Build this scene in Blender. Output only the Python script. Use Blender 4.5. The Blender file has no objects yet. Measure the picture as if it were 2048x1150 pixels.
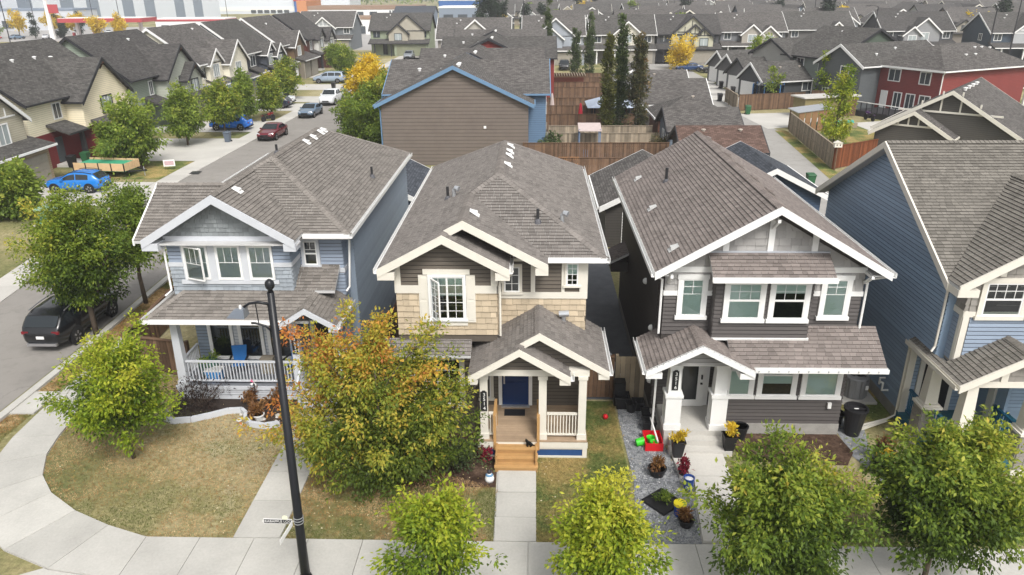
import bpy, math, random
from mathutils import Vector, Matrix
random.seed(7)
R = math.radians
SC = bpy.context.scene
COL = SC.collection

# ---------------------------------------------------------------- camera, sky, sun, exposure
CAM_Z = 14.0
def make_camera():
    yaw, roll, pitch = R(1.75), R(0.4), math.atan(601 / 1480)
    fwd = Vector((-math.sin(yaw) * math.cos(pitch), math.cos(yaw) * math.cos(pitch), -math.sin(pitch)))
    right = Vector((math.cos(yaw), math.sin(yaw), 0)); up = right.cross(fwd)
    r2 = right * math.cos(roll) - up * math.sin(roll); u2 = up * math.cos(roll) + right * math.sin(roll)
    cd = bpy.data.cameras.new('camera'); cd.sensor_width = 36; cd.lens = 1480 / 2048 * 36
    cd.clip_start = 0.1; cd.clip_end = 6000
    o = bpy.data.objects.new('camera', cd); COL.objects.link(o)
    m = Matrix((r2, u2, -fwd)).transposed().to_4x4(); m.translation = (0, 0, CAM_Z)
    o.matrix_world = m; SC.camera = o
make_camera()
SUN_EL, SUN_AZ = R(50), R(158)          # azimuth clockwise from +Y (depth)
wd = bpy.data.worlds.new('World'); SC.world = wd; wd.use_nodes = True
nt = wd.node_tree; bg = nt.nodes['Background']
sky = nt.nodes.new('ShaderNodeTexSky'); sky.sky_type = 'NISHITA'; sky.sun_disc = False
sky.sun_elevation = SUN_EL; sky.sun_rotation = SUN_AZ; sky.dust_density = 4.0; sky.air_density = 1.0; sky.ozone_density = 1.0
hs = nt.nodes.new('ShaderNodeHueSaturation'); hs.inputs['Saturation'].default_value = 0.1
nt.links.new(sky.outputs[0], hs.inputs['Color']); nt.links.new(hs.outputs[0], bg.inputs['Color'])
bg.inputs['Strength'].default_value = 0.115
sl = bpy.data.lights.new('sun', 'SUN'); sl.energy = 1.5; sl.angle = R(16); sl.color = (1.0, 0.95, 0.88)
so = bpy.data.objects.new('sun', sl); COL.objects.link(so); so.location = (0, -20, 60)
sd = Vector((math.sin(SUN_AZ) * math.cos(SUN_EL), math.cos(SUN_AZ) * math.cos(SUN_EL), math.sin(SUN_EL)))
so.rotation_euler = sd.to_track_quat('Z', 'Y').to_euler()
SC.view_settings.view_transform = 'Standard'; SC.view_settings.look = 'None'
SC.view_settings.exposure = 0.85; SC.view_settings.gamma = 1.0
SC.render.engine = 'CYCLES'; SC.cycles.use_denoising = True; SC.cycles.max_bounces = 6
SC.cycles.diffuse_bounces = 3; SC.cycles.transparent_max_bounces = 12; SC.cycles.volume_bounces = 0
SC.cycles.sample_clamp_indirect = 6

# ---------------------------------------------------------------- materials
def lin(h):
    h = h.lstrip('#'); out = []
    for i in (0, 2, 4):
        c = int(h[i:i + 2], 16) / 255
        out.append(c / 12.92 if c <= .04045 else ((c + .055) / 1.055) ** 2.4)
    return tuple(out)
MATS = {}
def _new(name):
    m = bpy.data.materials.new(name); m.use_nodes = True
    n = m.node_tree.nodes; l = m.node_tree.links
    return m, n, l, n['Principled BSDF']
def _coord(n, kind='Object'):
    return n.new('ShaderNodeTexCoord').outputs[kind]
def _pos(n):
    return n.new('ShaderNodeNewGeometry').outputs['Position']
def _math(n, l, op, a, b):
    x = n.new('ShaderNodeMath'); x.operation = op
    for i, v in ((0, a), (1, b)):
        if isinstance(v, (int, float)): x.inputs[i].default_value = v
        else: l.new(v, x.inputs[i])
    return x.outputs[0]
def _mix(n, l, f, a, b, mode='MIX'):
    x = n.new('ShaderNodeMix'); x.data_type = 'RGBA'; x.blend_type = mode
    for s, v in ((x.inputs[0], f), (x.inputs[6], a), (x.inputs[7], b)):
        if isinstance(v, (int, float)): s.default_value = v
        elif isinstance(v, tuple): s.default_value = (*v[:3], 1)
        else: l.new(v, s)
    return x.outputs[2]
def _noise(n, l, vec, scale, detail=4, rough=.6):
    x = n.new('ShaderNodeTexNoise'); x.inputs['Scale'].default_value = scale
    x.inputs['Detail'].default_value = detail; x.inputs['Roughness'].default_value = rough
    if vec is not None: l.new(vec, x.inputs['Vector'])
    return x.outputs['Fac']
def _ramp(n, l, fac, stops):
    x = n.new('ShaderNodeValToRGB'); e = x.color_ramp.elements
    while len(e) < len(stops): e.new(0.5)
    for k, (p, c) in enumerate(stops): e[k].position = p; e[k].color = (*c[:3], 1)
    l.new(fac, x.inputs[0]); return x.outputs[0]
def _shade(n):
    a = n.new('ShaderNodeAttribute'); a.attribute_name = 'shade'; return a.outputs['Fac']
def _bump(n, l, h, strength, dist, bsdf):
    b = n.new('ShaderNodeBump'); b.inputs['Strength'].default_value = strength; b.inputs['Distance'].default_value = dist
    l.new(h, b.inputs['Height']); l.new(b.outputs[0], bsdf.inputs['Normal'])
def mat(name, col, rough=.6, amt=.18, scale=3.0, fine=40.0, bump=.15, spec=.3, metal=0.0, crack=0):
    """painted / mineral / metal surface: colour with large stains, fine grain and the mesh's own shade per face"""
    if name in MATS: return MATS[name]
    if isinstance(col, str): col = lin(col)
    m, n, l, b = _new(name); p = _pos(n)
    big = _noise(n, l, p, scale, 5); sm = _noise(n, l, p, fine, 2)
    f = _math(n, l, 'ADD', _math(n, l, 'MULTIPLY', big, amt * 2), _math(n, l, 'MULTIPLY', sm, amt))
    f = _math(n, l, 'ADD', f, 1 - amt * 1.5)
    f = _math(n, l, 'MULTIPLY', f, _shade(n))
    if crack:                                        # hairline cracks and blotchy wear of old paving
        wv = n.new('ShaderNodeVectorMath'); wv.operation = 'ADD'; nz = n.new('ShaderNodeTexNoise'); nz.inputs['Scale'].default_value = 1.1; nz.inputs['Detail'].default_value = 5; l.new(p, nz.inputs['Vector']); l.new(p, wv.inputs[0]); l.new(nz.outputs['Color'], wv.inputs[1])
        vo = n.new('ShaderNodeTexVoronoi'); vo.feature = 'DISTANCE_TO_EDGE'; vo.inputs['Scale'].default_value = crack; l.new(wv.outputs[0], vo.inputs['Vector'])
        mr = n.new('ShaderNodeMapRange'); l.new(vo.outputs['Distance'], mr.inputs[0]); mr.inputs[1].default_value = 0; mr.inputs[2].default_value = .03 * crack; mr.inputs[3].default_value = .84; mr.inputs[4].default_value = 1
        st = n.new('ShaderNodeMapRange'); l.new(_noise(n, l, p, .9, 6, .7), st.inputs[0]); st.inputs[1].default_value = .3; st.inputs[2].default_value = .52; st.inputs[3].default_value = .84; st.inputs[4].default_value = 1
        f = _math(n, l, 'MULTIPLY', f, _math(n, l, 'MULTIPLY', mr.outputs[0], st.outputs[0]))
    v = n.new('ShaderNodeVectorMath'); v.operation = 'SCALE'; v.inputs[0].default_value = col; l.new(f, v.inputs['Scale'])
    l.new(v.outputs[0], b.inputs['Base Color']); b.inputs['Roughness'].default_value = rough
    b.inputs['Specular IOR Level'].default_value = spec; b.inputs['Metallic'].default_value = metal
    if bump: _bump(n, l, sm, bump, .01, b)
    MATS[name] = m; return m
def glossy(name, col, rough=.12, spec=.5, metal=0.0, coat=0.0):
    if name in MATS: return MATS[name]
    if isinstance(col, str): col = lin(col)
    m, n, l, b = _new(name); p = _coord(n)
    f = _math(n, l, 'ADD', _math(n, l, 'MULTIPLY', _noise(n, l, p, 2.5, 3), .16), .92)
    f = _math(n, l, 'MULTIPLY', f, _shade(n))
    v = n.new('ShaderNodeVectorMath'); v.operation = 'SCALE'; v.inputs[0].default_value = col; l.new(f, v.inputs['Scale'])
    l.new(v.outputs[0], b.inputs['Base Color']); b.inputs['Roughness'].default_value = rough
    b.inputs['Specular IOR Level'].default_value = spec; b.inputs['Metallic'].default_value = metal
    b.inputs['Coat Weight'].default_value = coat
    MATS[name] = m; return m
def glass(name='window_glass', tint=(.75, .82, .8), alpha=.72):
    if name in MATS: return MATS[name]
    m, n, l, b = _new(name); n.remove(b)
    t = n.new('ShaderNodeBsdfTransparent'); t.inputs[0].default_value = (*tint, 1)
    g = n.new('ShaderNodeBsdfGlossy'); g.inputs['Roughness'].default_value = .03; g.inputs[0].default_value = (.9, .95, 1, 1)
    fr = n.new('ShaderNodeFresnel'); fr.inputs[0].default_value = 1.5
    wob = _noise(n, l, _pos(n), 1.2, 2); bp = n.new('ShaderNodeBump'); bp.inputs['Strength'].default_value = .03; l.new(wob, bp.inputs['Height']); l.new(bp.outputs[0], g.inputs['Normal'])
    x = n.new('ShaderNodeMixShader'); l.new(_math(n, l, 'ADD', fr.outputs[0], 1 - alpha - .2), x.inputs[0])
    l.new(t.outputs[0], x.inputs[1]); l.new(g.outputs[0], x.inputs[2])
    l.new(x.outputs[0], n['Material Output'].inputs[0]); MATS[name] = m; return m
def shingle_far(name, col, var=.35, ex=.15, w=.33):
    """shingled roof seen from far off: courses by UV in metres"""
    if name in MATS: return MATS[name]
    if isinstance(col, str): col = lin(col)
    m, n, l, b = _new(name); uv = _coord(n, 'UV')
    br = n.new('ShaderNodeTexBrick'); l.new(uv, br.inputs['Vector']); br.inputs['Scale'].default_value = 1
    br.inputs['Brick Width'].default_value = w; br.inputs['Row Height'].default_value = ex; br.inputs['Mortar Size'].default_value = .012
    br.inputs['Color1'].default_value = (*[c * (1 - var) for c in col], 1); br.inputs['Color2'].default_value = (*[c * (1 + var) for c in col], 1)
    br.inputs['Mortar'].default_value = (*[c * .45 for c in col], 1); br.inputs['Bias'].default_value = 0
    st = _noise(n, l, _pos(n), .6, 5); f = _math(n, l, 'ADD', _math(n, l, 'MULTIPLY', st, .5), .75)
    f = _math(n, l, 'MULTIPLY', f, _shade(n))
    v = n.new('ShaderNodeVectorMath'); v.operation = 'SCALE'; l.new(br.outputs[0], v.inputs[0]); l.new(f, v.inputs['Scale'])
    l.new(v.outputs[0], b.inputs['Base Color']); b.inputs['Roughness'].default_value = .9; b.inputs['Specular IOR Level'].default_value = .15
    _bump(n, l, br.outputs['Fac'], .4, -.01, b); MATS[name] = m; return m
def siding_far(name, col, ex=.16, vertical=False):
    """lap siding seen from far off: thin shadow line at each lap, in height"""
    if name in MATS: return MATS[name]
    if isinstance(col, str): col = lin(col)
    m, n, l, b = _new(name); p = _pos(n); s = n.new('ShaderNodeSeparateXYZ'); l.new(p, s.inputs[0])
    if vertical: h = _math(n, l, 'ADD', s.outputs[0], s.outputs[1])
    else: h = s.outputs[2]
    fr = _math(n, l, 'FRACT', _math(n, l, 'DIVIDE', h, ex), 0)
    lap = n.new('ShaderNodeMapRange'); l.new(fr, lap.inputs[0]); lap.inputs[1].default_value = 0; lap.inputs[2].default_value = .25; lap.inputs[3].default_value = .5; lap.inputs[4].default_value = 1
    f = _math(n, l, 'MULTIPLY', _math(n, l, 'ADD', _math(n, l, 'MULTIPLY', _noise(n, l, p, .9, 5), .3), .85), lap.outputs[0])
    f = _math(n, l, 'MULTIPLY', f, _shade(n))
    v = n.new('ShaderNodeVectorMath'); v.operation = 'SCALE'; v.inputs[0].default_value = col; l.new(f, v.inputs['Scale'])
    l.new(v.outputs[0], b.inputs['Base Color']); b.inputs['Roughness'].default_value = .55; b.inputs['Specular IOR Level'].default_value = .3
    _bump(n, l, _math(n, l, 'SUBTRACT', 1, fr), .5, .02, b); MATS[name] = m; return m
def leafmat(name, stops, trans=.35):
    if name in MATS: return MATS[name]
    m, n, l, b = _new(name)
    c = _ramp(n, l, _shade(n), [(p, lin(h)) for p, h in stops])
    l.new(c, b.inputs['Base Color']); b.inputs['Roughness'].default_value = .5; b.inputs['Specular IOR Level'].default_value = .25
    t = n.new('ShaderNodeBsdfTranslucent'); l.new(c, t.inputs[0])
    x = n.new('ShaderNodeMixShader'); x.inputs[0].default_value = trans
    l.new(b.outputs[0], x.inputs[1]); l.new(t.outputs[0], x.inputs[2]); l.new(x.outputs[0], n['Material Output'].inputs[0])
    MATS[name] = m; return m
def ground_mat(name, cols, scale=.35, fine=9.0, rough=.95, bump=.5, tuft=7.0, con=1.6):
    """patchy turf or soil: three colours mixed by two sizes of noise"""
    if name in MATS: return MATS[name]
    m, n, l, b = _new(name); p = _pos(n)
    big = _noise(n, l, p, scale, 6, .62); mid = _noise(n, l, p, fine, 4, .7); sm = _noise(n, l, p, 60, 3, .7)
    f = _math(n, l, 'ADD', _math(n, l, 'MULTIPLY', big, .8), _math(n, l, 'MULTIPLY', mid, .2))
    f = _math(n, l, 'ADD', _math(n, l, 'MULTIPLY', _math(n, l, 'SUBTRACT', f, .5), con), .5)
    c = _ramp(n, l, f, [(q, lin(h)) for q, h in cols])
    k = _math(n, l, 'ADD', _math(n, l, 'MULTIPLY', sm, .7), _math(n, l, 'MULTIPLY', _noise(n, l, p, tuft, 5, .75), 1.9)); k = _math(n, l, 'MULTIPLY', _math(n, l, 'MAXIMUM', _math(n, l, 'SUBTRACT', k, .28), .3), _shade(n))
    v = n.new('ShaderNodeVectorMath'); v.operation = 'SCALE'; l.new(c, v.inputs[0]); l.new(k, v.inputs['Scale'])
    l.new(v.outputs[0], b.inputs['Base Color']); b.inputs['Roughness'].default_value = rough; b.inputs['Specular IOR Level'].default_value = .1
    _bump(n, l, _math(n, l, 'ADD', mid, sm), bump, .05, b); MATS[name] = m; return m

# ---------------------------------------------------------------- mesh builder
class MB:
    def __init__(s): s.v = []; s.f = []; s.sh = []; s.uv = []; s.cur = 1.0
    def face(s, pts, sh=None, uv=None):
        i = len(s.v); s.v += [tuple(p) for p in pts]; s.f.append(tuple(range(i, i + len(pts)))); s.sh.append(s.cur if sh is None else sh)
        s.uv.append(uv)
    def box(s, x0, x1, y0, y1, z0, z1, sh=None):
        s.hexa([(x0, y0, z0), (x1, y0, z0), (x1, y1, z0), (x0, y1, z0), (x0, y0, z1), (x1, y0, z1), (x1, y1, z1), (x0, y1, z1)], sh)
        return s
    def hexa(s, p, sh=None):
        i = len(s.v); s.v += [tuple(q) for q in p]
        for q in ((3, 2, 1, 0), (4, 5, 6, 7), (0, 1, 5, 4), (1, 2, 6, 5), (2, 3, 7, 6), (3, 0, 4, 7)):
            s.f.append(tuple(i + k for k in q)); s.sh.append(s.cur if sh is None else sh); s.uv.append(None)
        return s
    def frustum(s, cx, cy, z0, z1, a0, b0, a1, b1, sh=None):
        return s.hexa([(cx - a0, cy - b0, z0), (cx + a0, cy - b0, z0), (cx + a0, cy + b0, z0), (cx - a0, cy + b0, z0),
                       (cx - a1, cy - b1, z1), (cx + a1, cy - b1, z1), (cx + a1, cy + b1, z1), (cx - a1, cy + b1, z1)], sh)
    def bar(s, p, q, w, h, up=(0, 0, 1), sh=None):
        """rectangular bar from p to q, w across, h along up (centred)"""
        p = Vector(p); q = Vector(q); d = (q - p).normalized(); u = Vector(up); u = (u - d * u.dot(d))
        if u.length < 1e-5: u = Vector((0, 1, 0)) - d * d.y
        u.normalize(); a = d.cross(u) * (w / 2); u = u * (h / 2)
        return s.hexa([p - a - u, p + a - u, q + a - u, q - a - u, p - a + u, p + a + u, q + a + u, q - a + u], sh)
    def prism(s, poly, vec, sh=None):
        vec = Vector(vec); a = [Vector(p) for p in poly]; b = [p + vec for p in a]; n = len(a)
        nrm = Vector((0, 0, 0))
        for k in range(n): nrm += a[k].cross(a[(k + 1) % n])
        if nrm.dot(vec) > 0: a, b = a[::-1], b[::-1]
        s.face(a, sh); s.face(b[::-1], sh)
        for k in range(n):
            j = (k + 1) % n; s.face([a[j], a[k], b[k], b[j]], sh)
        return s
    def tube(s, pts, rad, n=8, cap=True, sh=None):
        pts = [Vector(p) for p in pts]; rad = rad if isinstance(rad, (list, tuple)) else [rad] * len(pts)
        base = len(s.v); prev = None
        for k, p in enumerate(pts):
            d = (pts[min(k + 1, len(pts) - 1)] - pts[max(k - 1, 0)]).normalized()
            if prev is None: a = Vector((1, 0, 0)) if abs(d.x) < .9 else Vector((0, 1, 0))
            else: a = prev
            a = (a - d * a.dot(d)).normalized(); prev = a; b = d.cross(a)
            for j in range(n):
                t = 2 * math.pi * j / n; s.v.append(tuple(p + (a * math.cos(t) + b * math.sin(t)) * rad[k]))
        for k in range(len(pts) - 1):
            for j in range(n):
                i0 = base + k * n + j; i1 = base + k * n + (j + 1) % n
                s.f.append((i0, i1, i1 + n, i0 + n)); s.sh.append(s.cur if sh is None else sh); s.uv.append(None)
        if cap:
            s.f.append(tuple(base + j for j in range(n))[::-1]); s.sh.append(s.cur if sh is None else sh); s.uv.append(None)
            e = base + (len(pts) - 1) * n
            s.f.append(tuple(e + j for j in range(n))); s.sh.append(s.cur if sh is None else sh); s.uv.append(None)
        return s
    def lathe(s, prof, c=(0, 0, 0), n=16, sq=False, sh=None):
        base = len(s.v)
        for r, z in prof:
            for j in range(n):
                t = 2 * math.pi * (j + .5) / n; k = r / math.cos(math.pi / n) if sq else r
                s.v.append((c[0] + k * math.cos(t), c[1] + k * math.sin(t), c[2] + z))
        for k in range(len(prof) - 1):
            for j in range(n):
                i0 = base + k * n + j; i1 = base + k * n + (j + 1) % n
                s.f.append((i0, i1, i1 + n, i0 + n)); s.sh.append(s.cur if sh is None else sh); s.uv.append(None)
        for e, rv in ((0, True), (len(prof) - 1, False)):
            if prof[e][0] > 1e-4:
                q = tuple(base + e * n + j for j in range(n)); s.f.append(q[::-1] if rv else q); s.sh.append(s.cur if sh is None else sh); s.uv.append(None)
        return s
    def mesh(s, name, m=None, smooth=False):
        me = bpy.data.meshes.new(name); me.from_pydata(s.v, [], s.f)
        if m is not None: me.materials.append(m)
        at = me.attributes.new('shade', 'FLOAT', 'FACE'); at.data.foreach_set('value', s.sh)
        if any(u is not None for u in s.uv):
            ul = me.uv_layers.new(name='uv'); k = 0
            for u, f in zip(s.uv, s.f):
                for q in range(len(f)):
                    if u is not None: ul.data[k].uv = u[q]
                    k += 1
        if smooth: me.polygons.foreach_set('use_smooth', [True] * len(s.f))
        return me
def _link(name, data, parent):
    o = bpy.data.objects.new(name, data); COL.objects.link(o)
    if parent is not None:
        o.parent = parent
        if parent.get('world'): o.matrix_parent_inverse = Matrix.Translation(-parent.location)
    return o
def part(name, mb, m, parent=None, smooth=False, kind=None, label=None):
    o = _link(name, mb.mesh(name, m, smooth), parent)
    if kind: o['kind'] = kind
    if label: o['label'] = label
    return o
def thing(name, label, cat, loc=(0, 0, 0), rz=0.0, group=None, world=False):
    """an Empty at the thing's base; world=True lets its parts be given in world coordinates"""
    o = bpy.data.objects.new(name, None); COL.objects.link(o); o.location = loc; o.rotation_euler = (0, 0, rz)
    o.empty_display_size = .3; o['label'] = label; o['category'] = cat
    if group: o['group'] = group
    if world: o['world'] = 1
    return o
def one(name, mb, m, label, cat, group=None, smooth=False, kind=None):
    o = part(name, mb, m, None, smooth, kind); o['label'] = label; o['category'] = cat
    if group: o['group'] = group
    return o
def struct(name, mb, m, parent=None, smooth=False):
    o = part(name, mb, m, parent, smooth); o['kind'] = 'structure'; return o
def copy_tree(o, parent=None):
    c = o.copy(); COL.objects.link(c); c.parent = parent
    for ch in o.children: copy_tree(ch, c)
    return c
def place(root, loc, rz=0.0, label=None, group=None):
    root.location = loc; root.rotation_euler = (0, 0, rz)
    if label: root['label'] = label
    if group: root['group'] = group
    return root
def text_part(name, s, size, m, parent, mtx, depth=.004):
    cu = bpy.data.curves.new(name, 'FONT'); cu.body = s; cu.size = size; cu.extrude = depth; cu.align_x = 'CENTER'; cu.align_y = 'CENTER'
    t = bpy.data.objects.new(name + '_t', cu); COL.objects.link(t)
    dg = bpy.context.evaluated_depsgraph_get(); me = bpy.data.meshes.new_from_object(t.evaluated_get(dg))
    bpy.data.objects.remove(t); me.materials.clear(); me.materials.append(m)
    at = me.attributes.new('shade', 'FLOAT', 'FACE'); at.data.foreach_set('value', [1.0] * len(me.polygons))
    o = _link(name, me, parent); o.matrix_basis = mtx; return o

# ---------------------------------------------------------------- polygon clipping for shingles and boards
def clip_poly(poly, clip):
    """Sutherland-Hodgman: poly against convex counter-clockwise clip, both [(u, v)]"""
    out = poly
    for k in range(len(clip)):
        ax, ay = clip[k]; bx, by = clip[(k + 1) % len(clip)]
        inp = out; out = []
        if not inp: return []
        def sd(p): return (bx - ax) * (p[1] - ay) - (by - ay) * (p[0] - ax)
        for j in range(len(inp)):
            p, q = inp[j], inp[(j + 1) % len(inp)]; sp, sq = sd(p), sd(q)
            if sp >= -1e-9: out.append(p)
            if (sp > 1e-9 and sq < -1e-9) or (sp < -1e-9 and sq > 1e-9):
                t = sp / (sp - sq); out.append((p[0] + (q[0] - p[0]) * t, p[1] + (q[1] - p[1]) * t))
    return out
def ccw(p):
    a = sum(p[k][0] * p[(k + 1) % len(p)][1] - p[(k + 1) % len(p)][0] * p[k][1] for k in range(len(p)))
    return p if a > 0 else p[::-1]
SH_W = (.14, .2, .27); SH_E = .14; SH_SHADES = (.8, .91, 1.0, 1.08, 1.17)
_shm = {}
def shingle_mesh(m, wi, si):
    k = (m.name, wi, si)
    if k not in _shm:
        w = SH_W[wi] - .008; mb = MB(); h = .03
        mb.face([(0, 0, h), (w, 0, h), (w, SH_E, .004), (0, SH_E, .004)]); mb.face([(0, 0, 0), (w, 0, 0), (w, 0, h), (0, 0, h)])
        mb.face([(0, SH_E, .004), (0, SH_E, 0), (0, 0, 0), (0, 0, h)]); mb.face([(w, 0, h), (w, 0, 0), (w, SH_E, 0), (w, SH_E, .004)])
        mb.sh = [SH_SHADES[si]] + [.5] * 3; _shm[k] = mb.mesh('shingle', m)  # edge faces darker: bitumen edge, with the course shadow line painted in
    return _shm[k]
class Roof:
    """shingled roof of a near house: decks, then shingles; the largest ones become objects"""
    def __init__(s, house, m, deck_m, seed=1):
        s.house = house; s.m = m; s.full = []; s.rest = MB(); s.deck = MB(); s.deck_m = deck_m; s.rng = random.Random(seed)
    def face(s, polys, n_xy, ze, p, e0, thick=.1):
        """polys: convex polygons in plan; roof height = ze + p * distance from the eave point e0 along upslope n_xy"""
        n = Vector((n_xy[0], n_xy[1], 0)).normalized(); e0 = Vector((e0[0], e0[1], 0)); L = math.sqrt(1 + p * p)
        U = n.cross(Vector((0, 0, 1))); V = Vector((n.x, n.y, p)) / L; N = U.cross(V)
        if N.z < 0: U = -U; N = -N
        o3 = Vector((e0.x, e0.y, ze))
        def uv(q):
            d = Vector((q[0], q[1], 0)) - e0; return (d.dot(U), d.dot(n) * L)
        def P(u, v, h=0): return o3 + U * u + V * v + N * h
        cl = [ccw([uv(q) for q in poly]) for poly in polys]
        for c in cl: s.deck.prism([P(u, v, -.004) for u, v in c], (0, 0, -thick))
        us = [q[0] for c in cl for q in c]; vs = [q[1] for c in cl for q in c]
        r = s.rng; v = math.floor(min(vs) / SH_E) * SH_E
        while v < max(vs):
            u = min(us) - r.random() * .3
            while u < max(us):
                wi = r.choice((0, 1, 1, 2, 2)); w = SH_W[wi]; si = r.choices(range(5), (2, 4, 5, 4, 1.5))[0]
                rect = [(u, v), (u + w - .008, v), (u + w - .008, v + SH_E), (u, v + SH_E)]
                for c in cl:
                    q = clip_poly(rect, c)
                    if len(q) < 3: continue
                    ar = abs(sum(q[k][0] * q[(k + 1) % len(q)][1] - q[(k + 1) % len(q)][0] * q[k][1] for k in range(len(q)))) / 2
                    if ar < .0008: continue
                    if ar > (w - .008) * SH_E * .995:
                        M = Matrix((U, V, N)).transposed().to_4x4(); M.translation = P(u, v); s.full.append((M, wi, si))
                    else:
                        hh = lambda t: .03 - .026 * (t - v) / SH_E
                        s.rest.face([P(a, b, hh(b)) for a, b in q], SH_SHADES[si])
                        lo = [k for k in range(len(q)) if abs(q[k][1] - v) < 1e-6 and abs(q[(k + 1) % len(q)][1] - v) < 1e-6]
                        for k in lo:
                            a, b = q[k], q[(k + 1) % len(q)]; s.rest.face([P(a[0], v, 0), P(b[0], v, 0), P(b[0], v, .03), P(a[0], v, .03)], .5)  # dark lower edge: bitumen plus painted course shadow
                u += w
            v += SH_E
    def cap(s, a, b, w=.15):
        """ridge or hip cap shingles from a to b"""
        a = Vector(a); b = Vector(b); d = (b - a); L = d.length; d.normalize(); side = d.cross(Vector((0, 0, 1))).normalized(); k = 0.0
        while k < L - .05:
            e = min(k + .16, L); p = a + d * k; q = a + d * e; sh = s.rng.choice(SH_SHADES[1:])
            for sg in (-1, 1):
                s.rest.face([p + Vector((0, 0, .055)), q + Vector((0, 0, .035)), q + side * sg * w + Vector((0, 0, -.035)), p + side * sg * w + Vector((0, 0, -.015))], sh)
                s.rest.face([p + Vector((0, 0, .055)), p + Vector((0, 0, .025)), p + side * sg * w + Vector((0, 0, -.045)), p + side * sg * w + Vector((0, 0, -.015))], sh)
            k += .15
    def build(s):
        roof = part('roof', s.deck, s.deck_m, s.house)
        c = SC.camera.matrix_world.translation
        s.full.sort(key=lambda t: (t[0].translation - c).length / max(.15, abs(t[0].to_3x3().col[2].dot((c - t[0].translation).normalized()))))
        for M, wi, si in s.full[:290]:
            o = _link('shingle', shingle_mesh(s.m, wi, si), roof); o.matrix_basis = M
        for M, wi, si in s.full[290:]:
            w = SH_W[wi] - .008; h = .03; q = [M @ Vector(t) for t in ((0, 0, h), (w, 0, h), (w, SH_E, .004), (0, SH_E, .004), (0, 0, 0), (w, 0, 0))]
            s.rest.face(q[:4], SH_SHADES[si]); s.rest.face([q[4], q[5], q[1], q[0]], .5)  # lower edge toned dark, bitumen and painted course shadow alike
        part('shingles', s.rest, s.m, roof, kind='stuff'); return roof
def span(poly, z):
    """s-interval of a convex wall polygon [(s, z)] at height z"""
    xs = []
    for k in range(len(poly)):
        (a, za), (b, zb) = poly[k], poly[(k + 1) % len(poly)]
        if abs(za - zb) < 1e-9:
            if abs(za - z) < 1e-6: xs += [a, b]
        elif min(za, zb) - 1e-6 <= z <= max(za, zb) + 1e-6: xs.append(a + (b - a) * (z - za) / (zb - za))
    return (min(xs), max(xs)) if xs else None
def plank(O, S, N, q, t0=.034, t1=.002, lap_shadow=0):
    """wedge board: q = (s0a, s1a, za, s0b, s1b, zb) lower and upper edge"""
    Z = Vector((0, 0, 1)); a, b, za, c, d, zb = q; mb = MB()
    P = lambda s_, z_, n_: O + S * s_ + Z * z_ + N * n_
    mb.face([P(a, za, t0), P(b, za, t0), P(d, zb, t1), P(c, zb, t1)]); mb.face([P(a, za, 0), P(b, za, 0), P(b, za, t0), P(a, za, t0)])
    mb.face([P(c, zb, t1), P(c, zb, 0), P(a, za, 0), P(a, za, t0)]); mb.face([P(b, za, t0), P(b, za, 0), P(d, zb, 0), P(d, zb, t1)])
    if lap_shadow and zb - za > lap_shadow * 2:            # recessed strip at the top edge, toned dark to paint the lap shadow
        k = lap_shadow / (zb - za); e, f, zc = c + (a - c) * k, d + (b - d) * k, zb - lap_shadow; t2 = t1 + (t0 - t1) * k
        mb.v[2] = tuple(P(f, zc, t2)); mb.v[3] = tuple(P(e, zc, t2)); mb.face([P(e, zc, t2), P(f, zc, t2), P(f, zc, -.03), P(e, zc, -.03)])
        mb.face([P(e, zc, .0015), P(f, zc, .0015), P(d, zb, .0015), P(c, zb, .0015)])
    return mb
def siding(wall, O, S, poly, m, ex=.135, rng=random, name='siding_board', var=.08):
    """lap boards on a wall polygon; O + S*s + z is the wall, outward normal = S x Z"""
    O = Vector(O); S = Vector(S).normalized(); N = S.cross(Vector((0, 0, 1)))
    zs = [p[1] for p in poly]; z = min(zs)
    while z < max(zs) - .01:
        e = min(z + ex, max(zs) - 1e-4); lo, hi = span(poly, z + 1e-4), span(poly, e)
        if lo and hi and max(lo[1] - lo[0], hi[1] - hi[0]) > .03:
            mb = plank(O, S, N, (lo[0], lo[1], z, hi[0], hi[1], e), lap_shadow=.03); v = 1 + rng.uniform(-var, var); mb.sh = [v] * 4 + [.3] * (len(mb.f) - 4)  # strip faces get a dark tone: lap shadow line put into the colour
            part(name, mb, m, wall)
        z += ex
def shakes(wall, O, S, poly, m, ex=.2, wr=(.14, .3), rng=random, var=.14):
    O = Vector(O); S = Vector(S).normalized(); N = S.cross(Vector((0, 0, 1))); zs = [p[1] for p in poly]; z = min(zs)
    while z < max(zs) - .02:
        e = min(z + ex, max(zs) - 1e-4); lo, hi = span(poly, z + 1e-4), span(poly, e)
        if not lo or not hi: break
        s_ = lo[0] - rng.random() * .1
        while s_ < lo[1]:
            w = rng.uniform(*wr); a, b = max(s_, lo[0]), min(s_ + w - .006, lo[1]); c, d = max(a, hi[0]), min(b, hi[1])
            if d < c: c = d = min(max((a + b) / 2, hi[0]), hi[1])
            if b - a > .02:
                mb = plank(O, S, N, (a, b, z + rng.uniform(-.008, .008), c, d, e), .038 + rng.uniform(-.004, .006), .004); v = 1 + rng.uniform(-var, var); mb.sh = [v] * 4
                part('shake', mb, m, wall)
            s_ += w
        z += ex
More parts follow.
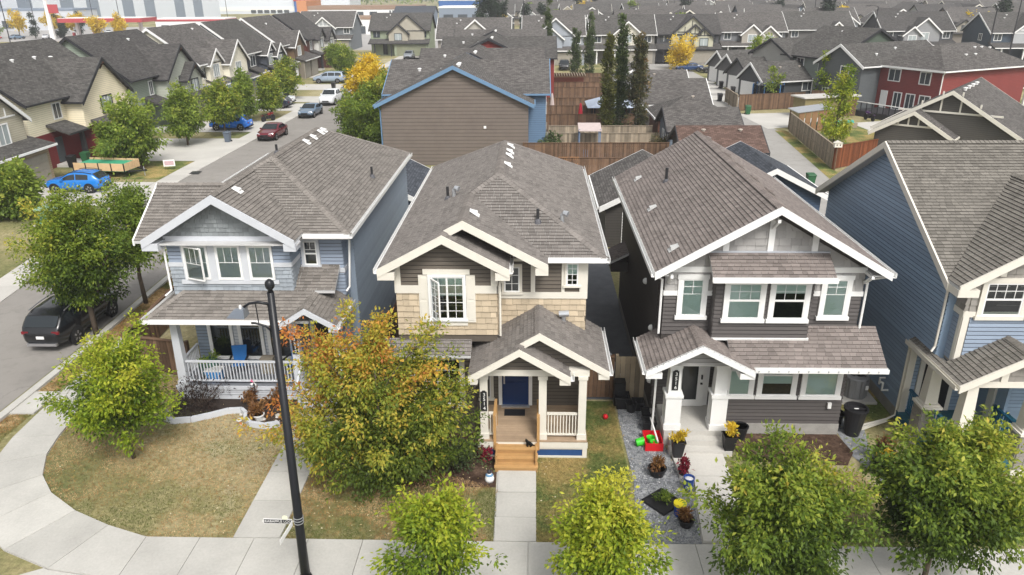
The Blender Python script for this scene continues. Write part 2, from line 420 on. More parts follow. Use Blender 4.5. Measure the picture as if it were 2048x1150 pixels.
# ---------------------------------------------------------------- shared materials
M_white = mat('white_trim', (.74, .74, .73), .5, .07); M_cream = mat('cream_trim', (.66, .63, .56), .5, .08); M_ltgrey = mat('pale_grey_trim', (.52, .54, .575), .5, .08)
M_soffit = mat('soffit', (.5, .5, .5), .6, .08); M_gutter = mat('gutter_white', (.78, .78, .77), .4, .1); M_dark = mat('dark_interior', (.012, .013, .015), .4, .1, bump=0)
M_conc = mat('concrete', (.44, .43, .402), .85, .26, .7, 14); M_conc2 = mat('driveway_concrete', (.47, .455, .425), .85, .2, .4, 14)
M_found = mat('foundation', (.3, .29, .27), .9, .3, 3); M_glass = glass(); M_blind = mat('blind', (.66, .74, .7), .7, .04, bump=0); M_curtain = mat('curtain', (.62, .64, .62), .8, .25, 9)
M_black = mat('black_plastic', (.018, .018, .02), .45, .2); M_metal = mat('galvanised_metal', (.55, .57, .6), .35, .15, metal=.7); M_pipe = mat('vent_pipe', (.03, .03, .032), .5, .2)
M_wood = mat('new_lumber', lin('#b08a5a'), .7, .25, 4, 60); M_deck = mat('deck_wood', lin('#a08b74'), .8, .25, 3, 40); M_fence = mat('cedar_fence', lin('#66503f'), .85, .4, 2.5, 30); M_fence_g = mat('weathered_fence', lin('#8d8170'), .9, .3, 2.5, 30)
M_soil = ground_mat('soil', [(.3, '#3b2e26'), (.55, '#55443a'), (.75, '#6c5a4c')], 1.5, 14)
M_mulch = mat('mulch', (.035, .026, .022), .95, .5, 8, 40, .6)
M_gravel = ground_mat('grey_gravel', [(.3, '#74777c'), (.5, '#94979b'), (.75, '#b2b3b5')], 2.0, 30, bump=.8)
M_lawn = ground_mat('dry_lawn', [(.34, '#666e3c'), (.42, '#8c8250'), (.48, '#9a7a4e'), (.53, '#b8966a'), (.6, '#cdb086'), (.68, '#a07c50')], .33, 5, con=2.3)
M_lawn2 = ground_mat('green_lawn', [(.3, '#4c5830'), (.46, '#667040'), (.56, '#8a8050'), (.68, '#a08c5c')], .4, 8)
M_asph = mat('asphalt', (.245, .23, .213), .9, .2, .22, 45, .3, crack=.3); M_alley = mat('alley_asphalt', (.32, .31, .293), .9, .16, .3, 40, .3, crack=.35)
M_shA = mat('taupe_shingle', lin('#79746f'), .9, .22, 1.2, 60, .4, .12); M_shB = mat('grey_shingle', lin('#78736f'), .9, .22, 1.2, 60, .4, .12); M_shC = mat('brown_shingle', lin('#7c7470'), .9, .28, 1.0, 60, .4, .12); M_shD = mat('light_grey_shingle', lin('#74706a'), .9, .22, 1.2, 60, .4, .12)

# ---------------------------------------------------------------- ground, road, pavements
gb = MB(); gb.face([(-1600, -60, 0), (1600, -60, 0), (1600, 3200, 0), (-1600, 3200, 0)]); struct('ground', gb, ground_mat('far_turf', [(.3, '#5f6640'), (.45, '#7d7a55'), (.55, '#8f8763'), (.66, '#9f9778')], .12, 2))
def sheet(name, pts, z, m, parent=None, thick=None):
    mb = MB()
    if thick: mb.prism([(x, y, z - thick) for x, y in pts], (0, 0, thick))
    else: mb.face([(x, y, z) for x, y in (ccw(list(pts)))])
    return struct(name, mb, m, parent)
road_w = [(-19.1, -40), (-19.1, 26), (-19.4, 36), (-20.1, 46), (-20.4, 60), (-20.4, 180)]; road_e = [(-27.9, 180), (-27.9, 60), (-27.5, 46), (-26.2, 36), (-25.5, 30), (-25.5, -40)]
mb = MB(); rr = list(zip(road_w, road_e[::-1]))
for (a, b), (c, d) in zip(rr, rr[1:]): mb.face([(b[0], b[1], .008), (a[0], a[1], .008), (c[0], c[1], .008), (d[0], d[1], .008)])
struct('road', mb, M_asph)
sheet('front_road', [(-60, -30), (80, -30), (80, 11.6), (-60, 11.6)], .006, M_asph)
def kerb(name, pts, w=.3, h=.12, side=1):
    mb = MB()
    for a, b in zip(pts, pts[1:]):
        a = Vector((*a, 0)); b = Vector((*b, 0)); n = (b - a).normalized().cross(Vector((0, 0, 1))) * w * side
        mb.hexa([a, b, b + n, a + n, a + Vector((0, 0, h)), b + Vector((0, 0, h)), b + n + Vector((0, 0, h)), a + n + Vector((0, 0, h))])
    return struct(name, mb, M_conc)
kerb('kerb', [(-18.9, 13.2), (-18.9, 26), (-19.2, 36), (-19.9, 46), (-20.2, 60), (-20.2, 170)], side=1)
# left pavement beyond the road (with rolled kerb), driveways
mb = MB(); q = [(-27.9, 180), (-27.9, 60), (-27.5, 46), (-26.2, 36), (-25.5, 30), (-25.5, 10)]
for (x0, y0), (x1, y1) in zip(q, q[1:]):
    y = y0
    while y > y1 + .01:
        ny = max(y - 1.75, y1); f = lambda t: x0 + (x1 - x0) * (t - y0) / (y1 - y0)
        mb.cur = random.uniform(.92, 1.06); mb.prism([(f(y - .008) - 1.75, y - .008, .0), (f(y - .008), y - .008, .0), (f(ny), ny, .0), (f(ny) - 1.75, ny, .0)], (0, 0, .05)); y = ny
struct('far_pavement', mb, M_conc2)
pav = sheet('pavement_bed', [(-13.5, 14.42), (60, 14.42), (60, 16.02), (-10.5, 16.02), (-13.0, 16.7), (-12.0, 15.2)], .012, M_conc)
def slab(pts, parent, z=.012, t=.05, sh=None, m=None):
    mb = MB(); mb.cur = sh or random.uniform(.9, 1.07)
    cx = sum(p[0] for p in pts) / len(pts); cy = sum(p[1] for p in pts) / len(pts)
    q = []
    for x, y in pts:
        d = math.hypot(x - cx, y - cy); k = (d - .012) / d; q.append((cx + (x - cx) * k, cy + (y - cy) * k))
    mb.prism([(x, y, z) for x, y in q], (0, 0, t)); return part('paving_slab', mb, m or M_conc, parent)
x = -10.6
while x < 40:
    slab([(x, 14.42), (x + 1.5, 14.42), (x + 1.5, 16.0), (x, 16.0)], pav); x += 1.5
# curved corner of the pavement and the side pavement running back along the street
inner = [(-10.6, 16.0), (-11.9, 16.45), (-13.2, 17.05), (-14.4, 17.85), (-15.2, 18.7), (-15.75, 19.8), (-16.0, 20.9), (-16.15, 22.2), (-16.2, 23.6), (-16.25, 25.1), (-16.3, 26.6), (-16.35, 28.1)]
outer = [(-10.6, 14.42), (-12.6, 14.75), (-14.2, 15.4), (-15.5, 16.3), (-16.5, 17.6), (-17.2, 19.2), (-17.5, 20.7), (-17.6, 22.2), (-17.65, 23.6), (-17.7, 25.1), (-17.75, 26.6), (-17.8, 28.1)]
bed2 = MB()
for k in range(len(inner) - 1): bed2.face([(*outer[k], .012), (*inner[k], .012), (*inner[k + 1], .012), (*outer[k + 1], .012)][::-1])
bed2 = struct('corner_pavement', bed2, M_conc)
for k in range(len(inner) - 1): slab([outer[k], inner[k], inner[k + 1], outer[k + 1]], bed2)
y = 28.1; bed3 = sheet('side_pavement', [(-17.8, 28.1), (-16.35, 28.1), (-17.3, 60), (-18.8, 60)], .012, M_conc)
while y < 58:
    f = lambda t: -16.35 - (t - 28.1) * .03; slab([(f(y) - 1.45, y), (f(y), y), (f(y + 1.5), y + 1.5), (f(y + 1.5) - 1.45, y + 1.5)], bed3); y += 1.5
vault = thing('utility_vault_lid', 'rectangular concrete vault lid set in the grass verge beside the kerb', 'vault lid', (-18.1, 23, 0), world=True)
part('lid', MB().prism([(-18.62, 22.2, .01), (-17.75, 22.22, .01), (-17.7, 23.75, .01), (-18.6, 23.73, .01)], (0, 0, .06)), M_conc, vault)
# walks from the pavement to the doors
w1 = sheet('house_walk_blue', [(-8.2, 16.02), (-6.9, 16.02), (-6.9, 22.4), (-8.2, 22.4)], .012, M_conc)
for a, b in ((16.02, 17.6), (17.6, 19.0), (19.0, 20.5), (20.5, 22.3)): slab([(-8.2, a), (-6.9, a), (-6.9, b), (-8.2, b)], w1)
w2 = sheet('house_walk_beige', [(-1.05, 16.02), (.12, 16.02), (.12, 19.3), (-1.1, 19.3)], .012, M_conc)
for a, b in ((16.02, 17.0), (17.0, 18.1), (18.14, 19.25)): slab([(-1.03, a), (.12, a), (.12, b), (-1.06, b)], w2)
w3 = sheet('house_walk_grey', [(4.45, 16.05), (5.9, 16.05), (5.9, 20.2), (4.5, 20.2)], .012, M_conc2)
for p in ([(4.5, 18.95), (6.1, 18.95), (6.1, 20.3), (4.45, 20.3)], [(4.75, 17.55), (6.1, 17.55), (6.1, 18.95), (4.95, 18.95)], [(4.62, 16.08), (6.0, 16.08), (6.1, 17.55), (4.75, 17.55)]): slab(p, w3, t=.1, m=M_conc2)
# beds
sheet('gravel_path', [(3.05, 23.4), (3.0, 22.3), (3.1, 18.8), (2.85, 16.05), (4.6, 16.05), (4.72, 17.6), (4.95, 18.9), (4.45, 19.9), (4.35, 20.6), (4.1, 23.4)], .02, M_gravel)
sheet('gravel_side', [(10.3, 17.6), (11.2, 17.6), (11.4, 19.5), (11.0, 20.8), (11.4, 22.3), (10.3, 22.6), (10.25, 20.2), (10.6, 19.0)], .02, M_gravel)
sheet('planting_bed_grey_house', [(6.6, 21.45), (10.2, 21.45), (10.35, 20.4), (9.9, 19.7), (6.6, 19.9)], .024, M_soil)
sheet('side_yard_soil', [(1.9, 23.6), (4.1, 23.6), (4.1, 52), (1.9, 52)], .012, mat('wet_gravel', (.1, .105, .115), .8, .35, 2, 25, .5))
sheet('side_yard_turf', [(10.4, 22.3), (12.6, 22.3), (12.6, 33), (10.4, 33)], .012, M_lawn2)
sheet('side_yard_strip', [(-6.6, 24), (-4.3, 22), (-4.3, 36), (-6.6, 36)], .012, M_soil)
sheet('front_turf_beige', [(.14, 16.04), (2.8, 16.04), (3.0, 19), (2.95, 23.5), (1.8, 23.5), (1.8, 19.95), (.14, 19.95)], .006, M_lawn2)
sheet('mulch_bed_beige', [(-4.3, 18.4), (-1.1, 18.4), (-1.1, 21.3), (-4.3, 21.3)], .012, M_soil)

# ---------------------------------------------------------------- windows of the near houses
def window(house, O, S, s0, s1, z0, z1, tw=.1, m=None, grid=(2, 3), gz=None, back='dark', sill=True, split=None, hdr=0, lab=None):
    """trim boards around a sash with glass; grid = muntin columns, rows (rows over height gz..z1)"""
    m = m or M_white; O = Vector(O); S = Vector(S).normalized(); N = S.cross(Vector((0, 0, 1))); Z = Vector((0, 0, 1))
    def bx(mb, a, b, c, d, n0, n1):
        p = lambda s_, z_, n_: O + S * s_ + Z * z_ + N * n_
        mb.hexa([p(a, c, n1), p(b, c, n1), p(b, c, n0), p(a, c, n0), p(a, d, n1), p(b, d, n1), p(b, d, n0), p(a, d, n0)]); return mb
    t = MB(); bx(t, s0 - tw, s0, z0, z1, 0, .08); bx(t, s1, s1 + tw, z0, z1, 0, .08); bx(t, s0 - tw - hdr, s1 + tw + hdr, z1, z1 + tw * 1.1, 0, .09)
    bx(t, s0 - tw - (.04 if sill else 0), s1 + tw + (.04 if sill else 0), z0 - tw * .9, z0, 0, .12 if sill else .08)
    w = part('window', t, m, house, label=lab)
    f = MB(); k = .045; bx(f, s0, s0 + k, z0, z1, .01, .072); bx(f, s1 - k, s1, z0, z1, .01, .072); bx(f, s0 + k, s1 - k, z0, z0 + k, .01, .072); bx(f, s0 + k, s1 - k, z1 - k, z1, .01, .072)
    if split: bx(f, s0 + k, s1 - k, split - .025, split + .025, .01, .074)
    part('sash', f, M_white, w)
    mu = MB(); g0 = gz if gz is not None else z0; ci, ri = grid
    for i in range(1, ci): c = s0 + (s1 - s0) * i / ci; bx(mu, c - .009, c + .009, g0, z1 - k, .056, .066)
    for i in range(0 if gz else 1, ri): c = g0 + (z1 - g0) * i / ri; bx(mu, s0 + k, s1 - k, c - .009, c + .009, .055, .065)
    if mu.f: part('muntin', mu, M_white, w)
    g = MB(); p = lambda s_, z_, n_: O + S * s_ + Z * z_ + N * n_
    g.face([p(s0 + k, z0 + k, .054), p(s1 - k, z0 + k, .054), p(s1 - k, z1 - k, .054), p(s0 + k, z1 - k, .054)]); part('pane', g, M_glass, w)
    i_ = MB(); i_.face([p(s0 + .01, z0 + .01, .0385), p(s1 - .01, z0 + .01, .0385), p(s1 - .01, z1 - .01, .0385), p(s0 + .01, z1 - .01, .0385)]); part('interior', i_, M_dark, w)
    if back == 'blind' or isinstance(back, float):
        zb = z0 + .03 if back == 'blind' else z0 + (z1 - z0) * back; b = MB()
        b.face([p(s0 + k, zb, .044), p(s1 - k, zb, .044), p(s1 - k, z1 - .02, .044), p(s0 + k, z1 - .02, .044)]); part('blind', b, M_blind, w)
    if back == 'curtain':
        b = MB(); nn = 18
        for i in range(nn):
            a = s0 + .02 + (s1 - s0 - .04) * i / nn; c = s0 + .02 + (s1 - s0 - .04) * (i + 1) / nn
            if .42 < (i + .5) / nn < .56: continue
            b.face([p(a, z0 + .03, .041 + .008 * (i % 2)), p(c, z0 + .03, .041 + .008 * ((i + 1) % 2)), p(c, z1 - .02, .041 + .008 * ((i + 1) % 2)), p(a, z1 - .02, .041 + .008 * (i % 2))], 1 - .2 * (i % 2))
        part('curtain', b, M_curtain, w)
    return w
def flat_board(house, O, S, s0, s1, z0, z1, m, name='trim_board', n1=.035, n0=0.0):
    O = Vector(O); S = Vector(S).normalized(); N = S.cross(Vector((0, 0, 1))); Z = Vector((0, 0, 1))
    p = lambda s_, z_, n_: O + S * s_ + Z * z_ + N * n_
    return part(name, MB().hexa([p(s0, z0, n1), p(s1, z0, n1), p(s1, z0, n0), p(s0, z0, n0), p(s0, z1, n1), p(s1, z1, n1), p(s1, z1, n0), p(s0, z1, n0)]), m, house)
def rake(house, a, b, m, h=.26, t=.06, drop=.1, nrm=(0, -1, 0), name='rake_board'):
    """fascia board hanging below the roof edge from a to b, facing nrm"""
    a = Vector(a); b = Vector(b); n = Vector(nrm); d = Vector((0, 0, h)); a = a + Vector((0, 0, .025)); b = b + Vector((0, 0, .025))
    o = MB().hexa([a - d, b - d, b - d + n * t, a - d + n * t, a, b, b + n * t, a + n * t]); return part(name, o, m, house)
def gutter(house, a, b, nrm, m=None):
    a = Vector(a); b = Vector(b); n = Vector(nrm); mb = MB(); Z = Vector((0, 0, 1))
    for (n0, n1, z0, z1) in ((0, .012, -.12, .03), (0, .11, -.12, -.105), (.1, .115, -.12, .03)):
        mb.hexa([a + n * n0 + Z * z0, b + n * n0 + Z * z0, b + n * n1 + Z * z0, a + n * n1 + Z * z0, a + n * n0 + Z * z1, b + n * n0 + Z * z1, b + n * n1 + Z * z1, a + n * n1 + Z * z1])
    f = part('gutter', mb, m or M_gutter, house); return f
def eave_return(house, x0, x1, y0, y1, z0, z1, m):
    return part('eave_return', MB().box(x0, x1, y0, y1, z0, z1), m, house)
def downspout(house, pts, m=None):
    return part('downspout', MB().tube(pts, .038, 6), m or M_gutter, house)
def roof_vent(house, p, n, m=None):
    """low box vent on the slope; n = upslope plan direction"""
    p = Vector(p); n = Vector((n[0], n[1], 0)).normalized(); s = n.cross(Vector((0, 0, 1))); mb = MB(); Z = Vector((0, 0, 1))
    q = [p + s * a * .12 + n * b * .7 + Z * c for a, b, c in ((-1, -.13, .02), (1, -.13, .02), (1, .14, .1), (-1, .14, .1), (-1, -.13, .1), (1, -.13, .1), (1, .14, .15), (-1, .14, .15))]
    mb.hexa(q); base = [p + s * a * .16 + n * b * .75 + Z * c for a, b, c in ((-1, -.2, -.05), (1, -.2, -.05), (1, .2, .15), (-1, .2, .15), (-1, -.2, -.03), (1, -.2, -.03), (1, .2, .17), (-1, .2, .17))]
    mb.hexa(base); return part('roof_vent', mb, m or M_white, house)
def stack(house, p, h=.45, r=.05):
    o = part('vent_stack', MB().tube([Vector(p) - Vector((0, 0, .1)), Vector(p) + Vector((0, 0, h))], r, 10), M_pipe, house)
    part('flashing', MB().lathe([(.14, -.04), (.1, .06), (.055, .12)], p, 10), mat('lead', (.09, .09, .1), .6), o); return o
def gooseneck(house, p):
    p = Vector(p); part('exhaust_hood', MB().tube([p, p + Vector((0, 0, .25)), p + Vector((.06, -.04, .33)), p + Vector((.18, -.1, .3))], [.07, .07, .08, .1], 10), M_metal, house)
def plaque(house, x, y, z, s):
    b = MB().box(x - .1, x + .1, y - .03, y, z - .34, z + .34); o = part('number_plaque', b, M_black, house); part('plaque_top', MB().prism([(x - .07, y - .029, z + .34), (x + .07, y - .029, z + .34), (x + .04, y - .029, z + .38), (x - .04, y - .029, z + .38)], (0, .028, 0)), M_black, o)
    for k, ch in enumerate(s):
        M = Matrix.Translation((x + .015, y - .034, z + .24 - k * .16)) @ Matrix.Rotation(R(90), 4, 'X')
        text_part('numeral', ch, .17, M_white, o, M)
def railing(house, a, b, z0, z1, m, n, name='railing', bt=.035):
    a = Vector(a); b = Vector(b); o = part(name, MB().bar(a + Vector((0, 0, z1)), b + Vector((0, 0, z1)), .09, .06), m, house); part('bottom_rail', MB().bar(a + Vector((0, 0, z0)), b + Vector((0, 0, z0)), .07, .05), m, o)
    me = MB().box(-bt / 2, bt / 2, -bt / 2, bt / 2, z0, z1).mesh('baluster', m)
    for k in range(n):
        q = a + (b - a) * ((k + .5) / n); c = _link('baluster', me, o); c.location = q
    return o
# ---------------------------------------------------------------- centre house (beige shakes, brown siding, blue door)
M_brown = mat('brown_siding', lin('#5d564e'), .55, .1); M_beige = mat('beige_shake', lin('#b5a68f'), .75, .14, 3); M_bluepaint = mat('navy_paint', lin('#14305f'), .4, .1); M_bluep = mat('blue_skirt', lin('#2a4a78'), .5, .15)
FX = (1, 0, 0)
def centre_house():
    rng = random.Random(2)
    h = thing('beige_house', 'two-storey house with beige shakes, brown siding and navy front door', 'house', (-1.3, 28, 0), world=True)
    ze, p = 6.1, .541; xl, xr, xm = -4.72, 2.30, -1.21
    rf = Roof(h, M_shB, M_soffit, 3)
    rf.face([[(xl, 20.8), (-2.72, 20.8), (-2.72, 21.25), (xl, 21.25)], [(xl, 21.25), (-2.135, 21.25), (-2.135, 24.49), (xl, 24.49)], [(xl, 24.49), (-2.135, 24.49), (xm, 25.41), (xm, 31.1), (xl, 34.61)]], (1, 0), ze, p, (xl, 21))
    rf.face([[(xr, 21.9), (xr, 34.6), (xm, 31.1), (xm, 25.41)]], (-1, 0), ze, p, (xr, 22))
    rf.face([[(.45, 21.9), (xr, 21.9), (xm, 25.41), (-2.135, 24.49)]], (0, 1), ze, p, (0, 21.9))
    rf.face([[(.45, 21.25), (.45, 21.9), (-2.135, 24.49), (-2.135, 21.25)]], (-1, 0), ze, p, (.45, 21))
    rf.face([[(-.72, 20.8), (-.72, 22.18), (-2.72, 22.18), (-2.72, 20.8)]], (-1, 0), ze, p, (-.72, 21))
    rf.face([[(xl, 34.61), (xr, 34.61), (xm, 31.1)]], (0, -1), ze, p, (0, 34.61))
    for a, b in (((xr, 21.9, ze), (xm, 25.41, 8)), ((-2.135, 24.49, 7.5), (xm, 25.41, 8)), ((xm, 25.41, 8), (xm, 31.1, 8)), ((-2.135, 21.25, 7.5), (-2.135, 24.49, 7.5)), ((-2.72, 20.8, 7.18), (-2.72, 21.25, 7.18)), ((xr, 34.6, ze), (xm, 31.1, 8)), ((xl, 34.6, ze), (xm, 31.1, 8))): rf.cap(a, b)
    # porch roof
    pz, pp = 3.08, .6
    rf.face([[(-1.95, 19.65), (-.4, 19.65), (-.4, 20.02), (-1.95, 20.02)], [(-1.95, 20.02), (.2, 20.02), (.2, 22.18), (-1.95, 22.18)]], (1, 0), pz, pp, (-1.95, 20))
    rf.face([[(2.35, 20.35), (2.35, 23.3), (1.74, 23.3), (1.74, 22.18), (.2, 22.18), (.2, 20.35)]][:0] + [[(2.35, 20.02), (2.35, 22.18), (.2, 22.18), (.2, 20.02)], [(2.35, 22.18), (2.35, 23.2), (1.75, 23.2), (1.75, 22.18)]], (-1, 0), pz, pp, (2.35, 20))
    rf.face([[(1.15, 19.65), (1.15, 21.0), (-.4, 21.0), (-.4, 19.65)]], (-1, 0), pz, pp, (1.15, 20))
    rf.cap((.2, 20.02, 4.37), (.2, 22.18, 4.37)); rf.cap((-.4, 19.65, 4.01), (-.4, 20.02, 4.01))
    rf.face([[(-4.75, 20.75), (-1.95, 20.75), (-1.95, 21.3), (-4.75, 21.3)]], (0, 1), 3.25, .6, (-4, 20.75))
    rf.build()
    # walls
    wl = part('wall', MB().box(-4.3, 1.72, 22.2, 34.2, .0, 6.05), M_brown, h)
    bay = part('bay_wall', MB().box(-4.27, -1.12, 21.25, 22.2, 3.5, 6.1).prism([(-4.3, 21.25, 6.1), (-1.1, 21.25, 6.1), (-2.72, 21.25, 7.02)], (0, .9, 0)), M_brown, h)
    low = part('lower_wall', MB().box(-4.27, -1.95, 21.45, 22.2, 0, 3.5), M_brown, h)
    gw = part('gable_wall', MB().prism([(-4.2, 22.15, 6.0), (.2, 22.15, 6.0), (.2, 22.15, 6.12), (-2.135, 22.15, 7.38), (-4.2, 22.15, 6.2)], (0, .3, 0)), M_brown, h)
    siding(gw, (0, 22.15, 0), FX, [(-2.0, 6.05), (.3, 6.05), (.3, 6.1), (-2.135, 7.36)], M_brown, rng=rng)
    B = (0, 21.25, 0)
    siding(bay, B, FX, [(-4.1, 5.44), (-1.3, 5.44), (-1.3, 6.22), (-2.72, 7.0), (-4.1, 6.22)], M_brown, rng=rng)
    shakes(bay, B, FX, [(-4.27, 3.75), (-1.12, 3.75), (-1.12, 5.18), (-4.27, 5.18)], M_beige, .2, (.18, .34), rng)
    shakes(bay, (-1.12, 21.25, 0), (0, 1, 0), [(0, 3.75), (.9, 3.75), (.9, 5.18), (0, 5.18)], M_beige, .2, (.2, .34), rng)
    W = (0, 22.2, 0)
    shakes(wl, W, FX, [(-1.1, 3.4), (1.72, 3.4), (1.72, 4.62), (-1.1, 4.62)], M_beige, .2, (.18, .34), rng)
    siding(wl, W, FX, [(.05, 4.84), (.92, 4.84), (.92, 6.05), (.05, 6.05)], M_brown, rng=rng)
    siding(wl, W, FX, [(-1.1, 4.84), (-.05, 4.84), (-.05, 6.05), (-1.1, 6.05)], M_brown, rng=rng)
    siding(wl, W, FX, [(-1.95, .62), (1.72, .62), (1.72, 3.3), (-1.95, 3.3)], M_brown, rng=rng)
    siding(low, (0, 21.45, 0), FX, [(-4.27, .4), (-1.95, .4), (-1.95, 3.3), (-4.27, 3.3)], M_brown, rng=rng)
    siding(wl, (1.72, 22.2, 0), (0, 1, 0), [(0, .4), (11.9, .4), (11.9, 6.02), (0, 6.02)], M_brown, rng=rng)
    siding(wl, (-4.3, 34.2, 0), (0, -1, 0), [(0, .4), (12, .4), (12, 6.02), (0, 6.02)], M_brown, rng=rng)
    # trims
    for s0, s1, z0, z1, n in ((-4.3, -1.09, 5.18, 5.44, .05), (-4.3, -4.1, 5.44, 6.12, .045), (-1.3, -1.09, 5.44, 6.12, .045)): flat_board(h, B, FX, s0, s1, z0, z1, M_cream, n1=n)
    flat_board(h, (-1.12, 21.2, 0), (0, 1, 0), 0, .95, 5.18, 5.44, M_cream, n1=.05)
    for s0, s1, z0, z1, n in ((-1.1, 1.76, 4.62, 4.84, .05), (-.07, .07, 4.84, 6.05, .045), (.92, 1.02, 4.84, 6.05, .045), (1.5, 1.76, 4.84, 6.05, .045), (-1.1, .07, 5.9, 6.05, .05)): flat_board(h, W, FX, s0, s1, z0, z1, M_cream, n1=n)
    # rakes
    zf = lambda x, x0=xl: ze + p * (x - x0)
    rake(h, (xl, 20.8, ze), (-2.72, 20.8, 7.182), M_cream); rake(h, (-2.72, 20.8, 7.182), (-.72, 20.8, ze), M_cream)
    rake(h, (-2.72, 21.25, 7.182), (-2.135, 21.25, 7.498), M_cream); rake(h, (-2.135, 21.25, 7.498), (.45, 21.25, ze), M_cream)
    eave_return(h, xl, -4.2, 20.76, 21.24, 5.78, 6.02, M_cream); eave_return(h, -1.14, -.7, 20.76, 21.24, 5.78, 6.02, M_cream); eave_return(h, .07, .47, 21.2, 22.1, 5.78, 6.02, M_cream)
    gutter(h, (.47, 21.9, ze), (xr, 21.9, ze), (0, -1, 0)); gutter(h, (xr, 21.8, ze), (xr, 34.7, ze), (1, 0, 0)); gutter(h, (xl, 34.7, ze), (xl, 20.78, ze), (-1, 0, 0)); gutter(h, (-.72, 20.8, ze), (-.72, 22.1, ze), (1, 0, 0))
    part('soffit', MB().box(1.72, xr, 21.9, 34.6, 5.93, 5.98).box(xl, -4.3, 21.3, 34.6, 5.93, 5.98).box(.47, 1.72, 21.9, 22.19, 5.93, 5.98), M_soffit, h)
    downspout(h, [(-.62, 21.0, 6.0), (-.7, 21.15, 5.8), (-1.02, 21.15, 5.55), (-1.02, 21.17, 3.75)], M_cream); downspout(h, [(2.3, 34.4, 6.0), (1.8, 34.3, 5.7), (1.8, 34.3, .2)])
    # windows
    w = window(h, B, FX, -3.2, -2.14, 4.3, 5.74, .06, grid=(4, 5), back=.55, lab='double window with its left casement swung open')
    for a, b in ((-3.55, -3.27), (-2.07, -1.79)):
        o = flat_board(h, B, FX, a, b, 4.2, 5.78, M_cream, 'shutter', .06)
        for z0, z1 in ((4.28, 4.92), (5.0, 5.7)): flat_board(o, B, FX, a + .05, b - .05, z0, z1, M_cream, 'shutter_panel', .075, .061)
    flat_board(h, B, FX, -3.4, -1.95, 5.81, 5.98, M_cream, 'window_header', .07); flat_board(h, B, FX, -3.3, -2.05, 4.08, 4.24, M_cream, 'window_apron', .06)
    flat_board(w, B, FX, -2.7, -2.64, 4.34, 5.7, M_white, 'mullion', .06, .03)
    hin = Vector((-3.16, 21.18, 0)); d = Vector((.30, -.42, 0)); d.normalize(); cs = MB(); q = lambda s_, z_: hin + d * s_ + Vector((0, 0, z_))
    for a, b in (((0, 4.36), (.5, 4.36)), ((0, 5.68), (.5, 5.68)), ((0, 4.36), (0, 5.68)), ((.5, 4.36), (.5, 5.68))): cs.bar(q(*a), q(*b), .04, .045, (d.y, -d.x, 0))
    for k in (1, 2, 3, 4): cs.bar(q(0, 4.36 + k * .264), q(.5, 4.36 + k * .264), .012, .018)
    cs.bar(q(.25, 4.36), q(.25, 5.68), .012, .018, (d.y, -d.x, 0)); op = part('open_casement', cs, M_white, w)
    gl = MB(); gl.face([q(.02, 4.38), q(.48, 4.38), q(.48, 5.66), q(.02, 5.66)]); part('casement_pane', gl, M_glass, w)
    window(h, W, FX, -.93, -.43, 4.85, 5.72, .08, M_cream, (2, 3)); window(h, W, FX, 1.07, 1.45, 5.08, 5.85, .06, M_cream, (2, 4), back=.5)
    window(h, (0, 21.45, 0), FX, -3.9, -2.35, 1.1, 2.8, .12, M_cream, (4, 4), back='dark')
    # porch
    deck = part('porch_deck', MB().box(-1.7, 1.72, 20.0, 22.19, .3, .58), M_cream, h)
    for k in range(16): part('deck_board', MB().box(-1.72, 1.74, 19.97 + k * .138, 20.1 + k * .138, .583, .62, 1 + rng.uniform(-.1, .1)), M_deck, deck)
    part('porch_skirt', MB().box(-1.68, 1.7, 20.02, 20.06, .0, .3), M_bluep, h); flat_board(h, (0, 20.0, 0), FX, -1.74, 1.76, .36, .57, M_cream, 'skirt_board', .03); flat_board(h, (0, 20.01, 0), FX, 1.6, 1.74, 0, .36, M_cream, 'skirt_post', .03); flat_board(h, (0, 20.01, 0), FX, -1.72, -1.58, 0, .36, M_cream, 'skirt_post', .03); flat_board(h, (0, 20.01, 0), FX, -1.7, 1.7, 0, .06, M_cream, 'skirt_board', .028)
    for x in (-1.52, .32, 1.56):
        o = part('porch_post', MB().box(x - .12, x + .12, 20.08, 20.32, .62, 2.9), M_cream, h); part('post_base', MB().box(x - .15, x + .15, 20.05, 20.35, .62, .82), M_cream, o); part('post_cap', MB().box(x - .15, x + .15, 20.05, 20.35, 2.78, 2.9), M_cream, o)
    part('porch_beam', MB().box(-1.75, 1.75, 20.08, 20.32, 2.9, 3.12), M_cream, h)
    ga = part('porch_gable_wall', MB().prism([(-1.75, 20.1, 3.12), (.95, 20.1, 3.12), (-.4, 20.1, 3.9)], (0, .2, 0)), M_brown, h)
    siding(ga, (0, 20.1, 0), FX, [(-1.7, 3.12), (.9, 3.12), (-.4, 3.88)], M_brown, rng=rng)
    gb_ = part('porch_gable_back', MB().prism([(-1.2, 20.36, 3.12), (1.9, 20.36, 3.12), (.2, 20.36, 4.22)], (0, .2, 0)), M_brown, h); siding(gb_, (0, 20.36, 0), FX, [(-.3, 3.12), (1.9, 3.12), (.2, 4.2)], M_brown, rng=rng)
    rake(h, (-1.95, 19.65, pz), (-.4, 19.65, 4.01), M_cream, .22); rake(h, (-.4, 19.65, 4.01), (1.15, 19.65, pz), M_cream, .22); rake(h, (-.4, 20.02, 4.01), (.2, 20.02, 4.37), M_cream, .22); rake(h, (.2, 20.02, 4.37), (2.35, 20.02, pz), M_cream, .22)
    eave_return(h, -1.95, -1.66, 19.62, 20.08, 2.84, 3.02, M_cream); eave_return(h, .82, 1.15, 19.62, 20.08, 2.84, 3.02, M_cream); eave_return(h, 2.02, 2.35, 19.99, 20.5, 2.84, 3.02, M_cream)
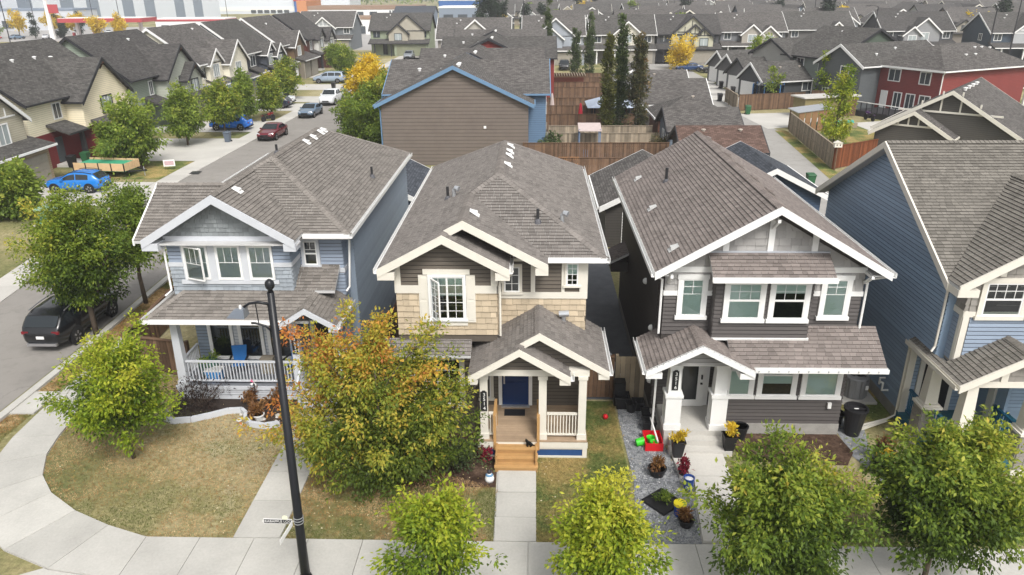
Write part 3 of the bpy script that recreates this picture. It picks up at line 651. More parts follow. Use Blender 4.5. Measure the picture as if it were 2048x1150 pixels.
    gutter(h, (2.35, 20.02, pz), (2.35, 23.2, pz), (1, 0, 0)); gutter(h, (1.15, 19.65, pz), (1.15, 19.98, pz), (1, 0, 0))
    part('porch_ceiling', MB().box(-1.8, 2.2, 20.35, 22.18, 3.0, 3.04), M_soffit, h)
    d_ = part('front_door', MB().box(-1.03, -.14, 22.1, 22.19, .66, 2.7), M_bluepaint, h, label='navy blue panelled front door')
    for a, b in ((-.97, -.62), (-.55, -.2)):
        for z0, z1 in ((.8, 1.55), (1.7, 2.55)): part('door_panel', MB().box(a, b, 22.085, 22.1, z0, z1), M_bluepaint, d_)
    part('handle', MB().tube([(-.96, 22.04, 1.55), (-.96, 22.03, 1.75)], .018, 6).box(-.985, -.935, 22.05, 22.09, 1.5, 1.85), M_metal, d_)
    for a, b, z0, z1 in ((-1.16, -1.04, .64, 2.72), (-.13, -.01, .64, 2.72), (-1.2, .03, 2.72, 2.85)): flat_board(h, W, FX, a, b, z0, z1, M_white, 'door_casing', .1)
    part('threshold', MB().box(-1.06, -.1, 21.98, 22.1, .622, .67), M_metal, h)
    part('doormat', MB().box(-.95, -.25, 21.45, 21.85, .622, .64), M_black, h)
    window(h, W, FX, -1.72, -1.42, .9, 2.7, .09, M_cream, (1, 1)); plaque(h, -1.52, 20.08, 2.0, '3514')
    railing(h, (.46, 20.2, 0), (1.42, 20.2, 0), .74, 1.5, M_cream, 10); railing(h, (1.6, 20.4, 0), (1.6, 22.1, 0), .74, 1.5, M_cream, 14); railing(h, (-1.38, 20.2, 0), (-1.2, 20.2, 0), .74, 1.5, M_cream, 2)
    st = part('porch_steps', MB().box(-1.14, -1.1, 19.26, 20.0, 0, .55).box(.1, .14, 19.26, 20.0, 0, .55), M_wood, h)
    for k in range(3):
        z = .155 * (3 - k); y = 19.97 - k * .26
        part('tread', MB().box(-1.18, .18, y - .29, y - .15, z - .0, z + .035, 1.05).box(-1.18, .18, y - .14, y, z, z + .035, .95), M_wood, st); part('riser', MB().box(-1.16, .16, y - .275, y - .255, z - .15, z, .8), M_wood, st)
    for x in (-1.19, .19):
        r_ = part('handrail', MB().bar((x, 21.0, 1.52), (x, 19.93, 1.52), .09, .05), M_wood, h)
        for y in (19.98, 20.9): part('rail_post', MB().box(x - .045, x + .045, y - .045, y + .045, .3 if y < 20 else .62, 1.5), M_wood, r_)
        for k in range(5): part('baluster', MB().box(x - .015, x + .015, 20.12 + k * .16, 20.15 + k * .16, .7, 1.5), M_cream, r_)
    # roof fittings
    zr = lambda x, y: min(ze + p * (x - xl), ze + p * (xr - x), ze + p * (y - 21.9) if x > .45 else 99)
    for y in (30.6, 29.5, 28.7, 27.1): roof_vent(h, (-.93, y, zr(-.93, y)), (-1, 0))
    roof_vent(h, (-1.85, 22.5, 7.34), (-1, 0)); stack(h, (-3.05, 25.6, zr(-3.05, 25.6))); gooseneck(h, (-2.8, 25.4, zr(-2.8, 25.4))); stack(h, (.15, 23.3, 6.85)); gooseneck(h, (.95, 23.4, 6.82))
    part('flue_cap', MB().tube([(1.0, 22.05, 3.8), (1.0, 21.95, 4.15)], [.08, .08], 10).tube([(.85, 21.95, 4.17), (1.17, 21.93, 4.2)], .1, 10), M_metal, h)
    return h
centre_house()

# ---------------------------------------------------------------- left house (grey-blue, long porch)
M_blue1 = mat('grey_blue_siding', lin('#8893a3'), .5, .1); M_blue1d = mat('slate_blue_siding', lin('#808c9a'), .5, .1); M_gshake = mat('grey_shake', lin('#8d949b'), .75, .14, 3); M_gshake2 = mat('mid_grey_shake', lin('#7c8183'), .75, .14, 3); M_bluedoor = mat('teal_blue_wall', lin('#33566d'), .5, .1)
def left_house():
    rng = random.Random(4); h = thing('grey_blue_house', 'grey-blue two-storey house with three upper windows over a long railed porch', 'house', (-9.8, 30, 0), world=True)
    ze, p = 6.05, .534; xl, xr, xm = -13.7, -6.4, -10.05; bz, bp = 6.1, .6
    rf = Roof(h, M_shA, M_soffit, 5)
    rf.face([[(xr, 24.4), (xr, 38.0), (xm, 34.35), (xm, 28.05)]], (-1, 0), ze, p, (xr, 25))
    rf.face([[(-8.05, 24.4), (xr, 24.4), (xm, 28.05), (-10.67, 27.43)]], (0, 1), ze, p, (-8, 24.4))
    rf.face([[(-13.4, 28.1), (-10.67, 27.43), (xm, 28.05), (xm, 34.35), (xl, 38.0), (xl, 28.2)]], (1, 0), ze, p, (xl, 30))
    rf.face([[(xl, 38), (xr, 38), (xm, 34.35)]], (0, -1), ze, p, (xl, 38))
    rf.face([[(-8.05, 23.5), (-8.05, 24.49), (-10.67, 27.44), (-10.67, 23.5)]], (-1, 0), bz, bp, (-8.05, 24))
    rf.face([[(-13.29, 23.5), (-10.67, 23.5), (-10.67, 27.4), (-10.97, 25.8)]], (1, 0), bz, bp, (-13.3, 24))
    rf.face([[(-13.55, 23.5), (-13.3, 23.5), (-10.97, 25.8), (-13.55, 25.8)]], (0, 1), 6.1, .61, (-13, 23.5))
    rf.face([[(-13.55, 25.8), (-10.97, 25.8), (-13.2, 28.1), (-13.55, 28.1)]], (0, -1), 6.1, .61, (-13, 28.1))
    for a, b in (((xr, 24.4, ze), (xm, 28.05, 8)), ((-10.67, 27.44, 7.67), (xm, 28.05, 8)), ((xm, 28.05, 8), (xm, 34.35, 8)), ((-10.67, 23.5, 7.675), (-10.67, 27.44, 7.675)), ((-13.55, 25.8, 7.5), (-10.97, 25.8, 7.5)), ((xr, 38, ze), (xm, 34.35, 8))): rf.cap(a, b)
    pz, pp = 3.42, .62                                                # porch roof
    rf.face([[(-13.45, 22.9), (-7.7, 22.9), (-7.7, 23.7), (-7.7, 24.0), (-12.35, 24.0)]], (0, 1), pz, pp, (-10, 22.9))
    rf.face([[(-8.45, 24.0), (-7.0, 24.0), (-7.0, 24.98), (-8.45, 24.98)]], (0, 1), pz, pp, (-10, 22.9))
    rf.face([[(-13.45, 22.9), (-12.35, 24.0), (-12.72, 24.0), (-12.72, 25.5), (-13.45, 25.5)]][:0] + [[(-13.45, 22.9), (-12.73, 23.62), (-12.73, 25.6), (-13.45, 25.6)], [(-12.73, 23.62), (-12.35, 24.0), (-12.73, 24.0)]], (1, 0), pz, pp, (-13.45, 23))
    rf.face([[(-8.6, 22.6), (-7.72, 22.6), (-7.72, 23.9), (-7.72, 24.9), (-8.6, 23.0)]], (1, 0), 3.42, .62, (-8.6, 23))
    rf.face([[(-6.65, 22.6), (-6.65, 25.4), (-6.88, 25.4), (-6.88, 24.98), (-7.72, 24.98), (-7.72, 22.6)]][:0] + [[(-6.65, 22.6), (-6.65, 24.98), (-7.72, 24.98), (-7.72, 22.6)]], (-1, 0), 3.36, .62, (-6.65, 23))
    rf.cap((-7.72, 22.6, 4.0), (-7.72, 24.95, 4.02)); rf.cap((-13.45, 22.9, pz), (-12.35, 24.0, 4.1))
    rf.build()
    wl = part('wall', MB().box(-12.73, -6.87, 25.0, 37.6, 0, 6.0).box(-6.87, -6.6, 25.5, 37.6, 0, 6.0), M_blue1d, h)
    bay = part('bay_wall', MB().box(-12.73, -8.45, 24.0, 25.0, 3.7, 6.05).prism([(-12.9, 24.0, 6.05), (-8.4, 24.0, 6.05), (-10.67, 24.0, 7.5)], (0, 1, 0)).prism([(-13.1, 23.9, 6.0), (-13.1, 27.7, 6.0), (-13.1, 25.8, 7.3)], (.4, 0, 0)), M_gshake2, h)
    B = (0, 24.0, 0); W = (0, 25.0, 0)
    shakes(bay, B, FX, [(-12.6, 6.12), (-8.75, 6.12), (-10.67, 7.42)], M_gshake2, .155, (.14, .24), rng)
    shakes(bay, B, FX, [(-12.73, 3.95), (-8.45, 3.95), (-8.45, 5.0), (-12.73, 5.0)], M_gshake, .155, (.16, .28), rng)
    shakes(bay, (-8.45, 24, 0), (0, 1, 0), [(0, 3.9), (1, 3.9), (1, 5), (0, 5)], M_gshake, .155, (.16, .28), rng)
    for a, b in ((-12.73, -12.25), (-9.05, -8.45)): siding(bay, B, FX, [(a, 5.16), (b, 5.16), (b, 5.9), (a, 5.9)], M_blue1, rng=rng)
    siding(bay, (-8.45, 24, 0), (0, 1, 0), [(0, 5.16), (1, 5.16), (1, 5.95), (0, 5.95)], M_blue1d, rng=rng)
    siding(wl, W, FX, [(-8.45, 4.6), (-6.87, 4.6), (-6.87, 5.98), (-8.45, 5.98)], M_blue1, rng=rng); siding(wl, W, FX, [(-8.45, 3.4), (-6.87, 3.4), (-6.87, 4.42), (-8.45, 4.42)], M_blue1, rng=rng)
    siding(wl, (-6.87, 25.0, 0), (0, 1, 0), [(0, 3.4), (.5, 3.4), (.5, 5.98), (0, 5.98)], M_blue1, rng=rng)
    siding(wl, (-6.6, 25.5, 0), (0, 1, 0), [(0, .4), (12.1, .4), (12.1, 5.98), (0, 5.98)], M_blue1d, rng=rng, ex=.14)
    siding(wl, W, FX, [(-12.73, .58), (-8.95, .58), (-8.95, 3.4), (-12.73, 3.4)], M_blue1d, rng=rng); siding(wl, W, FX, [(-8.9, .58), (-8.28, .58), (-8.28, 3.0), (-8.9, 3.0)], M_bluedoor, rng=rng)
    for O, s0, s1, z0, z1, n in ((B, -12.78, -8.4, 5.9, 6.12, .05), (B, -12.76, -12.25, 5.0, 5.16, .045), (B, -9.05, -8.42, 5.0, 5.16, .045), (W, -8.45, -6.83, 4.42, 4.6, .045), (B, -12.25, -9.05, 4.5, 5.9, .048), (B, -12.4, -8.95, 5.9 - .14, 5.9, .06), (B, -12.38, -8.92, 4.36, 4.5, .07)): flat_board(h, O, FX, s0, s1, z0, z1, M_ltgrey, n1=n)
    flat_board(h, (-6.87, 24.95, 0), (0, 1, 0), 0, .55, 4.42, 4.6, M_ltgrey, n1=.045); flat_board(h, (-8.45, 24, 0), (0, 1, 0), 0, 1, 5.0, 5.16, M_ltgrey, n1=.045)
    rake(h, (-13.3, 23.5, 6.1), (-10.67, 23.5, 7.675), M_ltgrey, .3); rake(h, (-10.67, 23.5, 7.675), (-8.05, 23.5, 6.1), M_ltgrey, .3)
    rake(h, (-13.55, 23.5, 6.1), (-13.55, 25.8, 7.5), M_white, .2, nrm=(-1, 0, 0)); rake(h, (-13.55, 25.8, 7.5), (-13.55, 28.1, 6.1), M_white, .2, nrm=(-1, 0, 0))
    eave_return(h, -13.32, -12.75, 23.46, 24.0, 5.74, 6.0, M_ltgrey); eave_return(h, -8.45, -8.03, 23.46, 24.0, 5.74, 6.0, M_ltgrey)
    gutter(h, (-8.03, 24.4, ze), (xr, 24.4, ze), (0, -1, 0)); gutter(h, (xr, 24.3, ze), (xr, 38, ze), (1, 0, 0)); gutter(h, (-13.45, 22.9, pz), (-8.6, 22.9, pz), (0, -1, 0)); gutter(h, (-13.45, 25.6, pz), (-13.45, 22.85, pz), (-1, 0, 0)); gutter(h, (-6.65, 22.6, 3.36), (-6.65, 24.9, 3.36), (1, 0, 0)); gutter(h, (xl, 38, ze), (xl, 28.2, ze), (-1, 0, 0))
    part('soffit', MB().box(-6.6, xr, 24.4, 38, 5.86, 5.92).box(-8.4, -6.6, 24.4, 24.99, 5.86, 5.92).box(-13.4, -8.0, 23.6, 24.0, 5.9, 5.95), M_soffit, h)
    downspout(h, [(-12.95, 23.85, 6.0), (-12.82, 23.95, 5.7), (-12.82, 23.95, 4.1), (-13.0, 23.8, 3.95)]); downspout(h, [(-6.5, 24.5, 5.95), (-6.55, 24.9, 5.7), (-6.7, 24.92, 3.9), (-6.8, 24.8, 3.75)])
    for k, (a, b) in enumerate(((-12.15, -11.35), (-11.0, -10.2), (-9.88, -9.08))): wn = window(h, B, FX, a, b, 4.56, 5.76, .04, M_white, (3, 1), gz=5.16, back='curtain', sill=False, lab='window with its casement swung open' if k == 0 else None)
    hin = Vector((-12.12, 23.93, 0)); d = Vector((.93, -.37, 0)); cs = MB(); q = lambda s_, z_: hin + d * s_ + Vector((0, 0, z_))
    for a, b in (((0, 4.58), (.75, 4.58)), ((0, 5.75), (.75, 5.75)), ((0, 4.58), (0, 5.75)), ((.75, 4.58), (.75, 5.75))): cs.bar(q(*a), q(*b), .045, .05, (d.y, -d.x, 0))
    for t in (.25, .5): cs.bar(q(t, 5.16), q(t, 5.75), .012, .018, (d.y, -d.x, 0))
    cs.bar(q(0, 5.16), q(.75, 5.16), .012, .018); part('open_casement', cs, M_white, h); gl = MB(); gl.face([q(.02, 4.6), q(.73, 4.6), q(.73, 5.73), q(.02, 5.73)]); part('casement_pane', gl, M_glass, h)
    window(h, W, FX, -8.25, -7.78, 4.72, 5.62, .1, M_ltgrey, (2, 1), gz=5.3, split=5.15)
    for a, b in ((-12.2, -11.4), (-11.05, -10.25), (-9.95, -9.15)): window(h, W, FX, a, b, .95, 2.75, .08, M_white, (3, 1), gz=2.3)
    for a in (-11.3, -10.14, -9.05): flat_board(h, W, FX, a, a + .16, .8, 3.0, M_ltgrey, n1=.03)
    # porch
    dk = part('porch_deck', MB().box(-13.0, -8.3, 23.4, 25.0, .3, .55).box(-8.3, -6.87, 23.6, 25.0, .3, .55), M_ltgrey, h)
    for k in range(12): part('deck_board', MB().box(-13.02, -6.87, 23.38 + k * .135, 23.505 + k * .135, .553, .585, 1 + rng.uniform(-.1, .1)), mat('grey_deck', (.16, .17, .19), .7), dk)
    sk = part('porch_skirt', MB().box(-12.98, -8.32, 23.44, 23.5, 0, .3), M_ltgrey, h); siding(sk, (0, 23.44, 0), FX, [(-13.0, 0), (-8.3, 0), (-8.3, .42), (-13, .42)], M_ltgrey, rng=rng, ex=.2); flat_board(h, (0, 23.4, 0), FX, -13.04, -8.28, .42, .58, M_ltgrey, 'skirt_board', .04)
    for x, y, z1, r_ in ((-12.75, 23.55, 3.2, .14), (-8.45, 23.5, 3.25, .13), (-6.95, 23.5, 3.25, .13)):
        o = part('porch_post', MB().frustum(x, y, .58, z1, r_ + .02, r_ + .02, r_ - .02, r_ - .02), M_ltgrey, h); part('post_base', MB().box(x - r_ - .05, x + r_ + .05, y - r_ - .05, y + r_ + .05, .58, .76), M_ltgrey, o)
    part('porch_beam', MB().box(-13.0, -8.3, 23.42, 23.66, 3.15, 3.36).box(-8.6, -6.8, 23.38, 23.6, 3.2, 3.38).box(-12.98, -12.74, 23.66, 25, 3.15, 3.36), M_ltgrey, h)
    gw = part('porch_gable_wall', MB().prism([(-8.55, 23.1, 3.38), (-6.8, 23.1, 3.38), (-7.7, 23.1, 3.92)], (0, .15, 0)), M_blue1d, h); siding(gw, (0, 23.1, 0), FX, [(-8.5, 3.38), (-6.85, 3.38), (-7.7, 3.9)], M_blue1d, rng=rng)
    rake(h, (-8.6, 22.6, 3.42), (-7.72, 22.6, 3.99), M_ltgrey, .2); rake(h, (-7.72, 22.6, 3.99), (-6.65, 22.6, 3.36), M_ltgrey, .2); eave_return(h, -6.95, -6.62, 22.58, 23.1, 3.14, 3.3, M_ltgrey)
    part('porch_ceiling', MB().box(-13.2, -6.9, 23.0, 24.99, 3.36, 3.4), M_soffit, h)
    railing(h, (-12.58, 23.52, 0), (-8.6, 23.52, 0), .72, 1.5, M_ltgrey, 34); railing(h, (-12.75, 23.75, 0), (-12.75, 24.95, 0), .72, 1.5, M_ltgrey, 10); plaque(h, -8.45, 23.37, 2.25, '3512')
    dr = part('front_door', MB().box(-8.2, -7.3, 24.96, 24.995, .6, 2.7), mat('dark_door', (.02, .018, .02), .3), h); flat_board(h, W, FX, -8.36, -8.2, .6, 2.8, M_ltgrey, 'door_casing', .06); flat_board(h, W, FX, -7.3, -7.16, .6, 2.8, M_ltgrey, 'door_casing', .06)
    sp = part('porch_steps', MB().box(-8.3, -7.0, 23.3, 23.6, 0, .4), M_ltgrey, h)
    for k in range(3): part('tread', MB().box(-8.3, -7.0, 23.3 - k * .28, 23.6 - k * .28, .4 - k * .14, .44 - k * .14), M_ltgrey, sp); part('riser', MB().box(-8.28, -7.02, 23.32 - k * .28, 23.36 - k * .28, max(0, .26 - k * .14), .4 - k * .14, .8), M_ltgrey, sp)
    o = part('stair_railing', MB().bar((-8.32, 23.5, 1.5), (-8.32, 22.75, 1.05), .08, .06).bar((-8.32, 23.5, .72), (-8.32, 22.75, .28), .06, .05).box(-8.37, -8.27, 22.7, 22.8, 0, 1.1), M_ltgrey, h)
    for k in range(5): part('baluster', MB().box(-8.337, -8.303, 23.38 - k * .13, 23.41 - k * .13, .62 - k * .077, 1.42 - k * .077), M_ltgrey, o)
    for y in (31.6, 32.7, 34.0, 35.0): roof_vent(h, (-9.75, min(y, 33.9) if y < 34.5 else 34.4, 7.83), (-1, 0))
    roof_vent(h, (-10.3, 24.9, 7.45), (-1, 0)); stack(h, (-7.0, 31.4, 6.4)); stack(h, (-10.3, 29.3, 7.88), .35)
left_house()
# ---------------------------------------------------------------- charcoal house with the wide front gable
M_char = mat('charcoal_siding', lin('#54504f'), .5, .1); M_lshake = mat('light_grey_shake', lin('#9b9997'), .75, .14, 3); M_charw = mat('charcoal_wall', lin('#413d3b'), .6, .12)
def grey_house():
    rng = random.Random(6); h = thing('charcoal_house', 'charcoal and grey house with one wide front gable and white trim', 'house', (7.2, 27, 0), world=True)
    ze, p = 6.0, .582; xl, xr, xm = 3.67, 10.72, 7.195; zt = ze + p * (xm - xl)
    rf = Roof(h, M_shC, M_soffit, 8)
    rf.face([[(xl, 20.9), (xm, 20.9), (xm, 33.0), (xl, 33.0)]], (1, 0), ze, p, (xl, 21)); rf.face([[(xr, 20.9), (xm, 20.9), (xm, 33.0), (xr, 33.0)]], (-1, 0), ze, p, (xr, 21))
    rf.cap((xm, 20.9, zt), (xm, 33, zt))
    rf.face([[(5.35, 20.6), (8.98, 20.6), (8.98, 21.48), (5.35, 21.48)]], (0, 1), 5.96, .62, (6, 20.6))
    pz = 3.15
    rf.face([[(6.1, 20.25), (10.8, 20.25), (10.8, 21.48), (6.1, 21.48)]], (0, 1), pz, .7, (7, 20.25)); rf.face([[(10.2, 21.48), (10.8, 21.48), (10.8, 22.6), (10.2, 22.6)]], (-1, 0), 3.45, 1.0, (10.8, 22))
    rf.face([[(3.45, 20.0), (5.1, 20.0), (5.1, 21.48), (3.45, 21.48)], [(3.45, 21.48), (4.1, 21.48), (4.1, 22.3), (3.45, 22.3)]], (1, 0), pz, .52, (3.45, 20)); rf.face([[(6.75, 20.0), (6.75, 21.48), (5.1, 21.48), (5.1, 20.0)]], (-1, 0), pz, .52, (6.75, 20)); rf.cap((5.1, 20.0, 4.01), (5.1, 21.45, 4.01))
    # small side hood on the left wall
    rf.face([[(3.3, 29.8), (4.1, 29.8), (4.1, 31.4), (3.3, 31.4)]], (1, 0), 3.1, .5, (3.3, 30))
    rf.build()
    wl = part('wall', MB().box(4.1, 10.2, 22.4, 32.6, 0, 6.15).box(6.3, 10.2, 21.5, 22.4, 0, 6.15).box(4.1, 6.3, 21.5, 22.4, 2.9, 6.15).prism([(4.1, 21.5, 6.15), (10.2, 21.5, 6.15), (xm, 21.5, 7.92)], (0, 11.1, 0)), M_charw, h)
    W = (0, 21.5, 0); P = (0, 21.1, 0)
    pop = part('bay_wall', MB().box(5.6, 8.55, 21.1, 21.5, 3.75, 6.1), M_charw, h)
    siding(pop, P, FX, [(5.6, 3.78), (8.55, 3.78), (8.55, 5.95), (5.6, 5.95)], M_char, rng=rng); siding(pop, (8.55, 21.1, 0), (0, 1, 0), [(0, 3.78), (.4, 3.78), (.4, 5.95), (0, 5.95)], M_char, rng=rng); siding(pop, (5.6, 21.5, 0), (0, -1, 0), [(0, 3.78), (.4, 3.78), (.4, 5.95), (0, 5.95)], M_char, rng=rng)
    for a, b in ((4.1, 5.6), (8.55, 10.2)):
        siding(wl, W, FX, [(a, 3.7), (b, 3.7), (b, 5.04), (a, 5.04)], M_char, rng=rng); shakes(wl, W, FX, [(a, 5.2), (b, 5.2), (b, 5.82), (a, 5.82)], M_lshake, .21, (.2, .36), rng)
    shakes(wl, W, FX, [(4.35, 6.0), (10.05, 6.0), (xm, 7.65), (xm - .01, 7.65)], M_lshake, .23, (.22, .42), rng)
    siding(wl, W, FX, [(6.3, .42), (10.2, .42), (10.2, 3.3), (6.3, 3.3)], M_char, rng=rng); siding(wl, (0, 22.4, 0), FX, [(4.1, .6), (6.3, .6), (6.3, 3.0), (4.1, 3.0)], M_char, rng=rng)
    siding(wl, (4.1, 32.6, 0), (0, -1, 0), [(0, .4), (10.2, .4), (10.2, 6.05), (0, 6.05)], M_charw, rng=rng); siding(wl, (10.2, 21.5, 0), (0, 1, 0), [(0, .4), (11.1, .4), (11.1, 6.05), (0, 6.05)], M_char, rng=rng)
    part('foundation', MB().box(6.28, 10.22, 21.44, 21.5, 0, .42).box(4.07, 10.23, 21.52, 32.6, 0, .4), M_found, h)
    for s0, s1, z0, z1, n in ((4.07, 5.6, 5.82, 6.0, .06), (8.55, 10.23, 5.82, 6.0, .06), (4.07, 4.55, 5.04, 5.2, .055), (5.4, 5.6, 5.04, 5.2, .055), (8.55, 8.95, 5.04, 5.2, .055), (9.85, 10.23, 5.04, 5.2, .055), (8.5, 10.0, 3.62, 3.7, .06)): flat_board(h, W, FX, s0, s1, z0, z1, M_white, n1=n)
    for x, zb in ((5.86, 6.4), (xm, 6.4), (8.53, 6.4)): flat_board(h, W, FX, x - .09, x + .09, zb, ze + p * (min(x, 2 * xm - x) - xl) - .1, M_white, 'gable_batten', .06)
    flat_board(h, W, FX, 5.3, 9.0, 6.44, 6.52, mat('metal_flashing', (.4, .42, .46), .4), 'hood_flashing', .09); flat_board(h, P, FX, 5.6, 8.6, 3.7, 3.78, M_white, 'bay_sill', .06)
    rake(h, (xl, 20.9, ze), (xm, 20.9, zt), M_white, .24); rake(h, (xm, 20.9, zt), (xr, 20.9, ze), M_white, .24); rake(h, (xl, 20.0 + .9, ze), (xl, 20.9, ze), M_white)
    gutter(h, (xl, 33, ze), (xl, 20.85, ze), (-1, 0, 0)); gutter(h, (xr, 20.85, ze), (xr, 33, ze), (1, 0, 0)); gutter(h, (6.78, 20.25, pz), (10.82, 20.25, pz), (0, -1, 0)); gutter(h, (5.33, 20.6, 5.96), (9.0, 20.6, 5.96), (0, -1, 0)); gutter(h, (3.45, 22.3, pz), (3.45, 19.98, pz), (-1, 0, 0)); gutter(h, (3.3, 31.4, 3.1), (3.3, 29.8, 3.1), (-1, 0, 0))
    part('soffit', MB().box(xl, 4.1, 20.95, 33, 5.88, 5.92), M_soffit, h); part('soffit', MB().box(10.2, xr, 20.95, 33, 5.88, 5.92), M_soffit, h); part('hood_side', MB().box(3.35, 4.09, 29.9, 31.3, 2.6, 3.05), M_charw, h)
    for x, z in ((xm, 7.6), (4.2, 5.85), (10.2, 5.85)): part('gable_bracket', MB().bar((x, 21.46, z), (x, 20.95, z), .09, .1).bar((x, 21.44, z - .35), (x, 21.05, z - .05), .08, .08), M_white, h)
    downspout(h, [(3.6, 21.0, 5.9), (3.85, 21.3, 5.7), (4.0, 21.42, 5.6), (4.0, 21.42, 3.75)]); downspout(h, [(10.75, 20.95, 5.9), (10.5, 21.2, 5.75), (10.28, 21.42, 5.6), (10.28, 21.42, 3.95)]); downspout(h, [(3.5, 20.6, 3.05), (4.02, 21.3, 2.8), (4.02, 21.4, .1)])
    for a, b, O in ((4.64, 5.3, W), (9.05, 9.72, W)): window(h, O, FX, a, b, 4.36, 5.6, .13, M_white, (2, 2), gz=5.1, back='blind', hdr=.03)
    window(h, P, FX, 5.98, 6.98, 4.44, 5.62, .13, M_white, (3, 2), gz=5.08, back='blind', split=5.05, hdr=.03); window(h, P, FX, 7.36, 8.33, 4.44, 5.62, .13, M_white, (3, 2), gz=5.08, back=.72, split=5.05, hdr=.03)
    window(h, W, FX, 6.42, 7.12, 1.5, 2.75, .13, M_white, (2, 1), gz=2.4, back='blind'); window(h, W, FX, 7.48, 8.5, 1.5, 2.75, .13, M_white, (3, 1), gz=2.3, back=.35, split=2.25); window(h, W, FX, 8.9, 9.94, 1.5, 2.75, .13, M_white, (3, 1), gz=2.4, back='blind')
    # entry
    pch = part('porch_slab', MB().box(4.3, 6.45, 20.75, 22.4, .0, .56), M_conc2, h)
    st = part('porch_steps', MB().box(4.45, 6.35, 20.45, 20.75, 0, .37), M_conc2, h); part('step', MB().box(4.4, 6.4, 20.12, 20.45, 0, .19), M_conc2, st)
    for x in (4.55, 6.02):
        o = part('porch_post', MB().box(x - .25, x + .25, 20.8, 21.3, .56, 1.75), M_white, h); part('post_shaft', MB().frustum(x, 21.05, 1.85, 2.9, .2, .2, .17, .17), M_white, o); part('post_cap', MB().box(x - .29, x + .29, 20.76, 21.34, 1.75, 1.85), M_white, o); part('post_plinth', MB().box(x - .28, x + .28, 20.77, 21.33, .56, .76), M_white, o)
        part('post_capital', MB().box(x - .21, x + .21, 20.83, 21.27, 2.8, 2.9), M_white, o)
    plaque(h, 4.55, 20.86, 2.35, '3516'); part('porch_beam', MB().box(3.6, 6.6, 20.8, 21.1, 2.9, 3.12).box(4.1, 4.3, 21.1, 22.3, 2.9, 3.12), M_white, h)
    gw = part('porch_gable_wall', MB().prism([(3.75, 20.45, 3.1), (6.5, 20.45, 3.1), (5.1, 20.45, 3.84)], (0, .3, 0)), M_lshake, h); siding(gw, (0, 20.45, 0), FX, [(3.8, 3.12), (6.45, 3.12), (5.1, 3.82)], M_lshake, rng=rng)
    rake(h, (3.45, 20.0, pz), (5.1, 20.0, 4.008), M_white, .22); rake(h, (5.1, 20.0, 4.008), (6.75, 20.0, pz), M_white, .22); eave_return(h, 3.45, 3.95, 19.97, 20.75, 2.9, 3.08, M_white); eave_return(h, 6.3, 6.75, 19.97, 20.75, 2.9, 3.08, M_white)
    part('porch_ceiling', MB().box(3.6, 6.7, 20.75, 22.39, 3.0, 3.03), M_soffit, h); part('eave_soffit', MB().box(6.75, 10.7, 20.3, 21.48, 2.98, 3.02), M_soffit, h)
    dr = part('front_door', MB().box(4.95, 5.85, 22.26, 22.36, .58, 2.7), M_white, h); part('door_glass', MB().box(5.08, 5.6, 22.24, 22.26, .85, 2.55), glossy('dark_glass', (.03, .032, .033), .08), dr); part('handle', MB().box(5.7, 5.77, 22.2, 22.26, 1.45, 1.5).box(5.71, 5.76, 22.2, 22.26, 1.65, 1.8), M_black, dr)
    for a, b in ((4.82, 4.95), (5.85, 6.0)): flat_board(h, (0, 22.4, 0), FX, a, b, .58, 2.8, M_white, 'door_casing', .09)
    # string of bulbs along the porch eave
    lt = MB(); pts = [(3.45 + k * .165, 19.95, pz + .52 * k * .165 + .03) for k in range(11)] + [(5.1 + k * .165, 19.95, 4.0 - .52 * k * .165 + .03) for k in range(1, 11)]
    lt.tube(pts, .008, 4)
    sg = part('light_string', lt, M_black, h)
    for k, q in enumerate(pts[::1] + [(6.9 + i * .3, 20.12, pz - .02) for i in range(13)]): part('bulb', MB().lathe([(.0, -.06), (.022, -.04), (.012, 0)], q, 6), M_metal, sg)
    for y in (23.3, 25.0, 26.9, 28.8, 30.5, 32.2): roof_vent(h, (xm + .35, y, zt - .35 * p), (-1, 0), M_shC)
    for x, y in ((4.35, 21.9), (4.35, 26.4), (4.4, 30.8)): roof_vent(h, (x, y, ze + p * (x - xl)), (1, 0), mat('vent_grey', (.5, .5, .49), .5))
    stack(h, (5.2, 28.6, ze + p * (5.2 - xl)), .55, .06)
    for y, z in ((23.0, 3.2), (23.3, 2.4), (24.8, 4.2), (22.6, 1.4)): part('wall_vent', MB().lathe([(.12, 0), (.1, .08), (.05, .12)], (0, 0, 0), 10), M_white, h).matrix_basis = Matrix.Translation((4.06, y, z)) @ Matrix.Rotation(R(-90), 4, 'Y')
    part('outlet_box', MB().box(9.72, 9.84, 21.38, 21.45, 1.05, 1.25), M_white, h)
grey_house()

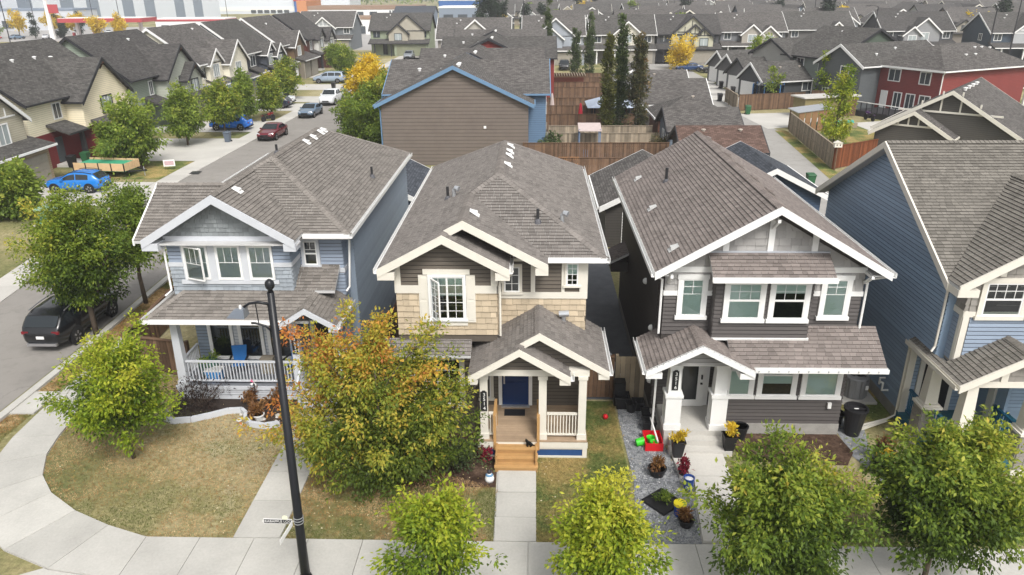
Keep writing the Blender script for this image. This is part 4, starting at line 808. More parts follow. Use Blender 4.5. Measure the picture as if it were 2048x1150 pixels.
# ---------------------------------------------------------------- bright blue house with cream trim at the right
M_blue4 = mat('bright_blue_siding', lin('#879bb1'), .5, .1); M_blue4f = mat('light_blue_siding', lin('#8794a5'), .5, .1); M_tshake = mat('taupe_shake', lin('#8b8781'), .75, .14, 3); M_teal = mat('teal_paint', lin('#1d5a78'), .45, .12); M_tealdeck = mat('teal_deck', lin('#2c6373'), .55, .12)
def right_house():
    rng = random.Random(9); h = thing('blue_house', 'bright blue house with tall side gable and cream trim', 'house', (16, 26, 0), world=True)
    ze, p = 5.85, .564; yf, ym, yb = 20.5, 26.0, 31.5; zt = ze + p * (ym - yf); x0, x1 = 12.22, 24.5
    rf = Roof(h, M_shD, M_soffit, 11)
    bx, bz, bp = 15.9, 5.95, .6; br = bz + (bx - x0) * bp; yv = yf + (br - ze) / p
    rf.face([[(x0, yf), (x0 + .02, yf), (bx, yv), (bx, ym), (x0, ym)], [(bx, yv), (19.6, yf), (x1, yf), (x1, ym), (bx, ym)]], (0, 1), ze, p, (x0, yf)); rf.face([[(x0, yb), (x1, yb), (x1, ym), (x0, ym)]], (0, -1), ze, p, (x0, yb)); rf.cap((x0, ym, zt), (x1, ym, zt))
    rf.face([[(x0, 20.0), (bx, 20.0), (bx, yv), (x0, yf + .1)]], (1, 0), bz, bp, (x0, 20)); rf.face([[(19.6, 20.0), (19.6, yf + .1), (bx, yv), (bx, 20.0)]], (-1, 0), bz, bp, (19.6, 20)); rf.cap((bx, 20.0, br), (bx, yv, br))
    pz, pp, pxl, pxm, pxr = 3.15, .54, 12.4, 14.3, 16.2
    rf.face([[(pxl, 19.2), (pxm, 19.2), (pxm, 20.48), (12.85, 20.48), (pxl, 20.48)], [(pxl, 20.48), (12.8, 20.48), (12.8, 20.95), (12.56, 20.95), (pxl, 22.4)][:0] or [(pxl, 20.48), (12.62, 20.48), (12.62, 22.3), (pxl, 22.3)]], (1, 0), pz, pp, (pxl, 20)); rf.face([[(pxr, 19.2), (pxr, 20.48), (pxm, 20.48), (pxm, 19.2)]], (-1, 0), pz, pp, (pxr, 20)); rf.cap((pxm, 19.2, 4.17), (pxm, 20.45, 4.17))
    rf.face([[(16.2, 19.6), (22, 19.6), (22, 20.48), (16.2, 20.48)]], (0, 1), 3.15, .6, (17, 19.6))
    rf.build()
    wl = part('wall', MB().box(12.6, 24.1, 21.0, 31.1, 3.0, 6.0).box(12.6, 24.1, 22.4, 31.1, 0, 3.0).prism([(12.6, 21.0, 6.0), (12.6, 31.1, 6.0), (12.6, ym, 8.86)], (11.4, 0, 0)), M_blue4, h)
    bay = part('bay_wall', MB().box(12.85, 18.8, 20.5, 21.0, 3.2, 6.0).prism([(12.85, 20.5, 6.0), (18.8, 20.5, 6.0), (bx, 20.5, 7.9)], (0, .5, 0)), M_tshake, h)
    siding(wl, (12.6, 31.1, 0), (0, -1, 0), [(0, .42), (8.7, .42), (8.7, 3.0), (0, 3.0)], M_blue4, rng=rng, ex=.14); siding(wl, (12.6, 31.1, 0), (0, -1, 0), [(0, 3.0), (10.1, 3.0), (10.1, 6.0), (5.1, 8.8), (0, 6.0)], M_blue4, rng=rng, ex=.14)
    part('foundation', MB().box(12.56, 12.6, 22.42, 31.1, 0, .42), M_found, h)
    B = (0, 20.5, 0)
    siding(bay, B, FX, [(13.05, 3.4), (18.8, 3.4), (18.8, 4.8), (13.05, 4.8)], M_blue4f, rng=rng); siding(bay, (12.85, 21, 0), (0, -1, 0), [(0, 3.3), (.5, 3.3), (.5, 4.8), (0, 4.8)], M_blue4f, rng=rng)
    shakes(bay, B, FX, [(12.95, 4.98), (13.1, 4.98), (18.7, 4.98), (18.7, 6.15), (bx, 7.85), (12.95, 6.15)], M_tshake, .2, (.2, .34), rng); shakes(bay, (12.85, 21, 0), (0, -1, 0), [(0, 4.98), (.5, 4.98), (.5, 5.9), (0, 5.9)], M_tshake, .2, (.2, .3), rng)
    for s0, s1, z0, z1, n in ((12.82, 18.8, 4.8, 4.98, .05), (12.82, 13.0, 3.3, 4.8, .05)): flat_board(h, B, FX, s0, s1, z0, z1, M_cream, n1=n)
    flat_board(h, (12.85, 21, 0), (0, -1, 0), 0, .54, 4.8, 4.98, M_cream, n1=.05); flat_board(h, (12.85, 21, 0), (0, -1, 0), .36, .5, 3.3, 4.8, M_cream, n1=.05)
    for x in (13.6, 14.75): flat_board(h, B, FX, x, x + .16, 6.1, bz + (x - x0) * bp - .18, M_cream, 'gable_batten', .06)
    for a, b in ((13.3, 14.42), (14.72, 15.84)): window(h, B, FX, a, b, 4.86, 5.9, .14, M_cream, (4, 2), gz=5.4, split=5.38, back='dark')
    rake(h, (x0, 20.0, bz), (bx, 20.0, br), M_cream, .26); rake(h, (bx, 20.0, br), (19.6, 20.0, bz), M_cream, .26); eave_return(h, x0 - .02, 12.8, 19.95, 20.5, 5.64, 5.86, M_cream)
    rake(h, (x0, yf, ze), (x0, ym, zt), M_cream, .24, nrm=(-1, 0, 0)); rake(h, (x0, ym, zt), (x0, yb, ze), M_cream, .24, nrm=(-1, 0, 0))
    part('soffit', MB().prism([(x0, yf, ze - .16), (x0, ym, zt - .16), (x0, ym, zt - .13), (x0, yf, ze - .13)], (.37, 0, 0)), M_soffit, h); part('soffit', MB().prism([(x0, yb, ze - .16), (x0, ym, zt - .16), (x0, ym, zt - .13), (x0, yb, ze - .13)], (.37, 0, 0)), M_soffit, h)
    downspout(h, [(12.3, 20.35, 5.8), (12.45, 20.9, 5.6), (12.52, 21.02, 5.4), (12.52, 21.02, 3.55), (12.4, 20.95, 3.4)], M_cream)
    # porch
    dk = part('porch_deck', MB().box(12.5, 16.2, 19.35, 22.4, .1, .42), M_teal, h)
    for k in range(22): part('deck_board', MB().box(12.48, 16.2, 19.33 + k * .139, 19.46 + k * .139, .423, .455, 1 + rng.uniform(-.08, .08)), M_tealdeck, dk)
    for x, y in ((13.0, 19.6), (14.95, 19.6), (12.75, 21.1)):
        o = part('porch_post', MB().frustum(x, y, 1.55, 3.0, .2, .2, .15, .15), M_cream, h); ps = part('post_pedestal', MB().box(x - .27, x + .27, y - .27, y + .27, 0, 1.4), M_tshake, o); part('post_cap', MB().box(x - .33, x + .33, y - .33, y + .33, 1.4, 1.48).box(x - .26, x + .26, y - .26, y + .26, 1.48, 1.55), M_cream, o); part('post_plinth', MB().box(x - .32, x + .32, y - .32, y + .32, 0, .2), M_cream, o)
        for z in (.3, .55, .8, 1.05):
            for k in range(2): part('shake_tile', MB().box(x - .26 + k * .27, x - .005 + k * .27, y - .295, y - .27, z - .1, z + .14, 1 + rng.uniform(-.12, .12)), M_tshake, o); part('shake_tile', MB().box(x - .295, x - .27, y - .26 + k * .27, y - .005 + k * .27, z - .1, z + .14, 1 + rng.uniform(-.12, .12)), M_tshake, o)
    part('corner_post', MB().box(12.5, 12.72, 22.2, 22.4, .45, 3.0), M_cream, h); part('porch_beam', MB().box(12.55, 16.1, 19.5, 19.75, 2.95, 3.15).box(12.6, 12.85, 19.75, 22.3, 2.95, 3.15), M_cream, h)
    railing(h, (12.72, 22.15, 0), (12.72, 21.4, 0), .55, 1.35, M_teal, 7); railing(h, (12.85, 20.8, 0), (12.95, 19.95, 0), .55, 1.35, M_teal, 7); railing(h, (15.25, 19.6, 0), (16.1, 19.6, 0), .55, 1.35, M_teal, 8); railing(h, (14.95, 19.95, 0), (14.95, 21.2, 0), .55, 1.35, M_teal, 11)
    siding(wl, (0, 22.4, 0), FX, [(12.75, .45), (18, .45), (18, 3.0), (12.75, 3.0)], M_blue4, rng=rng); part('front_door', MB().box(13.15, 14.05, 22.28, 22.36, .46, 2.55), mat('dark_door', (.02, .018, .02), .3), h)
    flat_board(h, (0, 22.4, 0), FX, 12.98, 13.14, .46, 2.65, M_cream, 'door_casing', .08); flat_board(h, (0, 22.4, 0), FX, 14.06, 14.22, .46, 2.65, M_cream, 'door_casing', .08); part('inner_wall', MB().box(15.0, 15.1, 20.8, 22.36, .46, 3.0), M_blue4, h); part('inner_post', MB().box(14.92, 15.0, 21.3, 21.6, .46, 2.95), M_cream, h)
    gw = part('porch_gable_wall', MB().prism([(12.75, 19.55, 3.12), (15.85, 19.55, 3.12), (pxm, 19.55, 3.98)], (0, .3, 0)), M_tshake, h); shakes(gw, (0, 19.55, 0), FX, [(12.8, 3.15), (15.8, 3.15), (pxm, 3.95)], M_tshake, .2, (.2, .3), rng); flat_board(h, (0, 19.55, 0), FX, 13.75, 13.95, 3.15, 3.7, M_cream, 'gable_batten', .06)
    rake(h, (pxl, 19.2, pz), (pxm, 19.2, 4.176), M_cream, .24); rake(h, (pxm, 19.2, 4.176), (pxr, 19.2, pz), M_cream, .24); gutter(h, (pxl, 22.3, pz), (pxl, 19.18, pz), (-1, 0, 0), M_cream); part('porch_ceiling', MB().box(12.5, 16.1, 19.6, 22.38, 3.0, 3.04), M_soffit, h)
    downspout(h, [(12.4, 22.2, 3.0), (12.5, 22.35, 2.8), (12.5, 22.35, .25), (12.2, 22.25, .15), (11.2, 21.9, .1)], M_cream)
    part('intake_pipes', MB().tube([(12.58, 23.6, 1.0), (12.4, 23.6, 1.0), (12.4, 23.6, .75)], .04, 8), M_white, h); part('exhaust_pipe', MB().tube([(12.58, 23.25, .7), (12.35, 23.25, .7), (12.35, 23.25, 1.0), (12.25, 23.2, 1.05)], .04, 8), M_white, h)
right_house()

# ---------------------------------------------------------------- fences
_bm = {}
def board_mesh(m, w, h, s):
    k = (m.name, round(w, 2), round(h, 2), s)
    if k not in _bm: _bm[k] = MB().box(-w / 2 + .006, w / 2 - .006, -.012, .012, .06, h, s).mesh('fence_board', m)
    return _bm[k]
def fence(label, a, b, h, m, w=.15, post=2.4, cap=True, group=None, mid=False, rails=(.35, .85)):
    """board fence from a to b: boards, posts, rails and a cap, each a part"""
    a = Vector((*a, 0)); b = Vector((*b, 0)); L = (b - a).length; d = (b - a) / L; ang = math.atan2(d.y, d.x)
    f = thing('board_fence', label, 'fence', tuple((a + b) / 2), ang, group); n = max(1, round(L / w)); ww = L / n; rng = random.Random(round(L * 100))
    for k in range(n):
        o = _link('fence_board', board_mesh(m, ww, h, rng.choice((.7, .85, 1.0, 1.15, 1.35))), f); o.location = (-L / 2 + (k + .5) * ww, rng.uniform(-.004, .004), 0)
    np = max(1, round(L / post))
    pm = MB().box(-.05, .05, .02, .12, 0, h + .06).mesh('fence_post', m)
    for k in range(np + 1): o = _link('fence_post', pm, f); o.location = (-L / 2 + .05 + (L - .1) * k / np, 0, 0)
    for r_ in rails: part('fence_rail', MB().box(-L / 2, L / 2, .014, .05, h * r_ - .04, h * r_ + .04), m, f)
    if mid: part('fence_rail', MB().box(-L / 2, L / 2, -.05, -.014, h * .52 - .04, h * .52 + .04), m, f)
    if cap: part('fence_cap', MB().box(-L / 2, L / 2, -.07, .07, h + .002, h + .042), m, f)
    return f
fence('dark board fence between beige and charcoal houses', (2.02, 35.5), (2.02, 23.75), 1.6, mat('dark_fence', lin('#574d44'), .9, .3), .16)
fence('short cedar fence panel beside the beige house porch', (1.75, 23.7), (2.95, 23.7), 1.7, M_fence)
gt = fence('weathered brown gate against the charcoal house', (2.98, 23.65), (4.05, 23.65), 1.75, mat('gate_wood', lin('#9b8d78'), .85, .2), .18, cap=False); gt.name = 'yard_gate'; gt['category'] = 'gate'
fence('pale side gate behind the air conditioner', (10.25, 25.2), (12.55, 25.2), 1.9, mat('pale_gate', lin('#b9bcc0'), .8, .15), .2, cap=False)
fence('cedar fence beside the left porch', (-16.0, 25.6), (-13.2, 25.0), 1.5, M_fence)
fence('cedar fence running back along the street verge', (-16.0, 25.7), (-16.6, 36.5), 1.5, M_fence)
fence('tall cedar fence behind the beige house yard', (-.9, 61.8), (11.3, 61.9), 1.9, M_fence, .17)
fence('lower cedar fence with raised edge in the beige house yard', (.5, 57.0), (7.2, 57.0), 1.7, M_fence, .17)
# ---------------------------------------------------------------- trees and plants
import numpy as np
M_bark = mat('bark', lin('#5b5046'), .9, .4, 5, 30, .6); M_pale_bark = mat('pale_bark', lin('#a39c8f'), .9, .35, 5, 30, .5)
G_NEAR = leafmat('ash_leaves', [(0, '#3a4c20'), (.3, '#627a2e'), (.6, '#8c9c3a'), (.85, '#b0b24a'), (1, '#c2b04a')], .45)
G_LIME = leafmat('lime_leaves', [(0, '#3d521c'), (.3, '#6a8428'), (.6, '#98a72f'), (1, '#c3c046')], .42)
G_FALL = leafmat('autumn_leaves', [(0, '#56682a'), (.25, '#86953a'), (.48, '#b3b048'), (.66, '#d0b64e'), (.84, '#d29c4e'), (1, '#c67e48')], .5)
G_STREET = leafmat('street_tree_leaves', [(0, '#465828'), (.4, '#728a36'), (.75, '#98a846'), (1, '#babe58')], .5)
G_YELLOW = leafmat('yellow_leaves', [(0, '#bca632'), (.4, '#dcc03c'), (.8, '#ecd24e'), (1, '#f2de7c')], .5)
G_POPLAR = leafmat('poplar_leaves', [(0, '#34402a'), (.5, '#56663e'), (1, '#7a8650')], .3)
G_RUST = leafmat('rusty_poplar_leaves', [(0, '#3c402a'), (.5, '#606040'), (.8, '#7c6846'), (1, '#94724a')], .3)
G_OLIVE = leafmat('olive_poplar_leaves', [(0, '#3a4020'), (.5, '#666a34'), (1, '#8d8548')], .35)
G_PINE = leafmat('spruce_needles', [(0, '#18241a'), (.6, '#2c3c2a'), (1, '#46553c')], .2)
G_SHRUB = leafmat('dark_twig_shrub', [(0, '#1d1715'), (.6, '#3a2d28'), (1, '#564640')], .2)
G_RUSSET = leafmat('russet_plants', [(0, '#4f3422'), (.5, '#87603a'), (1, '#b18e58')], .3)
G_RED = leafmat('red_plants', [(0, '#4c1220'), (.6, '#8e2338'), (1, '#b8405a')], .3)
G_PALE = leafmat('pale_flowers', [(0, '#5b6648'), (.5, '#b9b9a4'), (1, '#e6e2da')], .3)
def leaf_mesh(name, C, D, N, L, W, sh, m):
    """one folded leaf per row: base C, direction D, face normal N, length L, width W"""
    n = len(C); S = np.cross(D, N); S /= np.maximum(np.linalg.norm(S, axis=1, keepdims=True), 1e-6); U = np.cross(S, D)
    v = np.empty((n, 4, 3)); mid = C + D * (L * .45)[:, None]; up = U * (W * .22)[:, None]
    v[:, 0] = C; v[:, 1] = mid + S * (W * .5)[:, None] + up; v[:, 2] = C + D * L[:, None]; v[:, 3] = mid - S * (W * .5)[:, None] + up
    me = bpy.data.meshes.new(name); me.vertices.add(n * 4); me.vertices.foreach_set('co', v.ravel())
    b = np.arange(n)[:, None] * 4; tri = np.concatenate([b + [0, 1, 2], b + [0, 2, 3]], 1).ravel()
    me.loops.add(n * 6); me.loops.foreach_set('vertex_index', tri.astype(np.int32)); me.polygons.add(n * 2)
    me.polygons.foreach_set('loop_start', (np.arange(n * 2) * 3).astype(np.int32)); me.polygons.foreach_set('loop_total', np.full(n * 2, 3, np.int32))
    me.update(); me.materials.append(m); a = me.attributes.new('shade', 'FLOAT', 'FACE'); a.data.foreach_set('value', np.repeat(np.clip(sh, 0, 1), 2).astype(np.float32)); return me
def foliage(rng, ells, n_clump, per, sig, L, W, droop=.35, tone=None, hollow=.45, limbs=None, vary=.1):
    """leaves strung along limbs that reach out through the union of ellipsoids [(cx, cy, cz, rx, ry, rz)]"""
    E = np.array(ells, float); vol = E[:, 3] * E[:, 4] * E[:, 5]; nb = max(3, n_clump // 7); pick = rng.choice(len(E), nb, p=vol / vol.sum())
    d = rng.normal(size=(nb, 3)); d[:, 2] += .35; d /= np.linalg.norm(d, axis=1, keepdims=True); r = 1.0 + .2 * rng.normal(size=nb); r[rng.random(nb) < .3] *= .65
    tip = E[pick, :3] + d * r[:, None] * E[pick, 3:]; ax = E[pick, :2] * .5; rad = np.linalg.norm(tip[:, :2] - ax, axis=1); lo = (E[:, 2] - E[:, 5]).min()
    root = np.c_[ax, np.maximum(lo + .1, tip[:, 2] - rad * .9 - .45 * E[pick, 5])]
    if limbs is not None: limbs += [(root[k], (root[k] + tip[k]) / 2 + np.array([0, 0, .1 * rad[k]]), tip[k]) for k in range(nb)]
    m = 7; q = np.repeat(np.arange(nb), m); t = hollow * .8 + (1.02 - hollow * .8) * rng.random(nb * m); mid = (root + tip) / 2; mid[:, 2] += .1 * rad
    cc = ((1 - t) ** 2)[:, None] * root[q] + (2 * t * (1 - t))[:, None] * (mid * 2 - (root + tip) / 2)[q] + (t ** 2)[:, None] * tip[q] + rng.normal(size=(nb * m, 3)) * sig * .6
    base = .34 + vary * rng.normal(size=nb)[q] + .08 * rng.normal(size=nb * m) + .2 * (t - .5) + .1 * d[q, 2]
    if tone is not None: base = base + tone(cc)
    k = np.repeat(np.arange(len(cc)), rng.poisson(per, len(cc))); n = len(k); w = (1.3 - .65 * t)[k][:, None]; g = rng.normal(size=(n, 3)) * sig * w * np.array([1, 1, .85]); dk = d[q[k]]
    C = cc[k] + g; D = g / np.maximum(np.linalg.norm(g, axis=1, keepdims=True), 1e-6) * .55 + rng.normal(size=(n, 3)) * .45 + dk * .45; D[:, 2] -= droop
    D /= np.linalg.norm(D, axis=1, keepdims=True); N = rng.normal(size=(n, 3)) * .6 + np.array([0, 0, 1.0]) + dk * .3; N /= np.linalg.norm(N, axis=1, keepdims=True)
    s = rng.uniform(.55, 1.35, n); return C, D, N, L * s, W * s * rng.uniform(.8, 1.2, n), base[k] + rng.normal(size=n) * .12, cc
def tree(name, label, loc, ells, n_clump, per, sig, L, W, m, trunk_r=.09, seed=1, tone=None, bark=None, droop=.35, n_limb=9, group=None, fork=.3, hollow=.45, cat='tree', stems=1, vary=.1):
    rng = np.random.default_rng(seed); t = thing(name, label, cat, loc, 0, group); limbs = []
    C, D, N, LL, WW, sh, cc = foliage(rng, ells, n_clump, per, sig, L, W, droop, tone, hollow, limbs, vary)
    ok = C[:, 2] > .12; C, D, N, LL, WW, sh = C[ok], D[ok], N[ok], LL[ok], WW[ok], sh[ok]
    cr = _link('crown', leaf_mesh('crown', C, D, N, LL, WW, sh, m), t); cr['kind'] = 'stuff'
    top = max(e[2] for e in ells); bot = min(e[2] - e[5] for e in ells); cx, cy = ells[0][0], ells[0][1]; fz = max(.25, bot + (top - bot) * fork)
    order = rng.permutation(len(limbs))
    for q in range(stems):
        ox, oy = (rng.normal(size=2) * .25 if stems > 1 else (0, 0))
        tr = part('trunk', MB().tube([(ox * .3, oy * .3, -.05), (ox * .5 + rng.normal() * .03, oy * .5, fz * .5), (cx * .4 + ox, cy * .4 + oy, fz), (cx * .8 + ox, cy * .8 + oy, top)], [trunk_r * 1.25, trunk_r, trunk_r * .8, trunk_r * .25], 8), bark or M_bark, t, True)
        for k in order[q::stems][:n_limb]: a, b, e = limbs[k]; part('branch', MB().tube([a, b, e], [trunk_r * .5, trunk_r * .3, trunk_r * .1], 5, cap=False), bark or M_bark, tr, True)
    return t
def shrub(name, label, loc, rad, h, n, L, W, m, seed=1, droop=0., cat='shrub', group=None, twigs=6):
    rng = np.random.default_rng(seed); t = thing(name, label, cat, loc, 0, group)
    C, D, N, LL, WW, sh, cc = foliage(rng, [(0, 0, h * .5, rad, rad, h * .5)], max(4, n // 12), 12, rad * .2, L, W, droop, hollow=.2)
    C[:, 2] = np.abs(C[:, 2]) + .01; c = _link('foliage', leaf_mesh('foliage', C, D, N, LL, WW, sh, m), t); c['kind'] = 'stuff'
    for e in cc[:twigs]: part('stem', MB().tube([(0, 0, 0), tuple(e * .6), tuple(e)], [.02, .012, .005], 4, cap=False), M_bark, t)
    return t
# near trees
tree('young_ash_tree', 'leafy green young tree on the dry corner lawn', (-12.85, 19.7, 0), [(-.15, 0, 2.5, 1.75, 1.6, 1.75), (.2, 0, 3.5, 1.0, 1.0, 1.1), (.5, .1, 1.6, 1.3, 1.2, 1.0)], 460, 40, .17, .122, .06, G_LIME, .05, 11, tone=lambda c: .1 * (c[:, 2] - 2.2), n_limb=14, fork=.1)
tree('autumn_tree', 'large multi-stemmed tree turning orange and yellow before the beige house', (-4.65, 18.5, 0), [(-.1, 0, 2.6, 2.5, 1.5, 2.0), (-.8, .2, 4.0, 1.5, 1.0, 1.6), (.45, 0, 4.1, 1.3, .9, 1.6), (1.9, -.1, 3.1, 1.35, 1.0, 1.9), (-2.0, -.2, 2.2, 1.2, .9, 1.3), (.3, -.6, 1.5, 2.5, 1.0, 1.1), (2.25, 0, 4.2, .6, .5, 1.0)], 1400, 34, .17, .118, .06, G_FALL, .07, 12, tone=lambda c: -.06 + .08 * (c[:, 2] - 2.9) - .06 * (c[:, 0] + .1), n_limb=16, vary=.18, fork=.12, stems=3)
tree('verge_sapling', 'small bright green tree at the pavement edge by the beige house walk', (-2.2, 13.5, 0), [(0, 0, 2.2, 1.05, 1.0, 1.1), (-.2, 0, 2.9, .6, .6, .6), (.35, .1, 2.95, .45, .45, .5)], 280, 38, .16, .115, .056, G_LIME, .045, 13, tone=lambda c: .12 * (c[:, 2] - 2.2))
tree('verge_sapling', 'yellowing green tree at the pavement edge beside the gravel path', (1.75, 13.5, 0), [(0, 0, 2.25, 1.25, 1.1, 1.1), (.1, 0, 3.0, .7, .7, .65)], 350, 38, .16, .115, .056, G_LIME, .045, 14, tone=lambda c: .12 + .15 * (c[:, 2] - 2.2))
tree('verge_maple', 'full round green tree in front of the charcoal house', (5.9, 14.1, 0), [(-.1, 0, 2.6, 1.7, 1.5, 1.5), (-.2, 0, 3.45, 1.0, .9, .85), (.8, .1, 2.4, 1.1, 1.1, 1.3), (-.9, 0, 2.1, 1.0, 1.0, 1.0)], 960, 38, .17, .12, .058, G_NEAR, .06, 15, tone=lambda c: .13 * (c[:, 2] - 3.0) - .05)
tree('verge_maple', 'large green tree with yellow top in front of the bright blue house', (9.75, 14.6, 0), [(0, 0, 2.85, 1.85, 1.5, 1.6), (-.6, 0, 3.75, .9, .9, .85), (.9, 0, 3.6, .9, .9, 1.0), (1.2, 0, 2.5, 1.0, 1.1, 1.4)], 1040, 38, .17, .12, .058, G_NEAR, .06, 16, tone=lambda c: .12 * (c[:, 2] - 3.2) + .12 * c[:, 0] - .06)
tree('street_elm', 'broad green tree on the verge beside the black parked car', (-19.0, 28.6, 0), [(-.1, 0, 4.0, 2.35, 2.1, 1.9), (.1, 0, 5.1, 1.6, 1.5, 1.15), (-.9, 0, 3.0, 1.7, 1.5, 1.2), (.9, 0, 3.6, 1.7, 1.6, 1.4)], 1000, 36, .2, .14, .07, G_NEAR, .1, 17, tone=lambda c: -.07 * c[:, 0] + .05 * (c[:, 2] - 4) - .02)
tree('street_elm', 'darker green tree on the verge behind the broad street tree', (-18.6, 32.2, 0), [(.2, 0, 3.9, 1.5, 1.4, 1.9), (.3, 0, 4.9, 1.1, 1.0, 1.0)], 440, 36, .2, .14, .07, G_STREET, .09, 18)
# shrubs and bed plants by the houses
shrub('twiggy_shrub', 'dark leafless twiggy shrub before the grey-blue porch', (-12.0, 22.9, 0), 1.05, .95, 1600, .12, .03, G_SHRUB, 21, twigs=22)
for k, (x, y, r, h, m, lab) in enumerate([(-10.35, 23.0, .38, .55, G_RUSSET, 'tan dried perennial clump under the porch rail by the lamp post'), (-9.35, 23.05, .42, .6, G_RUSSET, 'rust brown perennial clump at the right end of the porch bed'), (-9.7, 22.35, .35, .4, G_RUSSET, 'low brown plants around the white flower pot'), (-12.95, 21.9, .3, .4, G_PALE, 'pale flowering plant at the left tip of the curved bed')]): shrub('perennial_plant', lab, (x, y, .02), r, h, 420, .13, .04, m, 30 + k)
shrub('juniper_shrub', 'dark green shrub below the autumn tree by the wooden steps', (-2.15, 19.5, 0), .8, .85, 1500, .1, .05, G_POPLAR, 41)
shrub('red_shrub', 'small crimson shrub beside the wooden steps', (-1.45, 19.75, 0), .28, .5, 420, .09, .05, G_RED, 42)
# columnar poplars
def poplar(label, x, y, h, r, m, seed, bark=None):
    tree('columnar_poplar', label, (x, y, 0), [(0, 0, h * .36, r, r, h * .34), (0, 0, h * .62, r * .75, r * .75, h * .3), (.05, 0, h * .85, r * .4, r * .4, h * .16)], int(330 * h / 8), 20, .15, .24, .12, m, .08, seed, droop=-.3, n_limb=5, hollow=.3, bark=bark or M_pale_bark, group='columnar poplars along the yard fence')
poplar('olive columnar poplar with bare pale trunk, thinnest of three', 7.0, 72.5, 10.4, .6, G_OLIVE, 51); poplar('dark green columnar poplar between two others', 8.4, 74.0, 11.6, .7, G_POPLAR, 52); poplar('rust-tinged columnar poplar nearest the garage roofs', 9.75, 71.5, 11.2, .95, G_RUST, 53)
for k, (x, y, h, m, lab) in enumerate([(2.3, 128, 12.5, G_POPLAR, 'dark columnar poplar beside the red house wall'), (6.3, 118, 8.8, G_POPLAR, 'short dark columnar poplar behind the pergola'), (8.8, 122, 10.5, G_POPLAR, 'dark columnar poplar behind the cedar yard fences')]): poplar(lab, x, y, h, .95, m, 55 + k)
# street trees on the far side of the road
for k, (x, y, rx, zc, rz, lab, m) in enumerate([(-33.9, 46.3, 1.75, 2.6, 1.8, 'small green tree by the utility box at the left driveway', G_STREET), (-35.5, 45.5, 1.7, 2.3, 1.6, 'second small green tree by the left driveway', G_STREET), (-33.2, 61.0, 2.9, 4.1, 2.7, 'round green tree above the lawn sign', G_STREET), (-35.2, 61.6, 2.0, 2.9, 1.7, 'low green tree behind the trailer', G_STREET), (-33.4, 70.6, 2.5, 4.0, 2.4, 'round green tree beside the driveway of the royal blue hatchback', G_STREET), (-31.6, 75.5, 2.1, 4.1, 2.2, 'light green tree beyond the royal blue hatchback', G_NEAR), (-32.4, 83.4, 2.3, 3.7, 2.4, 'round green tree by the upturned bicycle', G_STREET), (-30.6, 87.0, 1.6, 3.6, 2.0, 'light green tree next to the navy hatchback', G_NEAR), (-33.3, 101.5, 2.3, 4.0, 2.5, 'green tree before the brown row house', G_NEAR), (-30.5, 124, 2.0, 3.8, 2.6, 'tall green tree beyond the silver van', G_STREET), (-33, 128, 1.7, 4.6, 2.2, 'green tree before the half-timbered row house', G_STREET)]):
    zc, rz, rx = zc * .8, rz * .82, rx * .84; tree('street_tree', lab, (x, y, 0), [(0, 0, zc, rx, rx, rz), (.1, 0, zc + rz * .45, rx * .6, rx * .6, rz * .6), (-.2, 0, zc - rz * .35, rx * .85, rx * .85, rz * .55)], 560, 22, .26, .27, .15, m, .1, 60 + k, fork=.2, hollow=.3, tone=lambda c: .12 + 0 * c[:, 0], group='street trees along the far kerb')
# foliage behind the left house and beside the brown house
tree('yellow_tree', 'bright golden yellow tree by the brown gabled house', (-17.9, 81, 0), [(0, 0, 5.3, 2.1, 1.8, 2.0), (-.6, 0, 4.0, 1.8, 1.6, 1.5), (1.2, 0, 6.0, 1.1, 1.0, 1.2), (1.2, 0, 4.2, 1.2, 1.2, 1.4)], 480, 22, .3, .32, .17, G_YELLOW, .12, 81, n_limb=14)
for k, (x, y, r, zc, rz, m, lab) in enumerate([(-15.6, 70, 2.3, 2.5, 2.4, G_STREET, 'green bushy tree against the brown house corner'), (-18.3, 76, 2.0, 1.9, 1.8, G_NEAR, 'light green bush beside the road behind the grey-blue house'), (-16.0, 74.5, 1.9, 3.6, 2.0, G_NEAR, 'yellow-green tree below the golden tree'), (-15.0, 78, 1.8, 3.4, 2.2, G_STREET, 'green tree left of the brown house gutter')]): tree('bushy_tree', lab, (x, y, 0), [(0, 0, zc, r, r, rz), (.5, 0, zc * .6, r * .8, r * .8, rz * .5)], 380, 22, .26, .26, .14, m, .09, 83 + k)
tree('birch_tree', 'yellow-green young birch above the weathered corner fence', (28.6, 71.5, 0), [(0, 0, 2.8, 1.5, 1.5, 2.3), (.1, 0, 4.8, 1.0, 1.0, 1.6), (.5, 0, 6.2, .5, .5, 1.0)], 230, 22, .25, .26, .15, G_LIME, .06, 91, tone=lambda c: .25 - .06 * (c[:, 2] - 3))
tree('aspen_sapling', 'thin young aspen inside the fenced yard by the garages', (29.3, 94, 0), [(0, 0, 3.2, .8, .8, 2.2)], 60, 20, .22, .26, .15, G_NEAR, .05, 92); tree('aspen_sapling', 'young aspen beside the dark garage wall', (35.2, 94, 0), [(0, 0, 3.4, 1.1, 1.1, 2.6), (0, 0, 5.6, .5, .5, 1.4)], 100, 20, .22, .28, .15, G_LIME, .05, 93)
